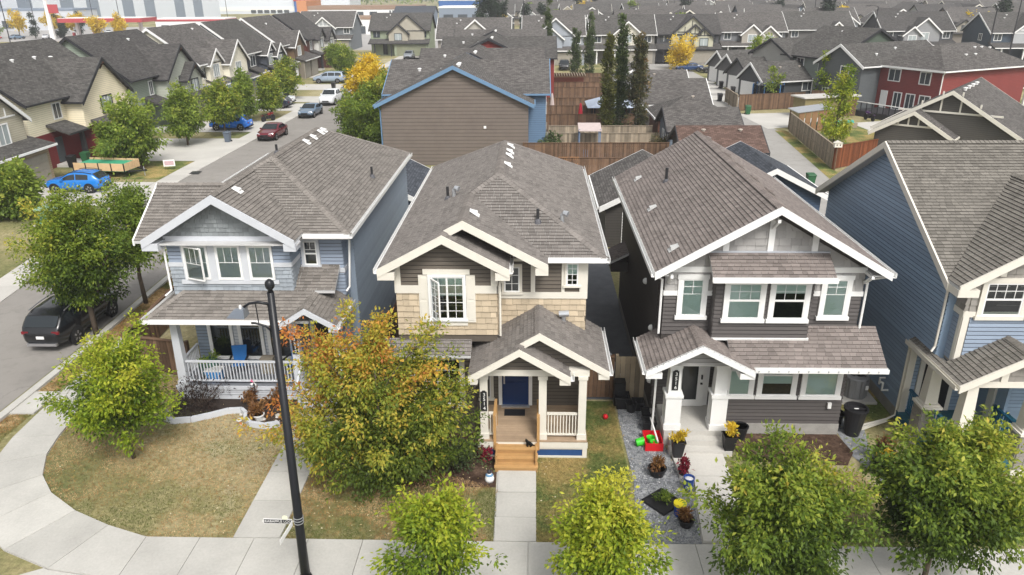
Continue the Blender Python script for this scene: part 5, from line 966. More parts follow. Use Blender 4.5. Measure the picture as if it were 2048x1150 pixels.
for k, (x, y, r, zc, rz, m, lab) in enumerate([(26.5, 140, 3.0, 3.0, 2.6, G_YELLOW, 'round golden tree before the half-timbered house'), (41, 145, 2.4, 2.8, 2.4, G_LIME, 'yellow-green tree behind the white-doored garages'), (45.3, 146, 2.7, 2.8, 2.6, G_STREET, 'dark green tree behind the white-doored garages'), (58, 139, 3.2, 3.2, 2.8, G_STREET, 'rounded green tree beside the white patio cover'), (54, 134, 2.5, 2.2, 2.0, G_LIME, 'light green tree beside the white patio cover'), (74, 108, 3.2, 3, 3, G_STREET, 'green tree beside the red house porch'), (80, 116, 3.6, 3.2, 3.2, G_LIME, 'yellow-green tree behind the red house'), (84, 128, 4, 3.6, 3.4, G_LIME, 'tall yellow-green tree far behind the red house'), (-13.0, 149, 2.6, 3, 2.6, G_STREET, 'round green tree by the olive house'), (-9, 186, 1.6, 2.6, 2.8, G_YELLOW, 'small golden tree by the pale shed')]): tree('yard_tree', lab, (x, y, 0), [(0, 0, zc, r, r, rz), (.4, 0, zc * .7, r * .9, r * .9, rz * .7)], 190, 20, .35, .38, .2, m, .1, 100 + k)
tree('yard_shrub', 'dark shrub with red flowers by the blue house wall', (1.6, 65.5, 0), [(0, 0, 1.1, 1.6, .9, 1.0)], 110, 20, .2, .24, .12, G_POPLAR, .04, 121, cat='shrub'); tree('yard_shrub', 'brownish shrub along the pale yard fence', (11.3, 65.0, 0), [(0, 0, .8, 2.2, .8, .8)], 110, 20, .2, .22, .1, G_RUST, .04, 122, cat='shrub')
tree('yard_shrub', 'small olive shrub beside the brown-roofed garage', (18.5, 53.6, 0), [(0, 0, .5, .9, .7, .6)], 50, 20, .15, .2, .1, G_OLIVE, .03, 123, cat='shrub')

# turf blades and fallen leaves on the front lawns
def blades(name, polys, n, hr, m, seed, label):
    rng = np.random.default_rng(seed); pts = []
    for poly in polys:
        P = np.array(ccw(list(poly))); lo, hi = P.min(0), P.max(0); k = 0; want = n // len(polys)
        q = rng.uniform(lo, hi, (want * 3, 2)); ok = np.ones(len(q), bool); inside = np.zeros(len(q), bool); j = len(P) - 1
        for i in range(len(P)):
            c = ((P[i, 1] > q[:, 1]) != (P[j, 1] > q[:, 1])) & (q[:, 0] < (P[j, 0] - P[i, 0]) * (q[:, 1] - P[i, 1]) / (P[j, 1] - P[i, 1] + 1e-12) + P[i, 0]); inside ^= c; j = i
        pts.append(q[inside][:want])
    q = np.concatenate(pts); k = len(q); C = np.c_[q, np.zeros(k)]; D = rng.normal(size=(k, 3)) * .55; D[:, 2] = 1; D /= np.linalg.norm(D, axis=1, keepdims=True)
    N = rng.normal(size=(k, 3)); me = leaf_mesh(name, C, D, N, rng.uniform(*hr, k), np.full(k, .015), rng.uniform(.85, 1.0, k), m); o = _link(name, me, None); o['kind'] = 'stuff'; o['label'] = label; o['category'] = 'grass'
LAWN1 = [(-10.6, 15.96), (-8.15, 15.96), (-8.15, 22.3), (-12.9, 22.6), (-13.2, 25), (-16.2, 25), (-16.1, 21.5), (-15.8, 19.8), (-15.2, 18.6), (-14.4, 17.75), (-13.2, 16.98), (-11.9, 16.4)]
blades('corner_turf', [LAWN1, [(-6.95, 15.96), (-1.02, 15.96), (-1.02, 18.3), (-6.95, 21)], [(-18.8, 20), (-17.8, 20), (-17.9, 36), (-19.1, 36)]], 110000, (.03, .075), M_lawn, 131, 'dry brown and green turf of the corner lawn'); blades('green_turf', [[(.08, 15.97), (2.8, 15.97), (2.95, 19), (2.9, 23.4), (1.8, 23.4), (1.8, 19.9), (.16, 19.9)]], 26000, (.03, .075), M_lawn2, 132, 'green turf between the beige house walk and the gravel path'); blades('side_turf', [[(6.2, 16.1), (10.2, 16.1), (10.2, 19.4), (6.2, 19.6)]], 15000, (.03, .07), M_lawn, 133, 'straw-coloured turf in front of the charcoal house')
rng_ = np.random.default_rng(5); k = 1000; q = np.c_[rng_.uniform(-16, 12, k), rng_.uniform(16.2, 23, k), np.full(k, .035)]; q[:, 0] = np.where(rng_.random(k) < .5, rng_.normal(-5, 3, k), q[:, 0])
lt = _link('fallen_leaves', leaf_mesh('fallen_leaves', q, np.c_[rng_.normal(size=(k, 2)), np.zeros(k)] / 1.5, np.tile([0, 0, 1.0], (k, 1)) + rng_.normal(size=(k, 3)) * .2, rng_.uniform(.04, .08, k), rng_.uniform(.03, .045, k), rng_.uniform(.5, 1, k), leafmat('litter', [(0, '#6b5a30'), (.5, '#b09a58'), (1, '#d8ceb0')], .1)), None); lt['kind'] = 'stuff'; lt['label'] = 'fallen leaves scattered over the front lawns'; lt['category'] = 'leaves'
# ---------------------------------------------------------------- houses of the middle ground (local frame: front faces -Y)
RF = [shingle_far('roof_shingle_%d' % k, c) for k, c in enumerate(('#52504e', '#5c5957', '#4c4a49', '#595654', '#604e47', '#474b52'))]
M_pane = glossy('far_pane', (.05, .06, .07), .1, .6); M_pane_l = glossy('far_pane_curtained', (.33, .37, .38), .25, .5); M_gdoor = mat('garage_white', (.68, .68, .67), .5, .06); M_darktrim = mat('dark_trim', (.03, .03, .034), .5, .15); M_tanstone = mat('stone_veneer', lin('#8b857b'), .8, .4, 6)
def SF(h): return siding_far('siding_' + h.strip('#'), h)
def slab_roof(mb, a, b, c, d, t=.16):
    """roof slab: a-b eave, c-d ridge (c above b); UV in metres"""
    a, b, c, d = map(Vector, (a, b, c, d)); n = (b - a).cross(d - a).normalized()
    if n.z < 0: n = -n
    W = (b - a).length; u = (b - a) / W; f = lambda q: ((q - a).dot(u) + a.x * .37, ((q - a) - u * (q - a).dot(u)).length)
    q = [a, b, c, d]; top = [p + n * .02 for p in q]; bot = [p - Vector((0, 0, t)) for p in q]
    if (b - a).cross(d - a).z < 0: top, bot, q = top[::-1], bot[::-1], q[::-1]
    mb.face(top, uv=[f(p) for p in q]); mb.face(bot[::-1])
    for k in range(len(q)): j = (k + 1) % len(q); mb.face([bot[k], bot[j], top[j], top[k]])
def gable_block(h, x0, x1, y0, y1, z0, ze, axis, p, wm, rm, tm, ov=.45, gm=None, wall=True, name='wall', g_over=.35, hip0=False, hip1=False, trim=True, low=None):
    """box with a gable (or hipped end) roof; returns ridge height"""
    if axis == 'x': ym = (y0 + y1) / 2; half = (y1 - y0) / 2; zr = ze + half * p
    else: xm = (x0 + x1) / 2; half = (x1 - x0) / 2; zr = ze + half * p
    if wall:
        mb = MB().box(x0, x1, y0, y1, z0, ze)
        w = part(name, mb, wm, h)
        for e, hp in ((0, hip0), (1, hip1)):
            if hp: continue
            if axis == 'x': x = (x0, x1 - .06)[e]; tri = [(x, y0, ze), (x, y1, ze), (x, ym, zr - .02)]; v = (.06, 0, 0)
            else: y = (y0, y1 - .06)[e]; tri = [(x0, y, ze), (x1, y, ze), (xm, y, zr - .02)]; v = (0, .06, 0)
            part('gable_wall', MB().prism(tri, v), gm or wm, h)
        if low: part('lower_wall', MB().box(x0 - .03, x1 + .03, y0 - .03, y1 + .03, z0, z0 + low[0]), low[1], h)
    r = MB(); e = ov; d = e * p; g = g_over; zl = ze - d
    hr = half + e
    if axis == 'x':
        xa = x0 - (g if not hip0 else e); xb = x1 + (g if not hip1 else e); ra = xa + (hr if hip0 else 0); rb = xb - (hr if hip1 else 0)
        slab_roof(r, (xa, y0 - e, zl), (xb, y0 - e, zl), (rb, ym, zr), (ra, ym, zr)); slab_roof(r, (xb, y1 + e, zl), (xa, y1 + e, zl), (ra, ym, zr), (rb, ym, zr))
        if hip0: slab_roof(r, (xa, y1 + e, zl), (xa, y0 - e, zl), (ra, ym, zr), (ra, ym, zr))
        if hip1: slab_roof(r, (xb, y0 - e, zl), (xb, y1 + e, zl), (rb, ym, zr), (rb, ym, zr))
        ends = [((xa, y0 - e, zl), (xa, ym, zr), (xa, y1 + e, zl), (-1, 0, 0), hip0), ((xb, y0 - e, zl), (xb, ym, zr), (xb, y1 + e, zl), (1, 0, 0), hip1)]; eaves = [((xa, y0 - e, zl), (xb, y0 - e, zl), (0, -1, 0)), ((xa, y1 + e, zl), (xb, y1 + e, zl), (0, 1, 0))]
    else:
        ya = y0 - (g if not hip0 else e); yb = y1 + (g if not hip1 else e); ra = ya + (hr if hip0 else 0); rb = yb - (hr if hip1 else 0)
        slab_roof(r, (x0 - e, yb, zl), (x0 - e, ya, zl), (xm, ra, zr), (xm, rb, zr)); slab_roof(r, (x1 + e, ya, zl), (x1 + e, yb, zl), (xm, rb, zr), (xm, ra, zr))
        if hip0: slab_roof(r, (x0 - e, ya, zl), (x1 + e, ya, zl), (xm, ra, zr), (xm, ra, zr))
        if hip1: slab_roof(r, (x1 + e, yb, zl), (x0 - e, yb, zl), (xm, rb, zr), (xm, rb, zr))
        ends = [((x0 - e, ya, zl), (xm, ya, zr), (x1 + e, ya, zl), (0, -1, 0), hip0), ((x0 - e, yb, zl), (xm, yb, zr), (x1 + e, yb, zl), (0, 1, 0), hip1)]; eaves = [((x0 - e, ya, zl), (x0 - e, yb, zl), (-1, 0, 0)), ((x1 + e, ya, zl), (x1 + e, yb, zl), (1, 0, 0))]
    part('roof', r, rm, h)
    if trim:
        for a, b, c, n, hp in ends:
            if hp: part('fascia', MB().bar(Vector(a) + Vector((0, 0, -.06)) + Vector(n) * .04, Vector(c) + Vector((0, 0, -.06)) + Vector(n) * .04, .08, .2), tm, h); continue
            rake(h, a, b, tm, .32, .07, nrm=n); rake(h, b, c, tm, .32, .07, nrm=n)
        for a, b, n in eaves: part('gutter', MB().bar(Vector(a) + Vector((0, 0, -.06)) + Vector(n) * .05, Vector(b) + Vector((0, 0, -.06)) + Vector(n) * .05, .1, .14), tm, h)
    return zr
def shed_roof(h, x0, x1, y0, y1, zlow, zhigh, rm, tm):
    r = MB(); slab_roof(r, (x0, y0, zlow), (x1, y0, zlow), (x1, y1, zhigh), (x0, y1, zhigh)); part('lower_roof', r, rm, h); part('gutter', MB().bar((x0, y0 - .04, zlow - .06), (x1, y0 - .04, zlow - .06), .08, .16), tm, h)
AX = {'F': ((1, 0, 0), 1), 'B': ((-1, 0, 0), 1), 'L': ((0, -1, 0), 0), 'R': ((0, 1, 0), 0)}
def fwin(h, face, c, a, b, z0, z1, tm=None, cols=2, rows=1, light=False, tw=.1, kind='window'):
    """window on a middle-ground wall: face letter, plane coordinate c, from a to b"""
    S, ax = AX[face]; S = Vector(S); N = S.cross(Vector((0, 0, 1))); Z = Vector((0, 0, 1)); O = Vector((0, c, 0)) if ax else Vector((c, 0, 0))
    sgn = S.x + S.y; s0, s1 = sorted((a * sgn, b * sgn)); p = lambda s_, z_, n_: O + S * s_ + Z * z_ + N * n_
    def bx(mb, q, r_, z_, w_, n0, n1): mb.hexa([p(q, z_, n1), p(r_, z_, n1), p(r_, z_, n0), p(q, z_, n0), p(q, w_, n1), p(r_, w_, n1), p(r_, w_, n0), p(q, w_, n0)])
    f = MB(); bx(f, s0 - tw, s0, z0 - tw, z1 + tw, 0, .07); bx(f, s1, s1 + tw, z0 - tw, z1 + tw, 0, .07); bx(f, s0, s1, z0 - tw, z0, 0, .07); bx(f, s0, s1, z1, z1 + tw, 0, .07)
    w = part(kind, f, tm or M_white, h); g = MB(); g.face([p(s0, z0, .03), p(s1, z0, .03), p(s1, z1, .03), p(s0, z1, .03)]); part('pane', g, M_pane_l if light else M_pane, w)
    m = MB()
    for k in range(1, cols): x = s0 + (s1 - s0) * k / cols; bx(m, x - .025, x + .025, z0, z1, .031, .06)
    for k in range(1, rows): x = z0 + (z1 - z0) * k / rows; bx(m, s0, s1, x - .025, x + .025, .031, .058)
    if m.f: part('muntin', m, M_white, w)
    return w
def gdoor(h, face, c, a, b, z1=2.3, m=None, z0=.05):
    S, ax = AX[face]; S = Vector(S); N = S.cross(Vector((0, 0, 1))); Z = Vector((0, 0, 1)); O = Vector((0, c, 0)) if ax else Vector((c, 0, 0)); sgn = S.x + S.y; s0, s1 = sorted((a * sgn, b * sgn)); p = lambda s_, z_, n_: O + S * s_ + Z * z_ + N * n_
    def bx(q, r_, z_, w_, n0, n1): return MB().hexa([p(q, z_, n1), p(r_, z_, n1), p(r_, z_, n0), p(q, z_, n0), p(q, w_, n1), p(r_, w_, n1), p(r_, w_, n0), p(q, w_, n0)])
    d = part('garage_door', bx(s0, s1, z0, z1, 0, .03), m or M_gdoor, h)
    for k in range(4): part('door_panel', bx(s0 + .04, s1 - .04, z0 + (z1 - z0) * k / 4 + .03, z0 + (z1 - z0) * (k + 1) / 4 - .03, .03, .05), m or M_gdoor, d)
    return d
def rvent(h, x, y, z, m=None): part('roof_vent', MB().lathe([(.12, -.1), (.12, .08), (.19, .08), (.16, .14), (.05, .17)], (x, y, z), 8), m or M_white, h)
def battens(h, c, xm, half, zb, p, m, n=3, w=.09):
    """half-timber battens in a front gable at plane y=c"""
    part('gable_tie', MB().box(xm - half * .72, xm + half * .72, c - .06, c, zb, zb + w * 1.2), m, h)
    for k in range(n):
        t = (k - (n - 1) / 2) / n * 1.5; x = xm + t * half * .72; part('gable_batten', MB().box(x - w / 2, x + w / 2, c - .055, c, zb + w * 1.2, max(zb + w * 1.3, zb + (half - abs(x - xm)) * p - half * .28 * p - .1)), m, h)
# --- row along the far side of the street, fronts facing the road
LX = -40.6
def row_house(label, y, W, wall, low, gm, tm, rm, gables, gar, D=10.5, ze=5.9, p=.74, wins=(), door=None, vents=()):
    """gables: (x0, x1, out, ze, batten) projecting front gables; gar: (x0, x1, out) garage with shed roof"""
    h = thing('row_house', label, 'house', (LX, y, 0), R(90), 'two-storey houses along the far side of the street')
    wm, lm, gmt = SF(wall), SF(low), SF(gm)
    gable_block(h, 0, W, 0, D, 0, ze, 'x', p, wm, rm, tm, .5, low=(2.9, lm))
    for x0, x1, out, gz, bt in gables:
        zr = gable_block(h, x0, x1, -out, D * .5, 2.9, gz, 'y', .78, gmt, rm, tm, .4, wall=True, name='gable_wing')
        c = (x0 + x1) / 2; fwin(h, 'F', -out, c - .85, c + .85, gz - 1.75, gz - .35, tm, 3, 1, True)
        if bt: battens(h, -out, c, (x1 - x0) / 2, gz + .1, .78, tm if bt == 1 else M_white)
        else: part('gable_bracket', MB().bar((c, -out - .02, zr - .5), (c, -out - .45, zr - .45), .1, .14).bar((c, -out - .02, zr - 1.0), (c, -out - .35, zr - .55), .1, .1), mat('cedar_bracket', lin('#4a3020'), .7), h)
    for x0, x1, out in gar:
        part('garage_wall', MB().box(x0, x1, -out, 0, 0, 2.95), lm, h); shed_roof(h, x0 - .4, x1 + .4, -out - .5, .4, 2.95, 3.95, rm, tm); gdoor(h, 'F', -out, x0 + .35, x1 - .35, 2.35, mat('garage_tan', lin('#8f8a80'), .6)); part('stone_pier', MB().box(x0 - .1, x0 + .3, -out - .15, -out, 0, 2.8), M_tanstone, h)
    for f in wins: fwin(h, *f)
    if door is not None:
        part('front_door', MB().box(door - .5, door + .5, -.08, 0, .3, 2.4), mat('entry_door', (.06, .07, .08), .4), h); part('porch_post', MB().frustum(door + 1.1, -1.5, 0, 2.9, .2, .2, .14, .14), tm, h); shed_roof(h, door - 1.2, door + 1.6, -1.9, .3, 2.9, 3.7, rm, tm); part('porch_slab', MB().box(door - 1.0, door + 1.5, -1.8, 0, 0, .25), M_conc, h)
    for vx, vy in vents: rvent(h, vx, vy, ze + p * vy + .05)
    return h
row_house('tan row house with white trim beside the bright blue parked hatchback', 43.5, 13.5, '#aba594', '#91826d', '#aba594', M_white, RF[0], [(7.0, 12.6, 1.6, 5.2, 2)], [(5.5, 12.8, 2.9)], wins=[('L', 0, 3, 4.2, 3.4, 4.8)], door=2.4)
row_house('cream and dark red row house with black trim', 58.8, 13.6, '#e0d8c0', '#6e2b2d', '#e6dbbf', M_darktrim, RF[0], [(5.4, 13.2, 1.5, 5.4, 0)], [(6.6, 13.2, 2.4)], wins=[('F', 0, 3.6, 4.6, 3.9, 5.1), ('L', 0, 3.0, 4.0, 3.6, 4.8)], door=3.4, vents=[(5, 3.4), (8, 3.4), (4, 4.2), (10, 3.2)])
row_house('sage green row house with dark trim', 75.4, 13.4, '#8a9488', '#727d70', '#aeb2a6', M_darktrim, RF[2], [(5.2, 13.0, 1.3, 5.4, 0), (8.4, 12.4, 2.0, 4.9, 0)], [(6.8, 13.0, 2.3)], wins=[('F', 0, 3.8, 4.5, 3.7, 5.0)], door=3.2, vents=[(9, 4.0)])
row_house('cream and slate blue row house with white trim', 91.6, 13.0, '#e0dac8', '#6a7d95', '#e8e2d0', M_white, RF[1], [(6.2, 12.6, 1.4, 5.4, 0), (2.0, 6.0, .6, 5.6, 2)], [(6.2, 12.8, 2.3)], wins=[('F', 0, 1.2, 2.0, 3.8, 5.0)], door=3.0, vents=[(10, 4.3)])
row_house('dark navy row house with white framed gables', 107, 12.6, '#3a3d45', '#35383f', '#474b54', M_white, RF[0], [(5.6, 9.4, 1.2, 5.3, 2), (8.6, 12.4, 1.6, 4.9, 2)], [(6.0, 12.4, 2.2)], wins=[('F', 0, 2.2, 4.2, 3.7, 5.1), ('L', 0, 3.6, 5, 3.6, 4.9)], door=2.6)
row_house('brown row house with white trim and twin garage doors', 122.2, 12.9, '#63503d', '#7b7367', '#6b5743', M_white, RF[3], [(4.0, 9.6, 1.2, 5.4, 0)], [(4.6, 8.4, 2.4), (8.9, 12.9, 2.4)], wins=[('L', 0, 3.0, 4.2, 3.6, 4.9), ('F', 0, 10.5, 12.5, 3.8, 5.0)], door=2.4, vents=[(6, 3.6)])
row_house('half-timbered row house with red siding', 137.6, 14.4, '#5b332c', '#4a2c28', '#c9c8c2', M_darktrim, RF[2], [(4.2, 8.6, 1.0, 5.6, 1), (8.4, 13.4, 1.6, 5.2, 1)], [(7.4, 13.4, 2.2)], wins=[('F', 0, 2, 3.4, 3.7, 5.1)], door=2.6)
# --- gable-end houses on the near side of the street
def end_house(label, x0, x1, y, gcol, tm, rm, side, xr, hgt=5.3, p=.47, D=12):
    h = thing('gabled_house', label, 'house', ((x0 + x1) / 2, y, 0), 0, 'houses whose blank gable ends face the beige house'); w = (x1 - x0) / 2; gm = siding_far('wide_lap_' + gcol.strip('#'), gcol, .3); sm = SF(side)
    gable_block(h, -w, w, 0, D, 0, hgt, 'y', p, gm, rm, tm, .5, name='end_wall')
    gable_block(h, -w, w + xr, 3.2, D + 1.5, 0, hgt + .45, 'x', .42, sm, rm, tm, .5); rvent(h, -w + 2.6, 5.2, hgt + 2.0); rvent(h, -w + 4.6, 5.2, hgt + 2.0)
    for k in range(3): rvent(h, .35, .8 + k * .6, hgt + w * p - .1)
    part('downspout', MB().tube([(-w - .4, .3, hgt - .3), (-w - .1, .1, hgt - .7), (-w - .1, .1, .6), (-w - .7, -.2, .2)], .06, 6), tm, h); part('dryer_vent', MB().box(2.4, 2.6, -.08, 0, 3.1, 3.3), M_white, h)
    fwin(h, 'R', w + xr, 5, 6.2, 3.6, 4.8); return h
M_bltrim = mat('blue_trim', lin('#64829f'), .5, .1)
end_house('brown blank gable end with blue trim and dark siding', -12.65, -.45, 62.0, '#6b625c', M_bltrim, RF[1], '#5f7893', 1.5)
end_house('taupe gable-end house hidden behind the brown gable', -12.4, -.6, 79.5, '#7b6f66', M_darktrim, RF[3], '#6b625c', 1.5, 5.0)
end_house('dark red gable-end house behind the brown gable', -11.8, .6, 96.0, '#7c2f2b', M_darktrim, RF[0], '#7c2f2b', 2.0)
end_house('second dark red gable-end house further back', -12.0, .0, 113.5, '#6c2d2a', M_darktrim, RF[1], '#6f2e2b', 1.6)
# --- row facing us across the back of the block
def front_house(label, x, y, W, wall, gm, tm, rm, gables, rz=0, bt=1, D=10, ze=5.6, p=.64, gd=None, group='two-storey houses facing the alley block', small=False):
    h = thing('suburban_house', label, 'house', (x, y, 0), rz, group); wm, g2 = SF(wall), SF(gm); gable_block(h, 0, W, 0, D, 0, ze, 'x', p, wm, rm, tm, .5)
    for x0, x1, out, gz in gables:
        gable_block(h, x0, x1, -out, D * .45, 2.7, gz, 'y', .84, g2, rm, tm, .4, name='gable_wing'); c = (x0 + x1) / 2; half = (x1 - x0) / 2
        if half < 3.4: fwin(h, 'F', -out, c - .75, c + .75, gz - 1.7, gz - .35, tm, 2, 1, True)
        if bt: battens(h, -out, c, half, gz + .1, .84, tm, w=.14)
    if not small:
        shed_roof(h, -.2, W + .2, -2.6, .3, 2.7, 3.6, rm, tm); part('garage_wall', MB().box(W * .42, W, -2.1, 0, 0, 2.7), wm, h)
        gdoor(h, 'F', -2.1, W * .46, W * .96, 2.3, gd or mat('garage_tan', lin('#8f8a80'), .6)); part('front_door', MB().box(W * .2, W * .2 + 1, -.07, 0, .2, 2.4), M_darktrim, h); part('porch_post', MB().box(W * .08, W * .08 + .25, -2.3, -2.05, 0, 2.7), tm, h); part('porch_post', MB().box(W * .36, W * .36 + .25, -2.3, -2.05, 0, 2.7), tm, h)
    fwin(h, 'F', 0, .7, 2.0, 3.9, 5.0, tm, 2); fwin(h, 'F', 0, W - 2, W - .7, 3.9, 5.0, tm, 2); fwin(h, 'L', 0, 3, 4, 3.8, 4.9, tm); rvent(h, W * .25, 3.4, ze + 3.4 * p); rvent(h, W * .3, 4.2, ze + 4.2 * p); return h
front_house('olive green house with tan central gable and two garage doors', -36.2, 172, 13, '#8d9680', '#a8a294', M_darktrim, RF[0], [(4.2, 8.4, 1.2, 5.0), (4.8, 12.0, .5, 5.6)], bt=0, gd=mat('garage_olive', lin('#7c7f6a'), .6))
front_house('taupe house with white gables behind the red gable ends', -17.5, 141, 13, '#8b8680', '#a9a59c', M_white, RF[1], [(3.2, 10.6, .5, 5.6), (4.6, 8.6, 1.2, 5.0)], bt=0)
front_house('grey house between the half-timbered row and the olive house', -57, 188, 13, '#6f7478', '#9fa3a6', M_white, RF[3], [(3.6, 9.0, .8, 5.4)])
front_house('light grey house with white nested gables', -2.0, 150, 11.6, '#8f949a', '#9aa0a8', M_white, RF[1], [(2.6, 9.6, .6, 5.6), (3.4, 7.4, 1.3, 5.1)], bt=0)
front_house('taupe house with cream gables and white trim', 11.0, 152, 12.4, '#75726d', '#c9c4b6', M_white, RF[0], [(4.6, 9.6, .6, 5.7)], bt=0)
front_house('dark house with black half-timbered nested gables', 24.0, 153, 12.0, '#4b4b4e', '#b5b39f', M_darktrim, RF[2], [(2.8, 10.4, .4, 5.5), (4.8, 9.4, 1.0, 5.2), (7.0, 10.6, 1.6, 4.9)])
front_house('warm grey house with white gables and blue garage door', 38.0, 160, 13.0, '#6f7175', '#a19b92', M_white, RF[3], [(4.0, 8.0, 1.2, 5.1), (7.4, 11.2, 1.6, 4.9)], bt=0, gd=mat('garage_blue', lin('#3f5f7c'), .6))
front_house('brown-grey house with long plain roof and side gable', 53.5, 166, 13.5, '#5d5b59', '#8a857d', M_white, RF[0], [(7.5, 12.0, 1.0, 5.0)])
front_house('charcoal house with white stacked gables beyond the olive roofs', 70.5, 160, 14, '#4a4c50', '#8d8e90', M_white, RF[2], [(5.0, 11.0, .8, 5.3), (3.6, 7.0, 1.5, 4.8)], bt=0)
front_house('navy house with three white truss gables', 87.5, 152, 15, '#3f4b58', '#a7a9ab', M_white, RF[0], [(4.0, 11.5, .5, 5.6), (7.5, 12.0, 1.2, 5.2), (10.4, 14.0, 1.8, 4.9)])
front_house('dark green-grey house behind the utility poles', 106, 150, 14, '#56605e', '#6a7270', M_darktrim, RF[3], [], bt=0)
# --- garages on the alley
def garage(label, x0, x1, y0, y1, axis, wall, rm, tm, ze=2.7, p=.5, loc=None, rz=0, door=None, hip=False, wins=(), vents=(), group='detached garages along the alley'):
    cx, cy = (x0 + x1) / 2, (y0 + y1) / 2; h = thing('detached_garage', label, 'garage', loc or (cx, cy, 0), rz, group); a, b = (x1 - x0) / 2, (y1 - y0) / 2
    zr = gable_block(h, -a, a, -b, b, 0, ze, axis, p, SF(wall), rm, tm, .4, hip0=hip, hip1=hip)
    if door: gdoor(h, door, {'F': -b, 'B': b, 'L': -a, 'R': a}[door], *((-a + .5, a - .5) if door in 'FB' else (-b + .5, b - .5)), 2.25)
    for f in wins: fwin(h, *f)
    for vx, vy in vents: rvent(h, vx, vy, zr - abs(vy if axis == 'x' else vx) * p, mat('vent_tan', lin('#a79d92'), .6))
    return h
garage('garage with red-brown shingles and charcoal siding', 11.3, 17.1, 55.4, 60.6, 'x', '#4c4a48', RF[4], M_darktrim, vents=[(-1.2, -.6), (1.6, -.6)])
garage('slate garage with grey gable and two white windows', 11.7, 17.6, 64.0, 69.6, 'x', '#66707b', RF[3], M_darktrim, wins=[('L', -2.95, -1.6, -.9, .9, 2.0), ('L', -2.95, .3, 1.0, .9, 2.0)])
garage('hipped garage with brown brick end', 11.8, 18.4, 71.2, 76.8, 'x', '#6c4a3e', RF[3], M_white, hip=True, vents=[(.3, -.2)])
garage('long garage with grey roof behind the poplars', 10.8, 18.3, 79.5, 87.5, 'x', '#4a4744', RF[3], M_white)
garage('garage with plain grey roof beyond the long one', 13.0, 18.4, 91.5, 98.5, 'x', '#55524f', RF[1], M_white, vents=[(-1, -1)])
garage('pale gabled garage near the far poplars', 11.2, 17.2, 103, 109.5, 'y', '#8d8e8c', RF[1], M_white)
garage('grey shingled garage behind the charcoal house', 4.1, 10.0, 40.7, 47.6, 'y', '#45423f', RF[1], M_white, wins=[('F', -3.45, -1.9, -.7, .1, 2.0, M_white, 1)])
garage('slate blue shingled garage behind the bright blue house', 11.2, 17.0, 43.0, 50.5, 'y', '#3f5068', RF[5], M_white, vents=[(-1.5, -2), (-1.5, 0), (-1.5, 2)])
garage('slate garage behind the grey-blue house', -12.2, -6.6, 41.5, 48.0, 'y', '#54677f', RF[5], M_white, wins=[('F', -3.25, .5, 2.2, .6, 2.2, M_white, 1)])
for k, (y, lab) in enumerate([(121.5, 'white-doored garage deepest in the alley row'), (115.3, 'white-doored garage second deepest in the alley row'), (109.2, 'white-doored garage with bins beside it'), (102.6, 'dark-walled garage nearest the fenced yard')]): garage(lab, 28.2, 36.5 + (k == 3) * .8, y - 2.6, y + 2.6, 'x', '#5a5a5c' if k < 3 else '#47494c', RF[0], M_white if k != 2 else M_darktrim, 2.8, .75, rz=R(20), door='L', wins=[('F', -2.6, 1.6, 3.2, 1.2, 2.2)] if k == 3 else (), vents=[(-1, -1), (2, -1)])
h = garage('double-gabled grey garage behind the bright blue house ridge', -5.2, 5.2, -5.6, 5.6, 'y', '#4e4b47', RF[1], M_cream, loc=(37.0, 66.0, 0), rz=R(-38), ze=3.0, p=.6)
gable_block(h, -5.0, .6, -7.0, -5.0, 0, 2.8, 'y', .6, SF('#4e4b47'), RF[1], M_cream, .4, name='porch_wing')
for c, yy, half, zb in ((-2.2, -7.0, 2.8, 3.2), (0, -5.6, 5.2, 4.3)): battens(h, yy - .02, c, half, zb, .6, M_cream, 4, .12)
for k in range(4): rvent(h, .5, -4 + k * 1.6, 6.1)
# --- red and grey houses at the right, turned with the bend of the alley
h = thing('red_house', 'dark red two-storey house with white windows and a rear deck', 'house', (43.9, 83.4, 0), R(27)); rm = SF('#7b3a38')
gable_block(h, 0, 14.5, 0, 8.5, 0, 5.6, 'x', .5, rm, RF[3], M_white, .5, hip0=True, hip1=True)
for a, b, z0, z1 in ((1.4, 2.6, 3.8, 5.0), (5.2, 6.6, 3.8, 5.0), (1.0, 2.2, .9, 2.5), (2.9, 3.9, .7, 2.5), (4.6, 5.5, .7, 2.5)): fwin(h, 'L', 0, a, b, z0, z1, M_white, 2, 1)
part('back_door', MB().box(-.08, 0, 6.4, 7.3, .6, 2.6), M_white, h); part('downspout', MB().tube([(-.15, -.4, 5.3), (-.1, -.1, 4.9), (-.1, -.1, .2)], .06, 6), M_white, h); part('side_vent', MB().box(7.2, 7.45, -.08, 0, 2.7, 2.95), M_white, h); fwin(h, 'R', 14.5, 2, 3.2, 3.8, 5.0)
shed_roof(h, 14.5, 16.5, .5, 4, 2.7, 3.2, RF[3], M_white); part('porch_post', MB().box(16.2, 16.4, .6, .8, 0, 2.7), M_white, h)
for x, y, s in ((6, 2.0, 1), (7.6, 2.0, 1), (9, 3.2, 1), (10.2, 3.2, 1), (11.4, 3.0, 1)): rvent(h, x, y, 5.6 + .5 * y)
dk = part('deck', MB().box(-4.2, -.1, .8, 7.2, .5, .65), M_darktrim, h)
for k in range(9): part('deck_baluster', MB().box(-4.2, -4.12, 1.0 + k * .75, 1.08 + k * .75, .65, 1.6), M_darktrim, dk)
part('deck_rail', MB().box(-4.22, -4.1, .8, 7.2, 1.58, 1.66), M_white, dk); part('deck_skirt', MB().box(-4.18, -4.14, .8, 7.2, 0, .5), M_darktrim, dk); part('deck_screen', MB().box(-4.2, -.2, .72, .8, 0, 1.6), M_darktrim, dk)
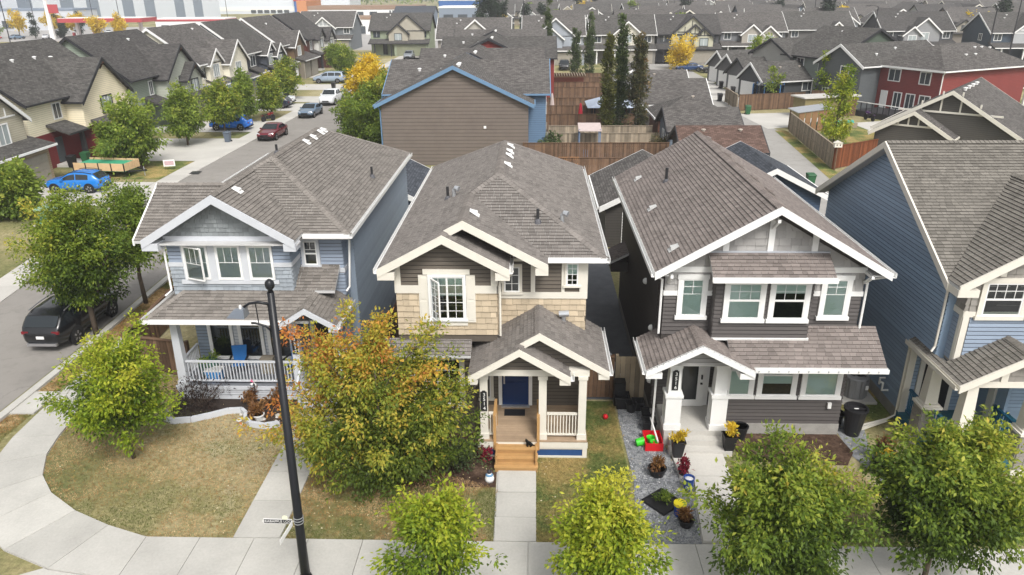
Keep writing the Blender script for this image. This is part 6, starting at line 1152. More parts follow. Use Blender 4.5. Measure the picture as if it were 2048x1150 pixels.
h = thing('dark_grey_house', 'dark grey house with a narrow rear gable joined to the red house', 'house', (40.6, 90.6, 0), R(27)); gm = SF('#585c5e')
gable_block(h, -3.4, 10.5, 0, 6.4, 0, 5.6, 'x', .62, gm, RF[0], M_white, .5); fwin(h, 'L', -3.4, 1.8, 2.9, 3.7, 5.1); fwin(h, 'L', -3.4, 4.4, 5.2, .7, 2.4); fwin(h, 'L', -3.4, 1.2, 3.2, .9, 2.4, M_white, 3); rvent(h, 0, 1.2, 6.4); rvent(h, 4, 2.0, 6.9)
h = thing('olive_grey_house', 'olive grey house with broad low gable roof behind the dark grey house', 'house', (37.8, 97.8, 0), R(24)); gm = SF('#78807a')
gable_block(h, 0, 13, 0, 9, 0, 5.6, 'y', .5, gm, RF[0], M_darktrim, .5, gm=SF('#4f5a4f')); gable_block(h, -.5, 9, 7.5, 15, 0, 5.4, 'x', .5, SF('#a3a29c'), RF[0], M_darktrim, .6)
fwin(h, 'L', 0, 1.6, 2.6, 3.7, 5.0); fwin(h, 'L', 0, 5.4, 6.6, 3.7, 5.0); fwin(h, 'L', 0, 1.4, 2.2, .9, 2.5); fwin(h, 'L', 0, 3.4, 5.0, .4, 2.6); fwin(h, 'L', 0, 6.2, 7, .9, 2.5)
for k in range(4): rvent(h, 5.5 + k * .8, 5, 8.2)
pc = thing('patio_cover', 'flat white patio cover on dark posts behind the garages', 'patio cover', (40, 117, 0), R(24)); part('roof', MB().box(-4, 4, -2.4, 2.4, 3.0, 3.15), M_white, pc); part('fascia', MB().box(-4, 4, -2.42, -2.4, 2.75, 3.1), M_darktrim, pc)
for x in (-3.8, 3.8):
    for y in (-2.2, 2.2): part('post', MB().box(x - .12, x + .12, y - .12, y + .12, 0, 3.0), M_darktrim, pc)
# --- driveways, alley, yards
sheet('alley', [(18.4, 30), (21.8, 30), (24.0, 58), (25.6, 77), (24.0, 90), (27.6, 98), (27.9, 124), (28, 170), (20, 170), (19.2, 124), (18.6, 90)], .008, M_alley)
for k, (a, b) in enumerate(((100.3, 104.8), (107, 111.5), (113.2, 117.6), (119.4, 123.8))): sheet('driveway_alley', [(23.4, a), (28.2, a), (28.2, b), (23.4, b)], .016, M_conc2)
sheet('parking_pad', [(24.6, 79), (33, 82.5), (31.5, 90), (24, 89)], .014, M_conc2)
for y0, y1, x1 in ((49.2, 56.0, -38), (63.6, 74.0, -38.2), (77.6, 84.6, -38.4), (92.0, 98.2, -38), (99.5, 105, -38), (112, 119, -38), (128, 136, -38), (145, 151, -38)): sheet('driveway', [(-29.6, y0), (x1, y0), (x1, y1), (-29.6, y1)], .03, M_conc2)
sheet('porch_turf', [(-38, 57), (-29.7, 57), (-29.7, 63.4), (-38, 63.4)], .02, M_lawn2)
sheet('yard_turf', [(24.8, 62), (40, 70), (36, 82), (26.6, 78)], .012, M_lawn2); sheet('alley_verge', [(23.0, 57), (24.2, 57), (26.2, 78), (25.0, 78)], .02, M_lawn2); sheet('cross_street', [(-27, 158), (110, 136), (110, 145), (-27, 166)], .008, M_asph)
fence('weathered plank fence along the alley bend', (26.3, 77.6), (24.4, 60.6), 1.9, M_fence_g, .17, mid=True); fence('red-brown plank fence meeting the weathered corner fence', (24.45, 60.4), (33.8, 66.4), 1.9, mat('stained_fence', lin('#6d3f27'), .85, .3), .17)
fence('brown plank fence round the trampoline yard', (24.6, 91.2), (33.0, 93.2), 1.9, M_fence, .17); fence('weathered end fence of the trampoline yard', (24.5, 91.4), (24.8, 98.6), 1.8, M_fence_g, .17); fence('dark plank fence below the dark grey house', (33.5, 92.5), (37.5, 91.5), 2.2, M_fence, .17)
for k, (y, x0, x1, h_, m, lab) in enumerate([(66.8, 1.4, 11.3, 1.8, M_fence_g, 'pale yard fence behind the blue house wall'), (70.6, 1.4, 11.2, 1.8, M_fence_g, 'pale yard fence at the foot of the poplars'), (77.5, 1.4, 11.0, 1.8, M_fence, 'brown yard fence behind the covered grill'), (83.6, 1.4, 10.6, 1.8, M_fence, 'brown yard fence behind the grey canopy'), (89.8, 1.6, 11, 1.8, M_fence, 'brown yard fence behind the folded parasol'), (99.6, 2.0, 12.5, 1.8, M_fence, 'brown yard fence beside the red wall'), (105.2, 2.2, 10.8, 1.8, M_fence, 'brown yard fence before the pergola'), (111.0, 2.4, 10.8, 1.8, M_fence, 'brown yard fence behind the pergola'), (116.5, 2.4, 12, 1.8, M_fence, 'farthest brown yard fence')]): fence(lab, (x0, y), (x1, y), h_, m, .2, rails=(.5,))
sheet('yard_ground', [(1.2, 50), (11, 50), (11.6, 125), (1.2, 125)], .01, mat('yard_gravel', (.2, .19, .175), .9, .3, .6, 20))
# ---------------------------------------------------------------- far houses (copies of a few kinds), commercial strip
def far_house(label, wall, gm, tm, rm, W=12.5, flip=1):
    h = thing('distant_house', label, 'house', (0, 0, 0), 0, 'distant houses beyond the alley block'); wm, g2 = SF(wall), SF(gm)
    gable_block(h, -W / 2, W / 2, 0, 10, 0, 5.5, 'x', .62, wm, rm, tm, .5)
    a, b = sorted((flip * .5, flip * 5.6)); gable_block(h, a, b, -1.2, 4, 2.7, 5.2, 'y', .72, g2, rm, tm, .4, name='gable_wing'); fwin(h, 'F', -1.2, (a + b) / 2 - .8, (a + b) / 2 + .8, 3.5, 4.9, tm, 2); battens(h, -1.2, (a + b) / 2, (b - a) / 2, 5.3, .72, tm)
    a, b = sorted((-flip * 5.6, -flip * 2.2)); gable_block(h, a, b, -1.7, 3, 2.7, 4.7, 'y', .72, g2, rm, tm, .35, name='gable_wing'); fwin(h, 'F', -1.7, (a + b) / 2 - .6, (a + b) / 2 + .6, 3.3, 4.5, tm, 2)
    part('lower_wall', MB().box(-W / 2, W / 2, -1.9, 0, 0, 2.65), wm, h); shed_roof(h, -W / 2 - .3, W / 2 + .3, -2.5, .2, 2.7, 3.5, rm, tm); return h
PAL = [('charcoal', '#55585c'), ('blue-grey', '#66727f'), ('tan', '#8f8574'), ('dark brown', '#4a4542'), ('pale grey', '#a5a7a8'), ('navy', '#3f4a5a'), ('sage green', '#7b8676'), ('taupe', '#776f68')]; TRM = [('white', M_white, '#a3a8ad'), ('cream', M_cream, '#c2b9a4'), ('dark', M_darktrim, '#9a958b')]
protos = []
for i, (nm, c) in enumerate(PAL):
    for j, (tn, tmm, gc) in enumerate(TRM):
        if (i + j) % 3 != 2: protos.append(far_house('distant %s house with %s framed gables' % (nm, tn), c, gc, tmm, RF[(i + j) % 4], 12 + (i % 3) * .5, 1 if (i + j) % 2 else -1))
rng = random.Random(77); used = set(); spots = []
for y, s in ((196, 15.2), (232, 15.6), (266, 15.4), (305, 16), (345, 16), (392, 16.5), (440, 17), (500, 17.5), (570, 18)):
    x = -.03 * y - 6 + rng.uniform(0, 8)
    while x < .74 * y + 10:
        if not (y < 240 and x < 8): spots.append((x, y + rng.uniform(-4, 4) + .04 * x)); 
        x += s + rng.uniform(-1.2, 2.5)
for x, y in spots:
    k = rng.randrange(len(protos)); o = protos[k] if k not in used else copy_tree(protos[k]); used.add(k); o.location = (x, y, 0); o.rotation_euler = (0, 0, rng.choice((0, 0, 0, R(8), R(-10), R(90), R(180))))
for k in range(len(protos)):
    if k not in used: protos[k].location = (20 + 20 * k, 640, 0)
# far trees: a spruce kind and a golden kind copied about
def far_tree(label, m, rx, zc, rz, seed): return tree('distant_tree', label, (0, 0, 0), [(0, 0, zc, rx, rx, rz), (0, 0, zc + rz * .5, rx * .55, rx * .55, rz * .6)], 90, 20, .45, .6, .32, m, .15, seed, n_limb=3, group='distant trees among the far houses')
ft = [far_tree('distant golden tree among far roofs', G_YELLOW, 2.4, 4.5, 3.0, 201), far_tree('distant dark spruce among far roofs', G_PINE, 1.7, 5.5, 5.2, 202), far_tree('distant green tree among far roofs', G_STREET, 2.8, 4.2, 3.0, 203)]; fu = set()
tspots = []
for k in range(70):
    y = rng.uniform(185, 560); x = rng.uniform(-.08 * y, .74 * y); tspots.append((x, y, rng.choice((0, 0, 1, 2))))
tspots += [(-13 + i * 2.2, 205 + i * 3, 1) for i in range(3)] + [(-13.5, 208, 0), (-2.5, 220, 1), (12, 300, 0), (16, 310, 0), (22, 305, 0), (27, 315, 0)]
for x, y, k in tspots:
    o = ft[k] if k not in fu else copy_tree(ft[k]); fu.add(k); o.location = (x, y, 0); o.rotation_euler = (0, 0, rng.uniform(0, 6)); s = rng.uniform(.8, 1.25); o.scale = (s, s, s)
# commercial strip at the left
M_pw = mat('white_panel', (.6, .64, .7), .5, .06); M_pg = mat('grey_panel', (.2, .24, .3), .5, .08); M_red = mat('red_fascia', lin('#a8454a'), .5, .1); M_lot = mat('parking_lot', (.34, .33, .32), .9, .12, .1)
wh = thing('warehouse', 'huge warehouse with white and slate vertical wall stripes', 'warehouse', (-190, 340, 0), world=True); A, B = Vector((-224, 262, 0)), Vector((-172, 428, 0)); n = 26
for k in range(n):
    a = A + (B - A) * (k / n); b = A + (B - A) * ((k + (1.0)) / n); part('wall_panel', MB().prism([a, b, b + Vector((-60, 0, 0)), a + Vector((-60, 0, 0))], (0, 0, 19 + (k % 2) * .1)), M_pg if k % 5 in (1, 3) else M_pw, wh)
part('parapet', MB().bar(A + Vector((.2, 0, 19.4)), B + Vector((.2, 0, 19.4)), .6, .8), M_pg, wh)
def shop(name, label, x0, x1, y0, y1, z, m, bands=(), wins=(), cat='building'):
    h = thing(name, label, cat, ((x0 + x1) / 2, (y0 + y1) / 2, 0), world=True); part('wall', MB().box(x0, x1, y0, y1, 0, z), m, h)
    for z0, z1, bm in bands: part('wall_band', MB().box(x0 - .15, x1 + .15, y0 - .15, y1 + .15, z0, z1), bm, h)
    for a, b, z0, z1 in wins: w = part('window', MB().box(a, b, y0 - .3, y0 - .16, z0, z1), M_pane, h)
    return h
M_wht = mat('white_stucco', (.74, .74, .72), .7, .05); M_ora = mat('orange_cladding', lin('#b97f57'), .7, .15); M_brn = mat('brown_band', lin('#8c7563'), .7, .1); M_stb = mat('store_blue', lin('#2c5c9c'), .5, .1)
sb = shop('strip_building', 'long white commercial building with brown roof bands and dark windows', -92, -46, 315, 335, 6.0, M_wht, [(6.0, 7.4, M_brn), (1.9, 2.8, M_brn)], [(-88 + k * 5.5, -85 + k * 5.5, 3.2, 5.2) for k in range(5)] + [(-58 + k * 1.2, -57.4 + k * 1.2, 3.4, 5.6) for k in range(9)]); part('corner_tower', MB().box(-95, -91, 314, 336, 0, 9.5), M_ora, sb)
shop('big_box_store', 'blue and white big box store far behind the spruces', -52, -8, 430, 470, 9, M_stb, [(7.4, 8.6, M_wht), (0, 2.4, M_wht)], [(-34, -30, 2.6, 5.4), (-24, -20, 2.6, 5.4)])
shop('pale_store', 'pale blue-grey store wall with red and blue sign panel', -205, -110, 470, 500, 12, M_pw, [(1.5, 4.0, M_wht)], [(-170 + k * 4, -167 + k * 4, .5, 2.2) for k in range(6)])
shop('sign_panel', 'red, white and blue sign panel on the pale store', -143, -133, 468.0, 469.5, 11.5, M_stb, [(7, 9.5, M_red)], cat='sign')
shop('white_arcade', 'white low building with dark lower windows behind the half-timbered house', -80, -40, 252, 268, 4.6, M_wht, [(4.6, 5.4, M_brn)], [(-78 + k * 5, -74.5 + k * 5, .3, 2.6) for k in range(8)])
shop('grey_depot', 'low grey depot with long dark roof', -40, -14, 330, 350, 6.5, M_pg, [(6.0, 6.6, M_wht)], [(-38 + k * 6, -34 + k * 6, 1, 3.5) for k in range(4)])
sheet('store_lot', [(-95, 190), (-16, 186), (-10, 320), (-95, 320)], .011, M_lot)
dk = thing('dark_clinic', 'dark glazed low building with navy roof', 'building', (-46, 300, 0)); gable_block(dk, -7.5, 7.5, 0, 14, 0, 5, 'x', .35, M_pg, RF[5], M_darktrim, .6)
for k in range(3): fwin(dk, 'F', 0, -6 + k * 4.4, -3 + k * 4.4, 1, 3.6, M_darktrim)
shop('fast_food_shop', 'low grey shop with red panels and white parapet', -205, -172, 290, 306, 7.5, mat('grey_stucco', (.5, .52, .55), .7, .06), [(6.9, 7.6, M_pg)], [(-200, -196, .8, 3.4)]); shop('red_wall_shop', 'red and white shop at the far left edge', -232, -207, 284, 300, 6.5, M_red, [(3.6, 5.2, M_wht)])
gs = thing('gas_station_canopy', 'long red canopy of a gas station on white columns', 'canopy', (-132, 240, 0)); part('fascia', MB().box(-13, 13, -5, 5, 4.8, 6.0), M_red, gs); part('canopy_top', MB().box(-12.8, 12.8, -4.8, 4.8, 6.0, 6.1), M_wht, gs)
for x in (-10, -3.4, 3.4, 10): part('column', MB().box(x - .4, x + .4, -.5, .5, 0, 4.8), M_wht, gs)
for x in (-10, -3.4, 3.4, 10): part('pump', MB().box(x - .9, x - .45, -2, -1, 0, 1.8), M_red, gs)
shop('gas_station_shop', 'white gas station shop behind the red canopy', -128, -104, 262, 272, 5.0, M_wht, [(4.0, 4.6, M_red)], [(-126 + k * 4, -123.4 + k * 4, .5, 2.8) for k in range(5)])
py = thing('pylon_sign', 'tall white pylon sign beside the red canopy', 'sign', (-148, 236, 0)); part('pole', MB().frustum(0, 0, 0, 13, .7, .4, .35, .3), M_wht, py); part('sign_face', MB().box(.4, 3.4, -.2, .2, 7.5, 10), M_red, py)
sheet('parking_lot', [(-235, 225), (-100, 225), (-95, 312), (-235, 312)], .01, M_lot); sheet('boulevard', [(-300, 205), (-60, 196), (-60, 207), (-300, 217)], .012, M_lot); sheet('far_pavement_strip', [(-300, 218.5), (-60, 208.5), (-60, 210.5), (-300, 220.5)], .03, M_conc2)
M_pole = mat('lamp_pole_dark', (.03, .03, .035), .5, .2)
for k, (x, y, h_, lab) in enumerate([(-138.5, 202, 14, 'tall dark light pole beside the boulevard grass'), (-185, 286, 11, 'dark light pole before the grey shop'), (-161, 283, 12.5, 'dark light pole left of the gas pumps'), (-140, 262, 14, 'dark light pole behind the red canopy'), (67, 156, 10, 'street light pole beside the brown-grey house'), (72, 205, 11, 'thin pole among the far roofs'), (70, 121.5, 10.5, 'dark utility pole behind the red house'), (87.5, 145, 12, 'second dark utility pole behind the red house'), (-2.5, 182, 12.5, 'thin dark pole beside the white nested gables'), (-118, 300, 12, 'curved street light pole behind the row house roofs')]):
    t = thing('light_pole', lab, 'light pole', (x, y, 0)); part('pole', MB().tube([(0, 0, 0), (0, 0, h_)], [.16, .09], 6), M_pole, t); part('arm', MB().tube([(0, 0, h_), (-.8, 0, h_ + .25), (-1.8, 0, h_ + .2)], [.06, .05, .05], 5), M_pole, t); part('lamp_head', MB().box(-2.4, -1.6, -.15, .15, h_ + .08, h_ + .22), M_pole, t)
for k, (x, y, r) in enumerate([(-165, 246, 2.8), (-161, 258, 3.0), (-146, 246, 2.8), (-128, 226, 2.4), (-122, 227, 1.9), (-158, 205, 1.5)]): tree('boulevard_tree', 'golden autumn tree along the parking lot', (x, y, 0), [(0, 0, 4.6, r, r, 2.6), (0, 0, 5.8, r * .6, r * .6, 1.8)], 110, 20, .45, .55, .3, G_YELLOW, .12, 220 + k, group='golden trees along the parking lot', n_limb=4)
for k, (x, y) in enumerate([(-156, 240), (-150, 243), (-160, 262), (-164, 268), (-150, 255)]): tree('boulevard_spruce', 'dark spruce between the golden parking lot trees', (x, y, 0), [(0, 0, 2.6, 1.5, 1.5, 2.2), (0, 0, 4.8, .8, .8, 2.2), (0, 0, 6.6, .35, .35, 1.4)], 80, 20, .35, .45, .2, G_PINE, .12, 230 + k, group='spruces by the parking lot', n_limb=3)
pl = tree('boulevard_tree', 'round green tree at the far left edge of the parking lot', (-170, 240, 0), [(0, 0, 3.6, 3, 3, 2.6)], 110, 20, .45, .55, .3, G_STREET, .12, 240)
for k in range(9): tree('golden_aspen', 'golden aspen in the far tree belt', (10 + k * 7.5, 620 + (k % 3) * 14, 0), [(0, 0, 6, 3.4, 3.4, 5)], 90, 20, .7, .9, .5, G_YELLOW if k % 3 else G_STREET, .2, 250 + k, n_limb=3, group='aspens of the far tree belt')
hb = MB()
for k in range(60):
    a = -900 + k * 32; hb.face([(a, 900, 0), (a + 32, 900, 0), (a + 32, 900 + 1500, 14 + 5 * math.sin((k + 1) * .7) + 3 * math.sin(k * 2.3 + 2.3)), (a, 2400, 14 + 5 * math.sin(k * .7) + 3 * math.sin((k - 1) * 2.3 + 2.3))])
struct('hills', hb, ground_mat('far_hills', [(.35, '#4e5a4a'), (.5, '#5f6856'), (.65, '#77775f')], .01, .1))
wood = _link('far_wood', leaf_mesh('far_wood', *(lambda r, k: (np.c_[r.uniform(-700, 1100, k), r.uniform(640, 900, k), r.uniform(0, 9, k)], np.tile([0, 0, 1.0], (k, 1)) + r.normal(size=(k, 3)) * .5, r.normal(size=(k, 3)), r.uniform(2, 4.5, k), r.uniform(1.5, 3, k), r.uniform(0, 1, k)))(np.random.default_rng(9), 9000), G_STREET), None); wood['kind'] = 'stuff'; wood['label'] = 'belt of far trees on the horizon'; wood['category'] = 'trees'

# ---------------------------------------------------------------- vehicles
KIND = {  # top profile, plan half width, bottom, belt height, side panes, windscreen x-range, rear pane x-range, wheel x, wheel radius
 'suv': dict(top=[(2.37, .7), (2.32, .9), (2.1, 1.0), (1.1, 1.12), (.3, 1.6), (-.2, 1.68), (-1.4, 1.63), (-1.85, 1.5), (-2.26, 1.08), (-2.37, .82)], w=.94, belt=1.05, panes=[(.72, -.28), (-.36, -1.25), (-1.33, -1.8)], ws=(1.02, .28), rw=(-1.88, -2.22), wx=(1.42, -1.4), wr=.37),
 'hatch': dict(top=[(2.18, .6), (2.12, .78), (1.9, .88), (1.0, 1.0), (.2, 1.44), (-.3, 1.52), (-1.2, 1.48), (-1.6, 1.38), (-2.08, .98), (-2.18, .72)], w=.89, belt=.94, panes=[(.62, -.3), (-.38, -1.3)], ws=(.94, .2), rw=(-1.55, -2.02), wx=(1.32, -1.28), wr=.34),
 'sedan': dict(top=[(2.36, .58), (2.3, .74), (2.05, .84), (.95, .96), (.1, 1.38), (-.35, 1.44), (-.9, 1.4), (-1.65, 1.04), (-2.25, .98), (-2.36, .7)], w=.92, belt=.92, panes=[(.5, -.36), (-.44, -1.3)], ws=(.88, .1), rw=(-.98, -1.6), wx=(1.45, -1.4), wr=.34),
 'van': dict(top=[(2.5, .62), (2.42, .85), (2.1, 1.0), (1.35, 1.12), (.55, 1.66), (0, 1.76), (-1.8, 1.74), (-2.2, 1.66), (-2.44, 1.1), (-2.5, .8)], w=.97, belt=1.06, panes=[(.95, .05), (-.05, -1.05), (-1.15, -2.1)], ws=(1.28, .52), rw=(-2.22, -2.42), wx=(1.5, -1.5), wr=.35),
 'pickup': dict(top=[(2.85, .8), (2.8, 1.05), (2.5, 1.15), (1.35, 1.22), (.75, 1.78), (.3, 1.86), (-.6, 1.84), (-.95, 1.74), (-1.02, 1.18), (-2.75, 1.15), (-2.85, .9)], w=1.0, belt=1.2, panes=[(1.05, .1), (.02, -.85)], ws=(1.3, .74), rw=(-.96, -1.01), wx=(1.8, -1.75), wr=.42)}
M_tyre = mat('tyre', (.015, .015, .016), .8, .2); M_rim = glossy('alloy', (.5, .5, .52), .3, .5, .8); M_cg = glossy('car_glass', (.015, .02, .024), .05, .6); M_tail = glossy('tail_light_red', (.16, .008, .014), .25); M_head = glossy('headlight', (.6, .62, .65), .1); M_plate = mat('plate', (.7, .7, .7), .5)
_wh = {}
def car(label, loc, rz, col, kind, rails=False, group='vehicles parked along the street'):
    K = KIND[kind]; t = thing('parked_car' if kind != 'pickup' else 'pickup_truck', label, {'pickup': 'truck', 'van': 'van', 'suv': 'suv'}.get(kind, 'car'), loc, rz, group)
    tx = np.array([p[0] for p in K['top']][::-1]); tz = np.array([p[1] for p in K['top']][::-1]); L = tx.max(); W = K['w']; bz = .3
    top = lambda x: float(np.interp(x, tx, tz)); wid = lambda x: W * float(np.interp(abs(x), [0, L - .75, L - .3, L - .08, L], [1, 1, .93, .82, .68])); bot = lambda x: float(np.interp(abs(x), [0, L - .5, L], [bz - .06, bz - .02, bz + .14]))
    def sec(x):
        tp, w = top(x), wid(x); belt = min(K['belt'] + .03 * (-x / L), tp - .05); d = max(0, tp - belt - .08); wr = w * .95 - .27 * d
        b = bot(x); return [(w * .8, b), (w * .97, b + .12), (w, (b + belt) / 2), (w * .985, belt - .06), (w * .96, belt), (wr, tp - .06 if d > .1 else tp - .03), (wr - .09, tp - .005), (wr * .4, tp + .015)]
    xs = sorted(set(np.round(np.concatenate([np.linspace(-L, L, 27), tx]), 3))); mb = MB(); n = 16
    for x in xs:
        s = sec(x); mb.v += [(x, y, z) for y, z in s] + [(x, -y, z) for y, z in s[::-1]]
    for i in range(len(xs) - 1):
        for j in range(n): a = i * n + j; b = i * n + (j + 1) % n; mb.f.append((a, a + n, b + n, b)); mb.sh.append(1.0); mb.uv.append(None)
    mb.f.append(tuple(range(n))); mb.f.append(tuple(range((len(xs) - 1) * n, len(xs) * n))[::-1]); mb.sh += [1.0, 1.0]; mb.uv += [None, None]
    pm = glossy('car_paint_' + label.split()[0] + '_' + col.strip('#'), lin(col), .25, .5, .0, .35); part('body', mb, pm, t, True)
    def side(x, k, sg, off=.012):
        s = sec(x); (y0, z0), (y1, z1) = s[4], s[5]; return (x, sg * (y0 + (y1 - y0) * k + off), z0 + (z1 - z0) * k)
    for sg in (1, -1):
        for a, b in K['panes']:
            g = MB(); q = np.linspace(a, b, 6)
            for c, d in zip(q, q[1:]):
                f = [side(c, .12, sg), side(d, .12, sg), side(d, .9, sg), side(c, .9, sg)]; g.face(f if sg < 0 else f[::-1])
            part('side_window', g, M_cg, t)
        part('mirror', MB().box(K['panes'][0][0] - .05, K['panes'][0][0] + .15, sg * (W + .02) - .1, sg * (W + .02) + .1, K['belt'] + .02, K['belt'] + .16), pm, t)
        part('headlight', MB().prism([(L - .1, sg * W * .5, .68 if kind != 'pickup' else .85), (L - .26, sg * W * .9, .7 if kind != 'pickup' else .85), (L - .34, sg * W * .9, .84 if kind != 'pickup' else 1.02), (L - .1, sg * W * .5, .8 if kind != 'pickup' else 1.0)], (.06, 0, 0)), M_head, t)
        part('tail_light', MB().box(-L + .04, -L + .3, sg * W * .52 if sg > 0 else -W * .83, W * .83 if sg > 0 else -W * .52, K['belt'] - .2, K['belt'] - .08), M_tail, t)
        if rails: part('roof_rail', MB().tube([(x, sg * (sec(x)[5][0] - .03), top(x) + .05) for x in (.1, -.4, -1.0, -1.6)], .025, 5), M_rim if col == '#101216' else M_tyre, t)
        part('door_seam', MB().box(K['panes'][0][1] - .03, K['panes'][0][1] - .015, sg * (W + .002) - .004, sg * (W + .002) + .004, .45, K['belt'] - .06), M_tyre, t)
    for nm, (a, b) in (('windscreen', K['ws']), ('rear_window', K['rw'])):
        g = MB(); q = np.linspace(a, b, 5)
        for c, d in zip(q, q[1:]):
            f = []
            for x, sg in ((c, -1), (c, 1), (d, 1), (d, -1)): s = sec(x); f.append((x + (.02 if nm == 'windscreen' else -.02), sg * (s[6][0] - .02), top(x) + .022))
            g.face(f)
        part(nm, g, M_cg, t)
    part('front_bumper', MB().box(L - .12, L + .03, -W * .6, W * .6, .32, .48), M_tyre, t); part('grille', MB().box(L - .1, L + .015, -W * .42, W * .42, .52, .68), M_tyre, t); part('rear_bumper', MB().box(-L - .03, -L + .1, -W * .66, W * .66, .34, .46), M_rim if kind == 'suv' else M_tyre, t); part('licence_plate', MB().box(-L - .025, -L + .05, -.16, .16, .66, .78), M_plate, t)
    r = K['wr']
    if r not in _wh:
        ty = MB().lathe([(r * .6, -.11), (r * .93, -.11), (r, -.07), (r, .07), (r * .93, .11), (r * .6, .11)], n=20).mesh('tyre', M_tyre, True); rm = MB().lathe([(.0, .085), (r * .2, .09), (r * .6, .06), (r * .66, .112)], n=20, sh=.12); 
        for k in range(5): a = k * 1.2566; rm.bar((math.cos(a) * .05, math.sin(a) * .05, .1), (math.cos(a) * r * .62, math.sin(a) * r * .62, .108), .07, .02)
        _wh[r] = (ty, rm.mesh('rim', M_rim), MB().lathe([(r * 1.16, -.02), (r * 1.18, .0), (r * .9, .004)], n=20).mesh('wheel_arch', M_tyre))
    for x in K['wx']:
        for sg in (1, -1):
            w = _link('wheel', _wh[r][0], t); w.location = (x, sg * (W - .1), r); w.rotation_euler = (R(-90 * sg), 0, 0); q = _link('rim', _wh[r][1], w); q = _link('wheel_arch', _wh[r][2], t); q.location = (x, sg * (W + .003), r + .02); q.rotation_euler = (R(-90 * sg), 0, 0)
    if kind == 'pickup': part('cargo_bed', MB().box(-2.7, -1.15, -.78, .78, 1.16, 1.175), M_tyre, t)
    return t
car('black suv with silver roof rails parked at the kerb', (-20.3, 29.3, 0), R(90), '#101216', 'suv', True); car('bright blue hatchback parked on the driveway beside the trailer', (-34.1, 53.4, .03), R(180), '#1f74c4', 'hatch', True)
car('dark red sedan standing in the street', (-26.4, 74.6, 0), R(-92), '#5d1622', 'sedan'); car('blue-grey sedan parked ahead of the white pickup', (-26.4, 88.3, 0), R(-92), '#5d6f82', 'sedan'); car('white pickup truck parked at the far kerb', (-26.5, 98.6, 0), R(-92), '#d6d9dc', 'pickup'); car('grey sedan parked behind the white pickup', (-26.2, 107.5, 0), R(-92), '#70777f', 'sedan'); car('white sedan partly hidden by the kerbside bush', (-21.7, 94, 0), R(-90), '#d8dadc', 'sedan')
car('royal blue hatchback on the driveway behind street trees', (-32.4, 79.2, .03), R(180), '#1e6fd0', 'hatch'); car('navy hatchback on the driveway before the cream row house', (-32.8, 94.5, .03), R(180), '#1a2233', 'hatch'); car('white sedan next to the navy hatchback', (-33.5, 97.6, .03), R(180), '#cfd3d6', 'sedan'); car('silver-blue minivan on the driveway of the brown row house', (-32.6, 121, .03), R(180), '#8b98a8', 'van'); car('dark plum suv before the half-timbered row house', (-32, 146, .03), R(180), '#35202c', 'suv')
car('grey suv on the driveway of the olive green house', (-26.5, 163.5, 0), R(-90), '#7d8288', 'suv'); car('dark blue sedan before the half-timbered house', (27.5, 136.5, .02), R(175), '#16345c', 'sedan'); car('black sedan behind the white-doored garages', (31.2, 133.8, .02), R(175), '#15171b', 'sedan'); car('black suv on the driveway of the light grey house', (5.5, 140, .02), R(-90), '#1b1d20', 'suv'); car('dark car half hidden in the driveway gap', (-21.5, 120, 0), R(-90), '#22252a', 'sedan')
for k, (x, y, c) in enumerate([(-172, 238, '#dfe1e3'), (-167, 236, '#b03038'), (-160, 237, '#6b7f94'), (-151, 238, '#d4d6d8'), (-145, 262, '#c9ccce')]): car(('white', 'red', 'steel blue', 'pale', 'silver')[k] + ' car in the far parking lot', (x, y, .01), R(10 + 30 * k), c, 'sedan', group='cars in the far parking lot')
# ---------------------------------------------------------------- street lamp with name signs
lp = thing('street_lamp', 'tall black street lamp with street name signs at the pavement', 'street lamp', (-5.72, 14.45, 0)); lp.rotation_euler = (0, R(.85), 0); M_lb = mat('black_pole', (.012, .013, .016), .35, .15)
part('pole', MB().tube([(0, 0, 0), (0, 0, 1.0), (0, 0, 8.0)], [.125, .115, .075], 12), M_lb, lp, True); part('finial', MB().lathe([(.06, 8.0), (.05, 8.06), (.09, 8.1), (.105, 8.17), (.09, 8.24), (.04, 8.29), (0, 8.3)], n=12), M_lb, lp, True); part('pole_base', MB().lathe([(.2, 0), (.2, .1), (.15, .25)], n=12), M_lb, lp)
part('arm', MB().tube([(-.06, 0, 7.72), (-.3, 0, 7.76), (-.5, 0, 7.72), (-.62, 0, 7.64)], [.035, .032, .03, .03], 8), M_lb, lp, True); part('brace', MB().tube([(-.06, 0, 7.05), (-.2, 0, 7.2), (-.42, 0, 7.26), (-.5, 0, 7.26)], .026, 6), M_lb, lp, True); part('brace_rod', MB().tube([(-.34, 0, 7.24), (-.36, 0, 7.74)], .012, 5).tube([(-.09, 0, 7.1), (-.09, 0, 7.7)], .012, 5), M_lb, lp)
hd = part('lamp_head', MB().hexa([(-.98, -.13, 7.42), (-.58, -.16, 7.42), (-.58, .16, 7.42), (-.98, .13, 7.42), (-.86, -.07, 7.56), (-.6, -.1, 7.62), (-.6, .1, 7.62), (-.86, .07, 7.56)]), glossy('lamp_head_grey', (.13, .15, .18), .3), lp); part('photocell', MB().lathe([(.03, 7.6), (.03, 7.66), (.02, 7.68)], (-.7, 0, 0), 8), M_white, hd); part('lens', MB().box(-.92, -.62, -.1, .1, 7.405, 7.42), M_white, hd)
sg = part('street_name_sign', MB().box(-.83, -.13, -.095, -.085, 1.93, 2.07), M_white, lp); part('sign_face', MB().box(-.82, -.14, -.0985, -.095, 1.945, 2.055), mat('sign_black', (.01, .01, .014), .5), sg); text_part('sign_lettering', 'CRABAPPLE LOOP', .096, M_white, sg, Matrix.Translation((-.48, -.1, 2.0)) @ Matrix.Rotation(R(90), 4, 'X'), .001)
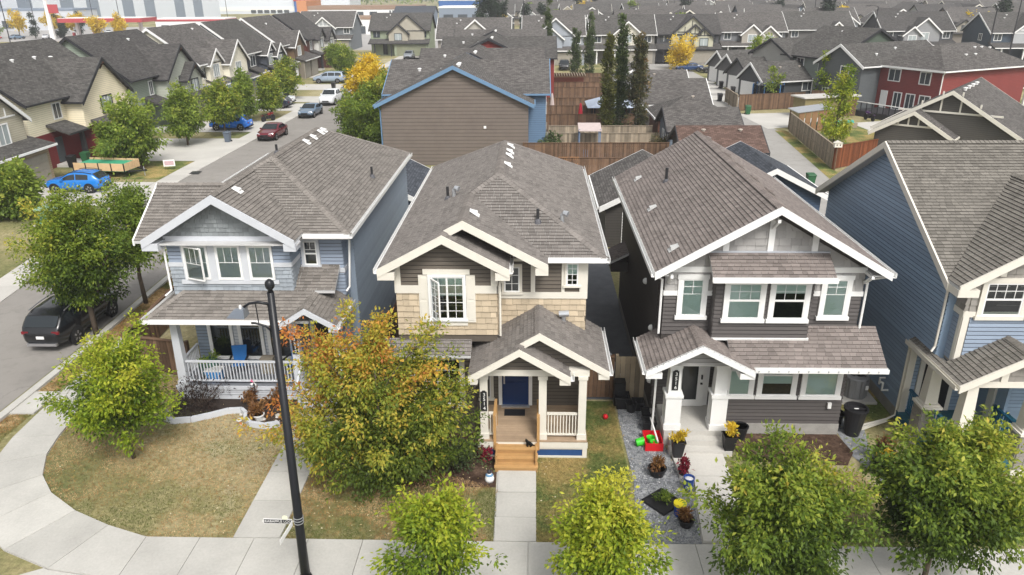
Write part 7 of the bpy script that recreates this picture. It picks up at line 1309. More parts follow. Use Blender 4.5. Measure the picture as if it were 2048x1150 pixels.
part('sign_emblem', MB().lathe([(.0, -.006), (.07, -.006), (.07, .006), (0, .006)], n=16), mat('emblem_cream', (.7, .7, .55), .5), sg).matrix_basis = Matrix.Translation((-.3, -.09, 2.11)) @ Matrix.Rotation(R(90), 4, 'X')
s2 = part('cross_street_sign', MB().bar((-.12, -.12, 1.98), (-.2, -.8, 1.98), .012, .14), M_white, lp); part('sign_face', MB().bar((-.128, -.14, 1.98), (-.205, -.78, 1.98), .018, .11), MATS['sign_black'], s2)
for z in (1.92, 2.0, 2.08): part('clamp_band', MB().lathe([(.116, z - .008), (.122, z - .008), (.122, z + .008), (.116, z + .008)], n=14), M_metal, lp)
# ---------------------------------------------------------------- small things round the houses
def pot(label, loc, r0, r1, h, m, plant=None, sq=False, name='plant_pot', ph=.4, seed=1, cat='pot', pr=None):
    t = thing(name, label, cat, loc); part('pot', MB().lathe([(r0, 0), (r1, h - .04), (r1 * 1.08, h - .04), (r1 * 1.08, h), (r1 * .92, h), (r1 * .9, h - .06), (0, h - .06)], n=4 if sq else 14, sq=sq), m, t); part('soil', MB().lathe([(0, h - .05), (r1 * .9, h - .05)], n=12), M_mulch, t)
    if plant:
        rg = np.random.default_rng(seed); C, D, N, L, W, s, cc = foliage(rg, [(0, 0, h + ph * .4, pr or r1, pr or r1, ph * .55)], 22, 14, .06, .12, .05, -.2, hollow=.1); q = _link('plant', leaf_mesh('plant', C, D, N, L, W, s, plant), t); q['kind'] = 'stuff'
    return t
M_blk = M_black; M_bkt = mat('bucket_blue', lin('#1c3f86'), .4); M_yel = mat('bucket_yellow', lin('#e0cf2c'), .4); M_grn = mat('bucket_green', lin('#3ec02e'), .4); M_redp = mat('red_plastic', lin('#c81e28'), .4); M_terra = mat('terracotta', lin('#b85a38'), .7)
pot('tall square black planter with yellow shrub left of the concrete steps', (4.62, 20.0, .1), .13, .2, .62, M_blk, G_YELLOW, True, ph=.5, seed=301, cat='planter', name='planter'); pot('square black planter with yellow shrub right of the concrete steps', (6.3, 20.3, .1), .13, .2, .62, M_blk, G_YELLOW, True, ph=.45, seed=302, cat='planter', name='planter')
pot('round black pot of red and brown plants on the gravel', (3.85, 19.1, .02), .2, .27, .28, M_blk, G_RUSSET, ph=.4, seed=303); pot('small black pot of red flowers on the walk', (4.62, 19.05, .11), .11, .15, .2, M_blk, G_RED, ph=.3, seed=304); pot('black bowl pot of dry stems on the gravel beside the yellow bucket', (4.3, 16.8, .02), .16, .22, .24, M_blk, G_RUSSET, ph=.22, seed=305)
def bucket(label, loc, m, r=.16, h=.38, fill=None, rim=None, tilt=None):
    t = thing('bucket', label, 'bucket', loc); part('tub', MB().lathe([(r * .88, 0), (r, h), (r * 1.06, h - .01), (r * 1.06, h + .01), (r * .95, h + .01), (r * .92, h - .04), (r * .85, .02), (0, .02)], n=16), m, t)
    if rim: part('rim', MB().lathe([(r * 1.08, h - .05), (r * 1.08, h + .02), (r * .95, h + .02)], n=16), rim, t)
    if fill: part('contents', MB().lathe([(r * .9, h - .06), (r * .5, h - .02), (0, h)], n=10), fill, t)
    part('bail', MB().tube([(r * 1.05 * math.cos(a), .02, h - .06 - .1 * math.sin(a)) for a in np.linspace(0, math.pi, 7)], .006, 4), M_metal, t)
    if tilt: t.rotation_euler = tilt
    return t
M_shell = mat('white_shells', (.6, .6, .62), .7, .4, 30); a = bucket('blue bucket filled with white shells on the walk', (4.66, 18.35, .11), M_bkt, fill=M_shell); text_part('lettering', "Lowe's", .09, M_white, a, Matrix.Translation((0, -.162, .14)) @ Matrix.Rotation(R(90), 4, 'X'), .002)
bucket('blue bucket with yellow rim of shells on the gravel', (4.2, 17.25, .02), M_bkt, .17, .4, M_shell, M_yel); bucket('bright green bucket tipped over on the gravel', (3.4, 20.65, .14), M_grn, .14, .26, tilt=(0, R(80), R(10)))
cr = thing('red_tub', 'red divided tub holding two green pots and a white pipe', 'tub', (3.95, 20.75, .02)); part('tub', MB().frustum(0, 0, 0, .03, .26, .36, .26, .36).box(-.29, -.26, -.4, .4, 0, .28).box(.26, .29, -.4, .4, 0, .28).box(-.26, .26, -.4, -.37, 0, .28).box(-.26, .26, .37, .4, 0, .28).box(-.015, .015, -.37, -.2, .03, .26), M_redp, cr)
for k, (x, y) in enumerate(((-.05, .05), (.02, -.2))): part('green_pot', MB().lathe([(.09, .03), (.14, .25), (.15, .25), (.12, .22), (.08, .06), (0, .06)], (x, y, 0), 12), M_grn, cr)
part('white_pipe', MB().tube([(.12, -.3, .3), (.02, .75, .55)], .03, 8), M_white, cr)
for k, (x, y, s, lab) in enumerate([(3.95, 21.6, 1, 'black nursery pot tray behind the red tub'), (3.98, 22.2, 1, 'second black nursery pot tray by the wall'), (3.2, 23.1, 1.2, 'black storage bin by the gate'), (3.5, 22.8, .9, 'round black pot beside the gate'), (3.75, 22.95, .9, 'black tub beside the gate post')]):
    t = thing('black_tub', lab, 'tub', (x, y, .02)); part('tub', MB().lathe([(.16 * s, 0), (.21 * s, .36 * s), (.23 * s, .36 * s), (.23 * s, .4 * s), (.19 * s, .4 * s), (.14 * s, .05), (0, .05)], n=4 if k != 3 else 14, sq=k != 3), M_blk, t)
    if k < 3: part('divider', MB().box(-.18 * s, .18 * s, -.015, .015, .04, .34 * s).box(-.18 * s, .18 * s, .1, .12, .04, .34 * s), M_blk, t)
st = thing('storage_bin', 'tall black drawer cart by the gate', 'cart', (3.12, 23.35, 0)); part('frame', MB().box(-.2, .2, -.18, .18, 0, .95), M_blk, st)
for z in (.12, .4, .68): part('drawer', MB().box(-.18, .18, -.21, -.18, z, z + .22), M_blk, st)
sm = thing('square_planter', 'flat black diamond tray with a round green shrub on the gravel', 'planter', (3.8, 17.75, .03), R(40)); part('tray', MB().box(-.4, .4, -.4, .4, 0, .05).box(-.42, .42, -.42, -.38, 0, .09).box(-.42, .42, .38, .42, 0, .09).box(-.42, -.38, -.38, .38, 0, .09).box(.38, .42, -.38, .38, 0, .09), M_blk, sm); C, D, N, L_, W_, s_, cc = foliage(np.random.default_rng(310), [(0, 0, .25, .26, .26, .22)], 40, 16, .05, .08, .03, -.1, hollow=.5); q = _link('shrub', leaf_mesh('shrub', C, D, N, L_, W_, s_, G_STREET), sm); q['kind'] = 'stuff'
pot('terracotta pot beside the white porch column', (6.62, 21.0, .02), .12, .17, .3, M_terra); pot('tall black tapered pot beside the white porch column', (6.9, 21.15, .02), .16, .24, .5, M_blk)
pot('black pot of yellow flowers and red grass on the side gravel', (10.7, 19.3, .02), .22, .3, .4, M_blk, G_YELLOW, ph=.55, seed=311, pr=.35); pot('black pot of dark red grass beside the barrel', (11.05, 19.9, .02), .2, .28, .5, M_blk, G_RUSSET, ph=.5, seed=312)
br = thing('rain_barrel', 'tall tapered black rain barrel beside the charcoal house', 'barrel', (10.72, 21.5, .02)); part('barrel', MB().lathe([(.24, 0), (.36, .95), (.39, .95), (.39, 1.02), (.34, 1.02), (.33, .9), (0, .9)], n=18), M_blk, br, False); part('lid_bar', MB().box(-.33, .33, -.04, .04, .93, .97), M_blk, br); part('label_sticker', MB().box(-.06, .08, -.03, .03, .972, .976), M_white, br)
pot('low black pot behind the rain barrel', (10.45, 22.2, .02), .18, .25, .4, M_blk)
ac = thing('air_conditioner', 'dark grey air conditioner on a concrete pad between the houses', 'air conditioner', (11.75, 24.0, 0)); M_ac = mat('ac_grey', (.2, .205, .215), .5, .15); part('pad', MB().box(-.62, .62, -.6, .6, 0, .1), M_conc, ac)
part('cabinet', MB().lathe([(.42, .1), (.42, .82), (.44, .84), (.42, .9), (.34, .9), (.32, .84), (0, .84)], n=14), M_ac, ac)
for k in range(14): a = 2 * math.pi * k / 14; part('louvre', MB().bar((.43 * math.cos(a), .43 * math.sin(a), .14), (.43 * math.cos(a), .43 * math.sin(a), .8), .1, .02, (math.cos(a), math.sin(a), 0)), M_ac, ac)
for k in range(4): a = math.pi * k / 4; part('fan_blade', MB().bar((.05 * math.cos(a), .05 * math.sin(a), .855), (.3 * math.cos(a), .3 * math.sin(a), .855), .1, .01), M_blk, ac)
part('nameplate', MB().box(.2, .3, -.42, -.4, .5, .66), M_white, ac)
pl = thing('downspout_splash', 'white downspout extension lying on the side turf', 'downspout', (11.2, 21.75, .02)); part('pipe', MB().bar((.95, .42, .12), (-.1, -.05, .06), .09, .07), M_cream, pl)
# porch of the grey-blue house
def camp_chair(label, x, y, rz):
    t = thing('camp_chair', label, 'chair', (x, y, .59), rz, 'blue camp chairs on the porch'); m = mat('camp_blue', lin('#2668a8'), .7); part('seat', MB().hexa([(-.25, -.24, .4), (.25, -.24, .4), (.22, .2, .34), (-.22, .2, .34), (-.25, -.24, .42), (.25, -.24, .42), (.22, .2, .36), (-.22, .2, .36)]), m, t); part('backrest', MB().hexa([(-.22, .2, .36), (.22, .2, .36), (.22, .22, .36), (-.22, .22, .36), (-.28, .36, .98), (.28, .36, .98), (.28, .38, .98), (-.28, .38, .98)]), m, t)
    for sx in (-1, 1): part('armrest', MB().box(sx * .3 - .04, sx * .3 + .04, -.24, .26, .58, .61), M_blk, t); part('leg', MB().tube([(sx * .28, -.24, 0), (sx * .2, .22, .42)], .012, 5), M_blk, t); part('leg', MB().tube([(sx * .28, .26, 0), (sx * .28, -.22, .42), (sx * .3, -.2, .6)], .012, 5), M_blk, t)
camp_chair('blue folding camp chair by the green sack on the porch', -11.0, 24.35, R(10)); camp_chair('blue folding camp chair behind the street lamp on the porch', -8.95, 24.4, R(-15))
gs = thing('garden_bag', 'dark green garden waste bag full of clippings on the porch', 'bag', (-12.1, 24.2, .59)); part('bag', MB().lathe([(.3, 0), (.36, .3), (.34, .6), (.3, .6), (.28, .5), (0, .5)], n=12), mat('bag_green', lin('#1f4a3c'), .6, .3), gs, True); C, D, N, L_, W_, s_, cc = foliage(np.random.default_rng(315), [(0, 0, .6, .25, .25, .12)], 16, 12, .08, .12, .05, 0); q = _link('clippings', leaf_mesh('clippings', C, D, N, L_, W_, s_, G_STREET), gs); q['kind'] = 'stuff'
bb = thing('blue_tote', 'bright blue tote behind the porch railing', 'tote', (-11.75, 23.85, .59)); part('tote', MB().frustum(0, 0, 0, .4, .26, .16, .3, .2), mat('tote_blue', lin('#2f86c8'), .4), bb); part('lid', MB().box(-.31, .31, -.21, .21, .4, .44), M_white, bb)
bx_ = thing('porch_cabinet', 'brown box table with two holes between the camp chairs', 'table', (-9.95, 24.45, .59)); part('box', MB().box(-.24, .24, -.18, .18, 0, .62), mat('box_taupe', lin('#8a8275'), .7), bx_); part('hole', MB().box(-.09, -.01, -.185, -.18, .22, .3), M_dark, bx_); part('hole', MB().box(-.09, -.01, -.185, -.18, .4, .48), M_dark, bx_)
# curved bed edging, planting bed and ornaments
pts = [(-13.0, 22.0), (-12.5, 21.75), (-11.9, 21.85), (-11.3, 22.15), (-10.8, 22.45), (-10.35, 22.5), (-10.1, 22.25), (-10.0, 21.9), (-9.7, 21.6), (-9.2, 21.5), (-8.7, 21.65)]
ed = thing('bed_edging', 'curved pale grey timber edging of the porch planting bed', 'edging', (-10.8, 22, 0), world=True)
for a, b in zip(pts, pts[1:]): part('edging_block', MB().bar((*a, .1), (*b, .1), .12, .2), M_ltgrey, ed)
sheet('porch_bed', pts + [(-8.5, 23.4), (-13.0, 23.4)], .018, M_mulch)
pot('white flower pot of dried flowers in the porch bed', (-9.55, 22.0, .02), .13, .19, .24, M_white, G_RUSSET, ph=.3, seed=321)
pw = thing('garden_pinwheel', 'small white and pink garden ornament on a stake', 'ornament', (-10.05, 23.15, 0)); part('stake', MB().tube([(0, 0, 0), (0, 0, .85)], .012, 5), M_blk, pw)
for k in range(4): a = k * math.pi / 2 + .4; part('petal', MB().prism([(0, 0, .85), (.16 * math.cos(a), 0, .85 + .16 * math.sin(a)), (.12 * math.cos(a + .7), -.03, .85 + .12 * math.sin(a + .7))], (0, .015, 0)), M_white if k != 1 else mat('pink', lin('#c86a8a'), .5), pw)
rngs = random.Random(8); M_rock = mat('pale_rock', (.5, .48, .45), .85, .3, 8)
for k in range(14): x, y = (-9.9 + rngs.uniform(-.5, 1.0), 22.0 + rngs.uniform(-.35, .7)); r = rngs.uniform(.05, .11); one('garden_stone', MB().lathe([(r * .8, 0), (r, r * .4), (r * .6, r * .9), (0, r)], (x, y, .01), 7), M_rock, 'small pale stone lying in the porch planting bed', 'stone', 'pale stones in the porch bed')
gn = thing('garden_gnome', 'small white and blue garden figure beside the beige house walk', 'ornament', (-1.3, 18.7, .02)); part('body', MB().lathe([(.13, 0), (.15, .1), (.1, .25), (.06, .28)], n=10), M_white, gn, True); part('head', MB().lathe([(.02, .27), (.07, .31), (.07, .37), (.0, .42)], n=10), mat('gnome_dark', (.03, .03, .04), .5), gn, True); part('scarf', MB().lathe([(.11, .2), (.12, .23), (.08, .27)], n=10), mat('gnome_blue', lin('#5f86a8'), .6), gn)
# black cat on the wooden steps
ct = thing('black_cat', 'small black cat sitting on the top wooden step', 'cat', (-.06, 19.86, .505), R(200)); M_fur = mat('black_fur', (.008, .008, .009), .8, .3)
cm = bpy.data.meshes.new('cat_body'); V = [(0, 0, .1), (.07, 0, .15), (.12, 0, .21), (.17, 0, .25), (.1, .035, .08), (.11, .035, .01), (.1, -.035, .08), (.11, -.035, .01), (-.02, .05, .05), (.03, .055, .01), (-.02, -.05, .05), (.03, -.055, .01), (-.08, .03, .04), (-.14, .06, .03), (.15, .03, .29), (.15, -.03, .29)]
cm.from_pydata(V, [(0, 1), (1, 2), (2, 3), (1, 4), (4, 5), (1, 6), (6, 7), (0, 8), (8, 9), (0, 10), (10, 11), (0, 12), (12, 13), (2, 14), (2, 15)], []); cm.materials.append(M_fur); co = _link('cat_body', cm, ct); md = co.modifiers.new('skin', 'SKIN'); sv = cm.skin_vertices[0].data
for k, r_ in enumerate((.065, .06, .045, .03, .025, .018, .025, .018, .035, .022, .035, .022, .02, .012, .012, .012)): sv[k].radius = (r_, r_)
sv[0].use_root = True; co.modifiers.new('sub', 'SUBSURF').levels = 1; co.modifiers['sub'].render_levels = 1
bl = thing('ball', 'small red and white ball on the side lawn', 'ball', (2.55, 22.3, .0)); part('shell', MB().lathe([(.0, 0), (.07, .02), (.1, .1), (.07, .17), (0, .2)], n=10), M_redp, bl, True)
# utility box, lawn sign, trailer, bins on the far side
ub = thing('utility_box', 'pale green electrical utility box on a white base', 'utility box', (-31.0, 45.0, 0)); part('cabinet', MB().frustum(0, 0, .15, 1.0, .7, .55, .66, .5), mat('box_green', lin('#5f8f80'), .5), ub); part('lid', MB().box(-.72, .72, -.56, .56, 1.0, 1.12), mat('box_lid', lin('#8ab0a2'), .5), ub); part('base', MB().box(-.85, .85, -.7, .7, 0, .15), M_conc2, ub)
ls = thing('lawn_sign', 'small white lawn sign on the green turf strip', 'sign', (-30.4, 60.3, 0), R(15)); part('panel', MB().box(-.45, .45, -.02, .02, .3, .85), M_white, ls); part('print', MB().box(-.36, .36, -.024, -.02, .4, .75), mat('sign_print', (.5, .35, .38), .6, .5, 14), ls); part('leg', MB().tube([(-.35, 0, 0), (-.35, 0, .35)], .01, 4), M_blk, ls); part('leg', MB().tube([(.35, 0, 0), (.35, 0, .35)], .01, 4), M_blk, ls)
tr = thing('utility_trailer', 'plywood-sided utility trailer lined with green tarpaulin', 'trailer', (-34.6, 58.4, 0), R(-6)); M_ply = mat('plywood', lin('#c9ab84'), .8, .2); part('bed', MB().box(-2.2, 2.2, -1.0, 1.0, .55, .62), mat('tarp_green', lin('#3d9a78'), .6), tr); part('tarpaulin', MB().box(-2.1, 2.1, -.92, .92, 1.02, 1.06), MATS['tarp_green'], tr)
for k in range(4): part('side_panel', MB().box(-2.2 + k * 1.1 + .04, -1.1 + k * 1.1 - .04, -1.04, -1.0, .6, 1.2), M_ply, tr); part('side_panel', MB().box(-2.2 + k * 1.1 + .04, -1.1 + k * 1.1 - .04, 1.0, 1.04, .6, 1.2), M_ply, tr)
for k in range(3): part('end_panel', MB().box(2.2, 2.24, -1.0 + k * .67 + .03, -.33 + k * .67 - .03, .6, 1.2), M_ply, tr)
for k in range(5): part('stake', MB().box(-2.24 + k * 1.1, -2.16 + k * 1.1, -1.07, -1.04, .5, 1.22), M_blk, tr)
part('drawbar', MB().bar((2.2, -.7, .55), (3.4, 0, .5), .08, .1).bar((2.2, .7, .55), (3.4, 0, .5), .08, .1), M_blk, tr); part('jack', MB().tube([(3.2, 0, .05), (3.2, 0, .8)], .04, 6), M_metal, tr)
for sg_ in (-1, 1): w = _link('wheel', _wh[.34][0], tr); w.location = (-.3, sg_ * 1.1, .34); w.rotation_euler = (R(90), 0, 0)
def bin_(label, loc, m, rz=0, group='wheeled bins along the alley'):
    t = thing('wheeled_bin', label, 'bin', loc, rz, group); part('tub', MB().frustum(0, 0, .06, .95, .22, .24, .29, .32), m, t); part('lid', MB().hexa([(-.31, -.36, .95), (.31, -.36, .95), (.31, .34, .97), (-.31, .34, .97), (-.28, -.33, 1.02), (.28, -.33, 1.02), (.28, .3, 1.06), (-.28, .3, 1.06)]), m, t)
    for sx in (-1, 1): part('wheel', MB().tube([(sx * .25, .24, .1), (sx * .3, .24, .1)], .1, 8), M_blk, t)
    return t
M_bg = mat('bin_green', lin('#2c5a3a'), .5); bin_('green wheeled bin beside the brown-roofed garage', (20.6, 54.6, 0), M_bg); bin_('green wheeled bin at the fence end by the parking pad', (25.0, 88.6, 0), M_bg); bin_('black wheeled bin by the white garage doors', (27.6, 106.2, 0), M_blk); bin_('second black wheeled bin by the white garage doors', (27.4, 112.4, 0), M_blk); bin_('black box bin by the olive shed', (31.0, 88.6, 0), M_blk); bin_('black wheeled bin before the dark red garage wall', (-39.2, 61.2, 0), M_blk); bin_('green wheeled bin before the dark red garage wall', (-38.8, 62.6, 0), M_bg); bin_('grey wheeled bin on the grass near the royal blue hatchback', (-30.1, 72.2, 0), mat('bin_grey', lin('#59626e'), .5)); bin_('black bin beside the fence of the trampoline yard', (24.2, 99.2, 0), M_blk); bin_('black wheeled bin before the brown row house', (-37.5, 121, 0), M_blk); bin_('dark wheeled bin on the kerb by the minivan', (-29.8, 112.5, 0), M_blk)
def bike(label, loc, rz, col, s=1.0, name='motorcycle', lay=0):
    t = thing(name, label, 'motorcycle' if name == 'motorcycle' else 'bicycle', loc, rz); m = mat('bike_' + col.strip('#'), lin(col), .4)
    for x in (-.68, .68): w = part('wheel', MB().lathe([(.24, -.05), (.33, -.04), (.33, .04), (.24, .05)], n=18), M_tyre, t); w.matrix_basis = Matrix.Translation((x * s, 0, .33 * s)) @ Matrix.Rotation(R(90), 4, 'X'); part('rim', MB().lathe([(.0, -.02), (.23, -.015), (.23, .015), (0, .02)], n=12), M_metal, w)
    part('frame', MB().tube([(-.68 * s, 0, .33), (-.1, 0, .42), (.35 * s, 0, .7), (.68 * s, 0, .33)], .05, 6), M_blk, t); part('engine', MB().box(-.2, .22, -.14, .14, .28, .58), M_blk, t); part('tank', MB().hexa([(-.1, -.13, .68), (.36, -.1, .7), (.36, .1, .7), (-.1, .13, .68), (-.06, -.1, .86), (.3, -.08, .9), (.3, .08, .9), (-.06, .1, .86)]), m, t); part('seat', MB().box(-.72, -.08, -.12, .12, .72, .82), M_blk, t); part('fork', MB().tube([(.68, 0, .33), (.46, 0, .98)], .04, 6), M_metal, t); part('handlebar', MB().tube([(.44, -.34, 1.02), (.44, .34, 1.02)], .02, 5), M_blk, t); part('mudguard', MB().box(-.98, -.55, -.09, .09, .7, .74), m, t); part('fairing', MB().box(.4, .66, -.14, .14, .74, .96), m, t)
    return t
bike('white and black motorcycle on the pad by the deck', (37.8, 79.2, 0), R(12), '#dcdcdc'); bike('black and red scooter lying by the driveway tree', (-30.2, 84.5, 0), R(60), '#7a2b2b'); bike('purple dirt bike beside the deck fence', (37.2, 84.2, 0), R(100), '#4a2f5c')
sheet('bike_pad', [(34.8, 76.5), (40, 78.5), (39, 84), (34.5, 82.5)], .02, M_conc2)
# yards behind the houses
gz = thing('garden_canopy', 'grey-blue fabric garden canopy on dark posts', 'canopy', (8.2, 81.0, 0)); part('top', MB().lathe([(2.6, 2.3), (.9, 3.0), (.8, 3.15), (0, 3.35)], n=4, sq=True), mat('canopy_grey', lin('#a9b4c4'), .7), gz)
for x in (-1.8, 1.8):
    for y in (-1.8, 1.8): part('post', MB().box(x - .06, x + .06, y - .06, y + .06, 0, 2.35), M_blk, gz)
for k in range(9): part('screen_slat', MB().box(-1.8 + k * .42, -1.5 + k * .42, -1.95, -1.9, 0, 1.3), M_blk, gz)
for x, y, c, lab in ((4.9, 79.0, '#a82032', 'folded crimson parasol behind the covered grill'), (2.1, 86.8, '#b7a8a4', 'folded pale parasol by the brown yard fence')): u = thing('parasol', lab, 'parasol', (x, y, 0)); part('canopy', MB().lathe([(.22, .7), (.3, 1.2), (.12, 2.6), (.03, 2.75)], n=10), mat('parasol_' + c.strip('#'), lin(c), .7), u); part('pole', MB().tube([(0, 0, 0), (0, 0, .8)], .03, 6), M_blk, u)
gr = thing('covered_grill', 'barbecue under a dark grey cover', 'grill', (6.0, 74.2, 0)); part('cover', MB().hexa([(-1.0, -.4, 0), (1.0, -.4, 0), (1.0, .4, 0), (-1.0, .4, 0), (-.75, -.32, 1.3), (.75, -.32, 1.3), (.75, .32, 1.3), (-.75, .32, 1.3)]), mat('grill_cover', (.13, .14, .15), .8), gr); part('shelf', MB().box(-1.2, -1.0, -.3, .3, .8, .86), M_blk, gr)
pt = thing('garden_arbour', 'blue-framed garden shelter with pale roof over potting shelves', 'shelter', (4.9, 65.6, 0)); part('roof', MB().hexa([(-1.0, -.9, 2.35), (1.0, -.9, 2.35), (1.0, .8, 2.75), (-1.0, .8, 2.75), (-1.0, -.9, 2.42), (1.0, -.9, 2.42), (1.0, .8, 2.82), (-1.0, .8, 2.82)]), mat('shelter_roof', lin('#b7a9a6'), .7), pt)
for x in (-.9, .9):
    for y in (-.7, .7): part('post', MB().box(x - .05, x + .05, y - .05, y + .05, 0, 2.5), mat('shelter_blue', lin('#6d7d95'), .6), pt)
part('shelf', MB().box(-.9, .9, -.2, .6, .85, .92), M_fence_g, pt); part('blue_tub', MB().lathe([(.35, 0), (.45, .6), (.4, .62), (0, .6)], (-.45, -.5, 0), 12), mat('tub_blue', lin('#5b8cc0'), .5), pt); part('counter', MB().box(.1, .9, -.6, .0, 0, .6), M_pane, pt)
be = thing('garden_bench', 'orange wooden bench by the tall cedar fence', 'bench', (2.9, 60.4, 0)); mo = mat('orange_wood', lin('#d39045'), .6)
for k in range(4): part('seat_slat', MB().box(-.85, .85, -.25 + k * .13, -.15 + k * .13, .45, .49), mo, be)
for k in range(3): part('back_slat', MB().box(-.85, .85, .3, .34, .58 + k * .14, .69 + k * .14), mo, be)
for x in (-.75, .75): part('leg', MB().box(x - .04, x + .04, -.22, .34, 0, .45), M_blk, be)
dk_ = thing('yard_deck', 'pale weathered deck platform below the tall cedar fence', 'deck', (4.2, 59.6, 0))
for k in range(9): part('deck_board', MB().box(-2.2, 2.2, -1.1 + k * .25, -.88 + k * .25, .1, .16, rngs.uniform(.85, 1.1)), M_fence_g, dk_)
pg = thing('pergola', 'dark red-brown pergola roof in the far yard', 'pergola', (4.8, 108, 0)); part('beam', MB().box(-2.4, 2.4, -1.6, -1.45, 2.3, 2.5), M_fence, pg); part('beam', MB().box(-2.4, 2.4, 1.45, 1.6, 2.3, 2.5), M_fence, pg); part('back_screen', MB().box(-2.4, 2.4, 1.62, 1.68, 0, 2.3), mat('stain_red', lin('#5a2c20'), .8, .3), pg)
for k in range(14): part('rafter', MB().box(-2.4 + k * .36, -2.3 + k * .36, -1.9, 1.9, 2.5, 2.64), M_fence_g, pg)
for x in (-2.2, 2.2): part('post', MB().box(x - .08, x + .08, -1.6, -1.45, 0, 2.3), M_fence, pg)
ym = thing('trampoline_frame', 'row of blue padded trampoline poles behind the fence', 'trampoline', (29.2, 95.6, 0)); mbl = mat('pad_blue', lin('#3f6ea0'), .6)
for k in range(6): a = k * 1.047; part('pole', MB().tube([(1.9 * math.cos(a), 1.9 * math.sin(a), 0), (1.9 * math.cos(a), 1.9 * math.sin(a), 2.7)], .07, 6), mbl, ym)
part('net', MB().lathe([(1.88, .9), (1.88, 2.6)], n=18), glass('trampoline_net', (.45, .47, .5), .9), ym); part('mat', MB().lathe([(0, .8), (1.85, .8)], n=18), M_blk, ym)
sh = thing('olive_shed', 'long olive plywood shed with flat pale roof', 'shed', (33.4, 87.6, 0), R(16)); part('wall', MB().box(-3.4, 3.4, -1.1, 1.1, 0, 2.2), mat('olive_ply', lin('#7d7350'), .8, .25), sh); part('roof', MB().box(-3.7, 3.7, -1.35, 1.35, 2.2, 2.34), M_conc2, sh); part('dark_door', MB().box(.9, 3.3, -1.14, -1.1, .05, 2.1), M_fence, sh)
ws = thing('wood_shed', 'small open firewood shed with sloping metal roof', 'shed', (28.6, 78.6, 0), R(14)); part('roof', MB().hexa([(-2.0, -1.0, 1.9), (2.0, -1.0, 2.2), (2.0, 1.0, 2.4), (-2.0, 1.0, 2.1), (-2.0, -1.0, 1.97), (2.0, -1.0, 2.27), (2.0, 1.0, 2.47), (-2.0, 1.0, 2.17)]), M_metal, ws)
for k in range(5): part('cedar_panel', MB().box(-1.8 + k * .74, -1.2 + k * .74, -.92, -.86, .05, 1.95 + k * .06), mat('fresh_cedar', lin('#8a6a4c'), .8, .3), ws)
for x in (-1.7, 1.7): part('post', MB().box(x - .06, x + .06, .8, .92, 0, 2.1), M_fence, ws)
pc_ = thing('pool_cover', 'rolled turquoise cover along a timber edge', 'cover', (31.6, 79.6, 0), R(14)); part('roll', MB().tube([(-2.2, 0, .45), (2.2, 0, .45)], .3, 10), mat('turquoise', lin('#3fa08f'), .6), pc_, True); part('timber_edge', MB().box(-2.4, 2.4, -.6, -.4, 0, .5), M_fence_g, pc_); part('border', MB().box(-2.4, 2.4, .4, .6, 0, .6), M_conc2, pc_)
bh = thing('bird_house', 'small cream twin birdhouse on the fence corner', 'birdhouse', (24.45, 60.1, 0)); part('post', MB().box(-.05, .05, -.05, .05, 0, 1.9), M_fence, bh); part('box', MB().box(-.3, .3, -.15, .15, 1.9, 2.25), M_cream, bh); part('roof', MB().prism([(-.36, -.2, 2.25), (.36, -.2, 2.25), (0, -.2, 2.42)], (0, .4, 0)), M_cream, bh); part('hole', MB().box(-.17, -.09, -.155, -.15, 2.02, 2.14), M_dark, bh); part('hole', MB().box(.09, .17, -.155, -.15, 2.02, 2.14), M_dark, bh)
psh = thing('pale_shed', 'small white garden shed with grey roof by the olive house', 'shed', (-15.6, 178, 0)); gable_block(psh, -2.6, 2.6, -2, 2, 0, 2.6, 'x', .4, M_wht, RF[1], M_white, .3)
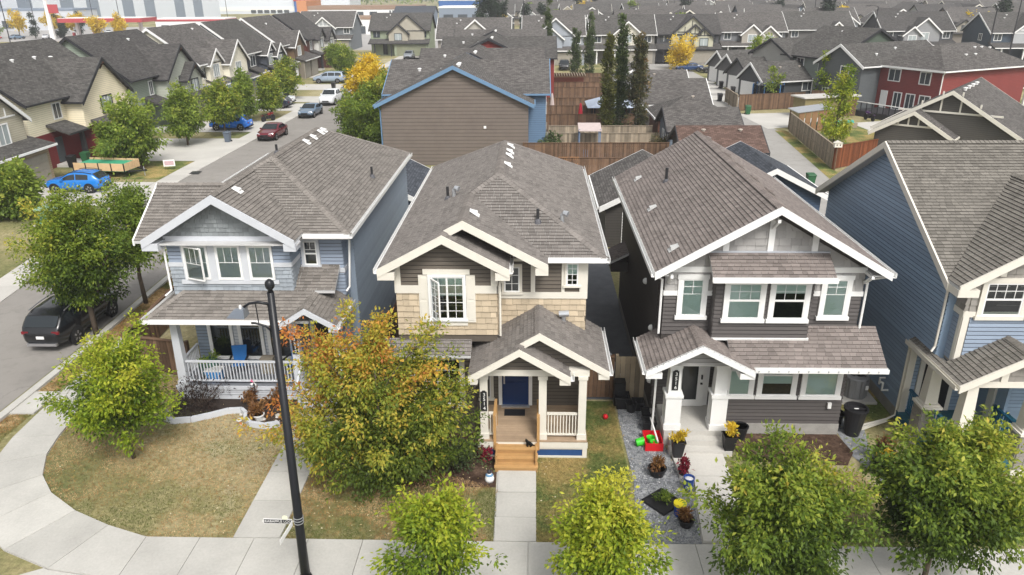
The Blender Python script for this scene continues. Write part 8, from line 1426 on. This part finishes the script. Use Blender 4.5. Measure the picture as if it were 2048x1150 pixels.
# debris beside the charcoal house
for k, (x, y, l, rz, lab) in enumerate([(2.9, 27.2, 1.6, 80, 'grey metal strips leaning in the side yard'), (3.1, 26.2, 1.8, 95, 'bundle of pale siding scraps in the side yard'), (2.7, 25.2, 1.2, 70, 'stack of dark offcuts in the side yard')]):
    t = thing('scrap_bundle', lab, 'scrap', (x, y, .02), R(rz))
    for j in range(5): part('strip', MB().bar((-l / 2, -.2 + j * .09, .05 + .04 * j), (l / 2, -.16 + j * .08 + rngs.uniform(-.1, .1), .08 + .05 * j), .07, .03), M_metal if k < 2 else M_pipe, t)
sheet('storm_grate', [(-28.1, 58.6), (-27.3, 58.6), (-27.4, 59.6), (-28.2, 59.6)], .056, M_pipe)
# loose pebbles on the gravel path
rg = np.random.default_rng(401); k = 9000; q = np.c_[rg.uniform(2.95, 4.9, k), rg.uniform(16.1, 23.2, k)]; q = q[(q[:, 0] < np.interp(q[:, 1], [16, 17.6, 18.9, 19.9, 20.6, 23.4], [4.6, 4.72, 4.95, 4.45, 4.35, 4.1])) & (q[:, 0] > np.interp(q[:, 1], [16, 18.8, 22.3], [2.9, 3.12, 3.05]))]; k = len(q)
pb = _link('pebbles', leaf_mesh('pebbles', np.c_[q, np.full(k, .022)], np.c_[rg.normal(size=(k, 2)), rg.uniform(0, .4, k)] / 1.4, np.tile([0, 0, 1.0], (k, 1)) + rg.normal(size=(k, 3)) * .4, rg.uniform(.025, .06, k), rg.uniform(.025, .05, k), rg.uniform(0, 1, k), leafmat('pebble', [(0, '#55585d'), (.5, '#8a8d92'), (1, '#c4c5c6')], .02)), None); pb['kind'] = 'stuff'; pb['label'] = 'loose grey pebbles on the gravel path'; pb['category'] = 'gravel'
# ---------------------------------------------------------------- haze
hz = MB().box(-1700, 1700, -80, 3300, -1.5, 32); mh = bpy.data.materials.new('haze'); mh.use_nodes = True; hn = mh.node_tree.nodes; hn.remove(hn['Principled BSDF']); pv = hn.new('ShaderNodeVolumePrincipled'); pv.inputs['Color'].default_value = (.95, .97, 1, 1); pv.inputs['Density'].default_value = .00042; pv.inputs['Anisotropy'].default_value = 0
mh.node_tree.links.new(pv.outputs[0], hn['Material Output'].inputs['Volume']); o = part('haze', hz, mh); o['kind'] = 'stuff'; o['label'] = 'thin pale haze over the far roofs'; o['category'] = 'haze'
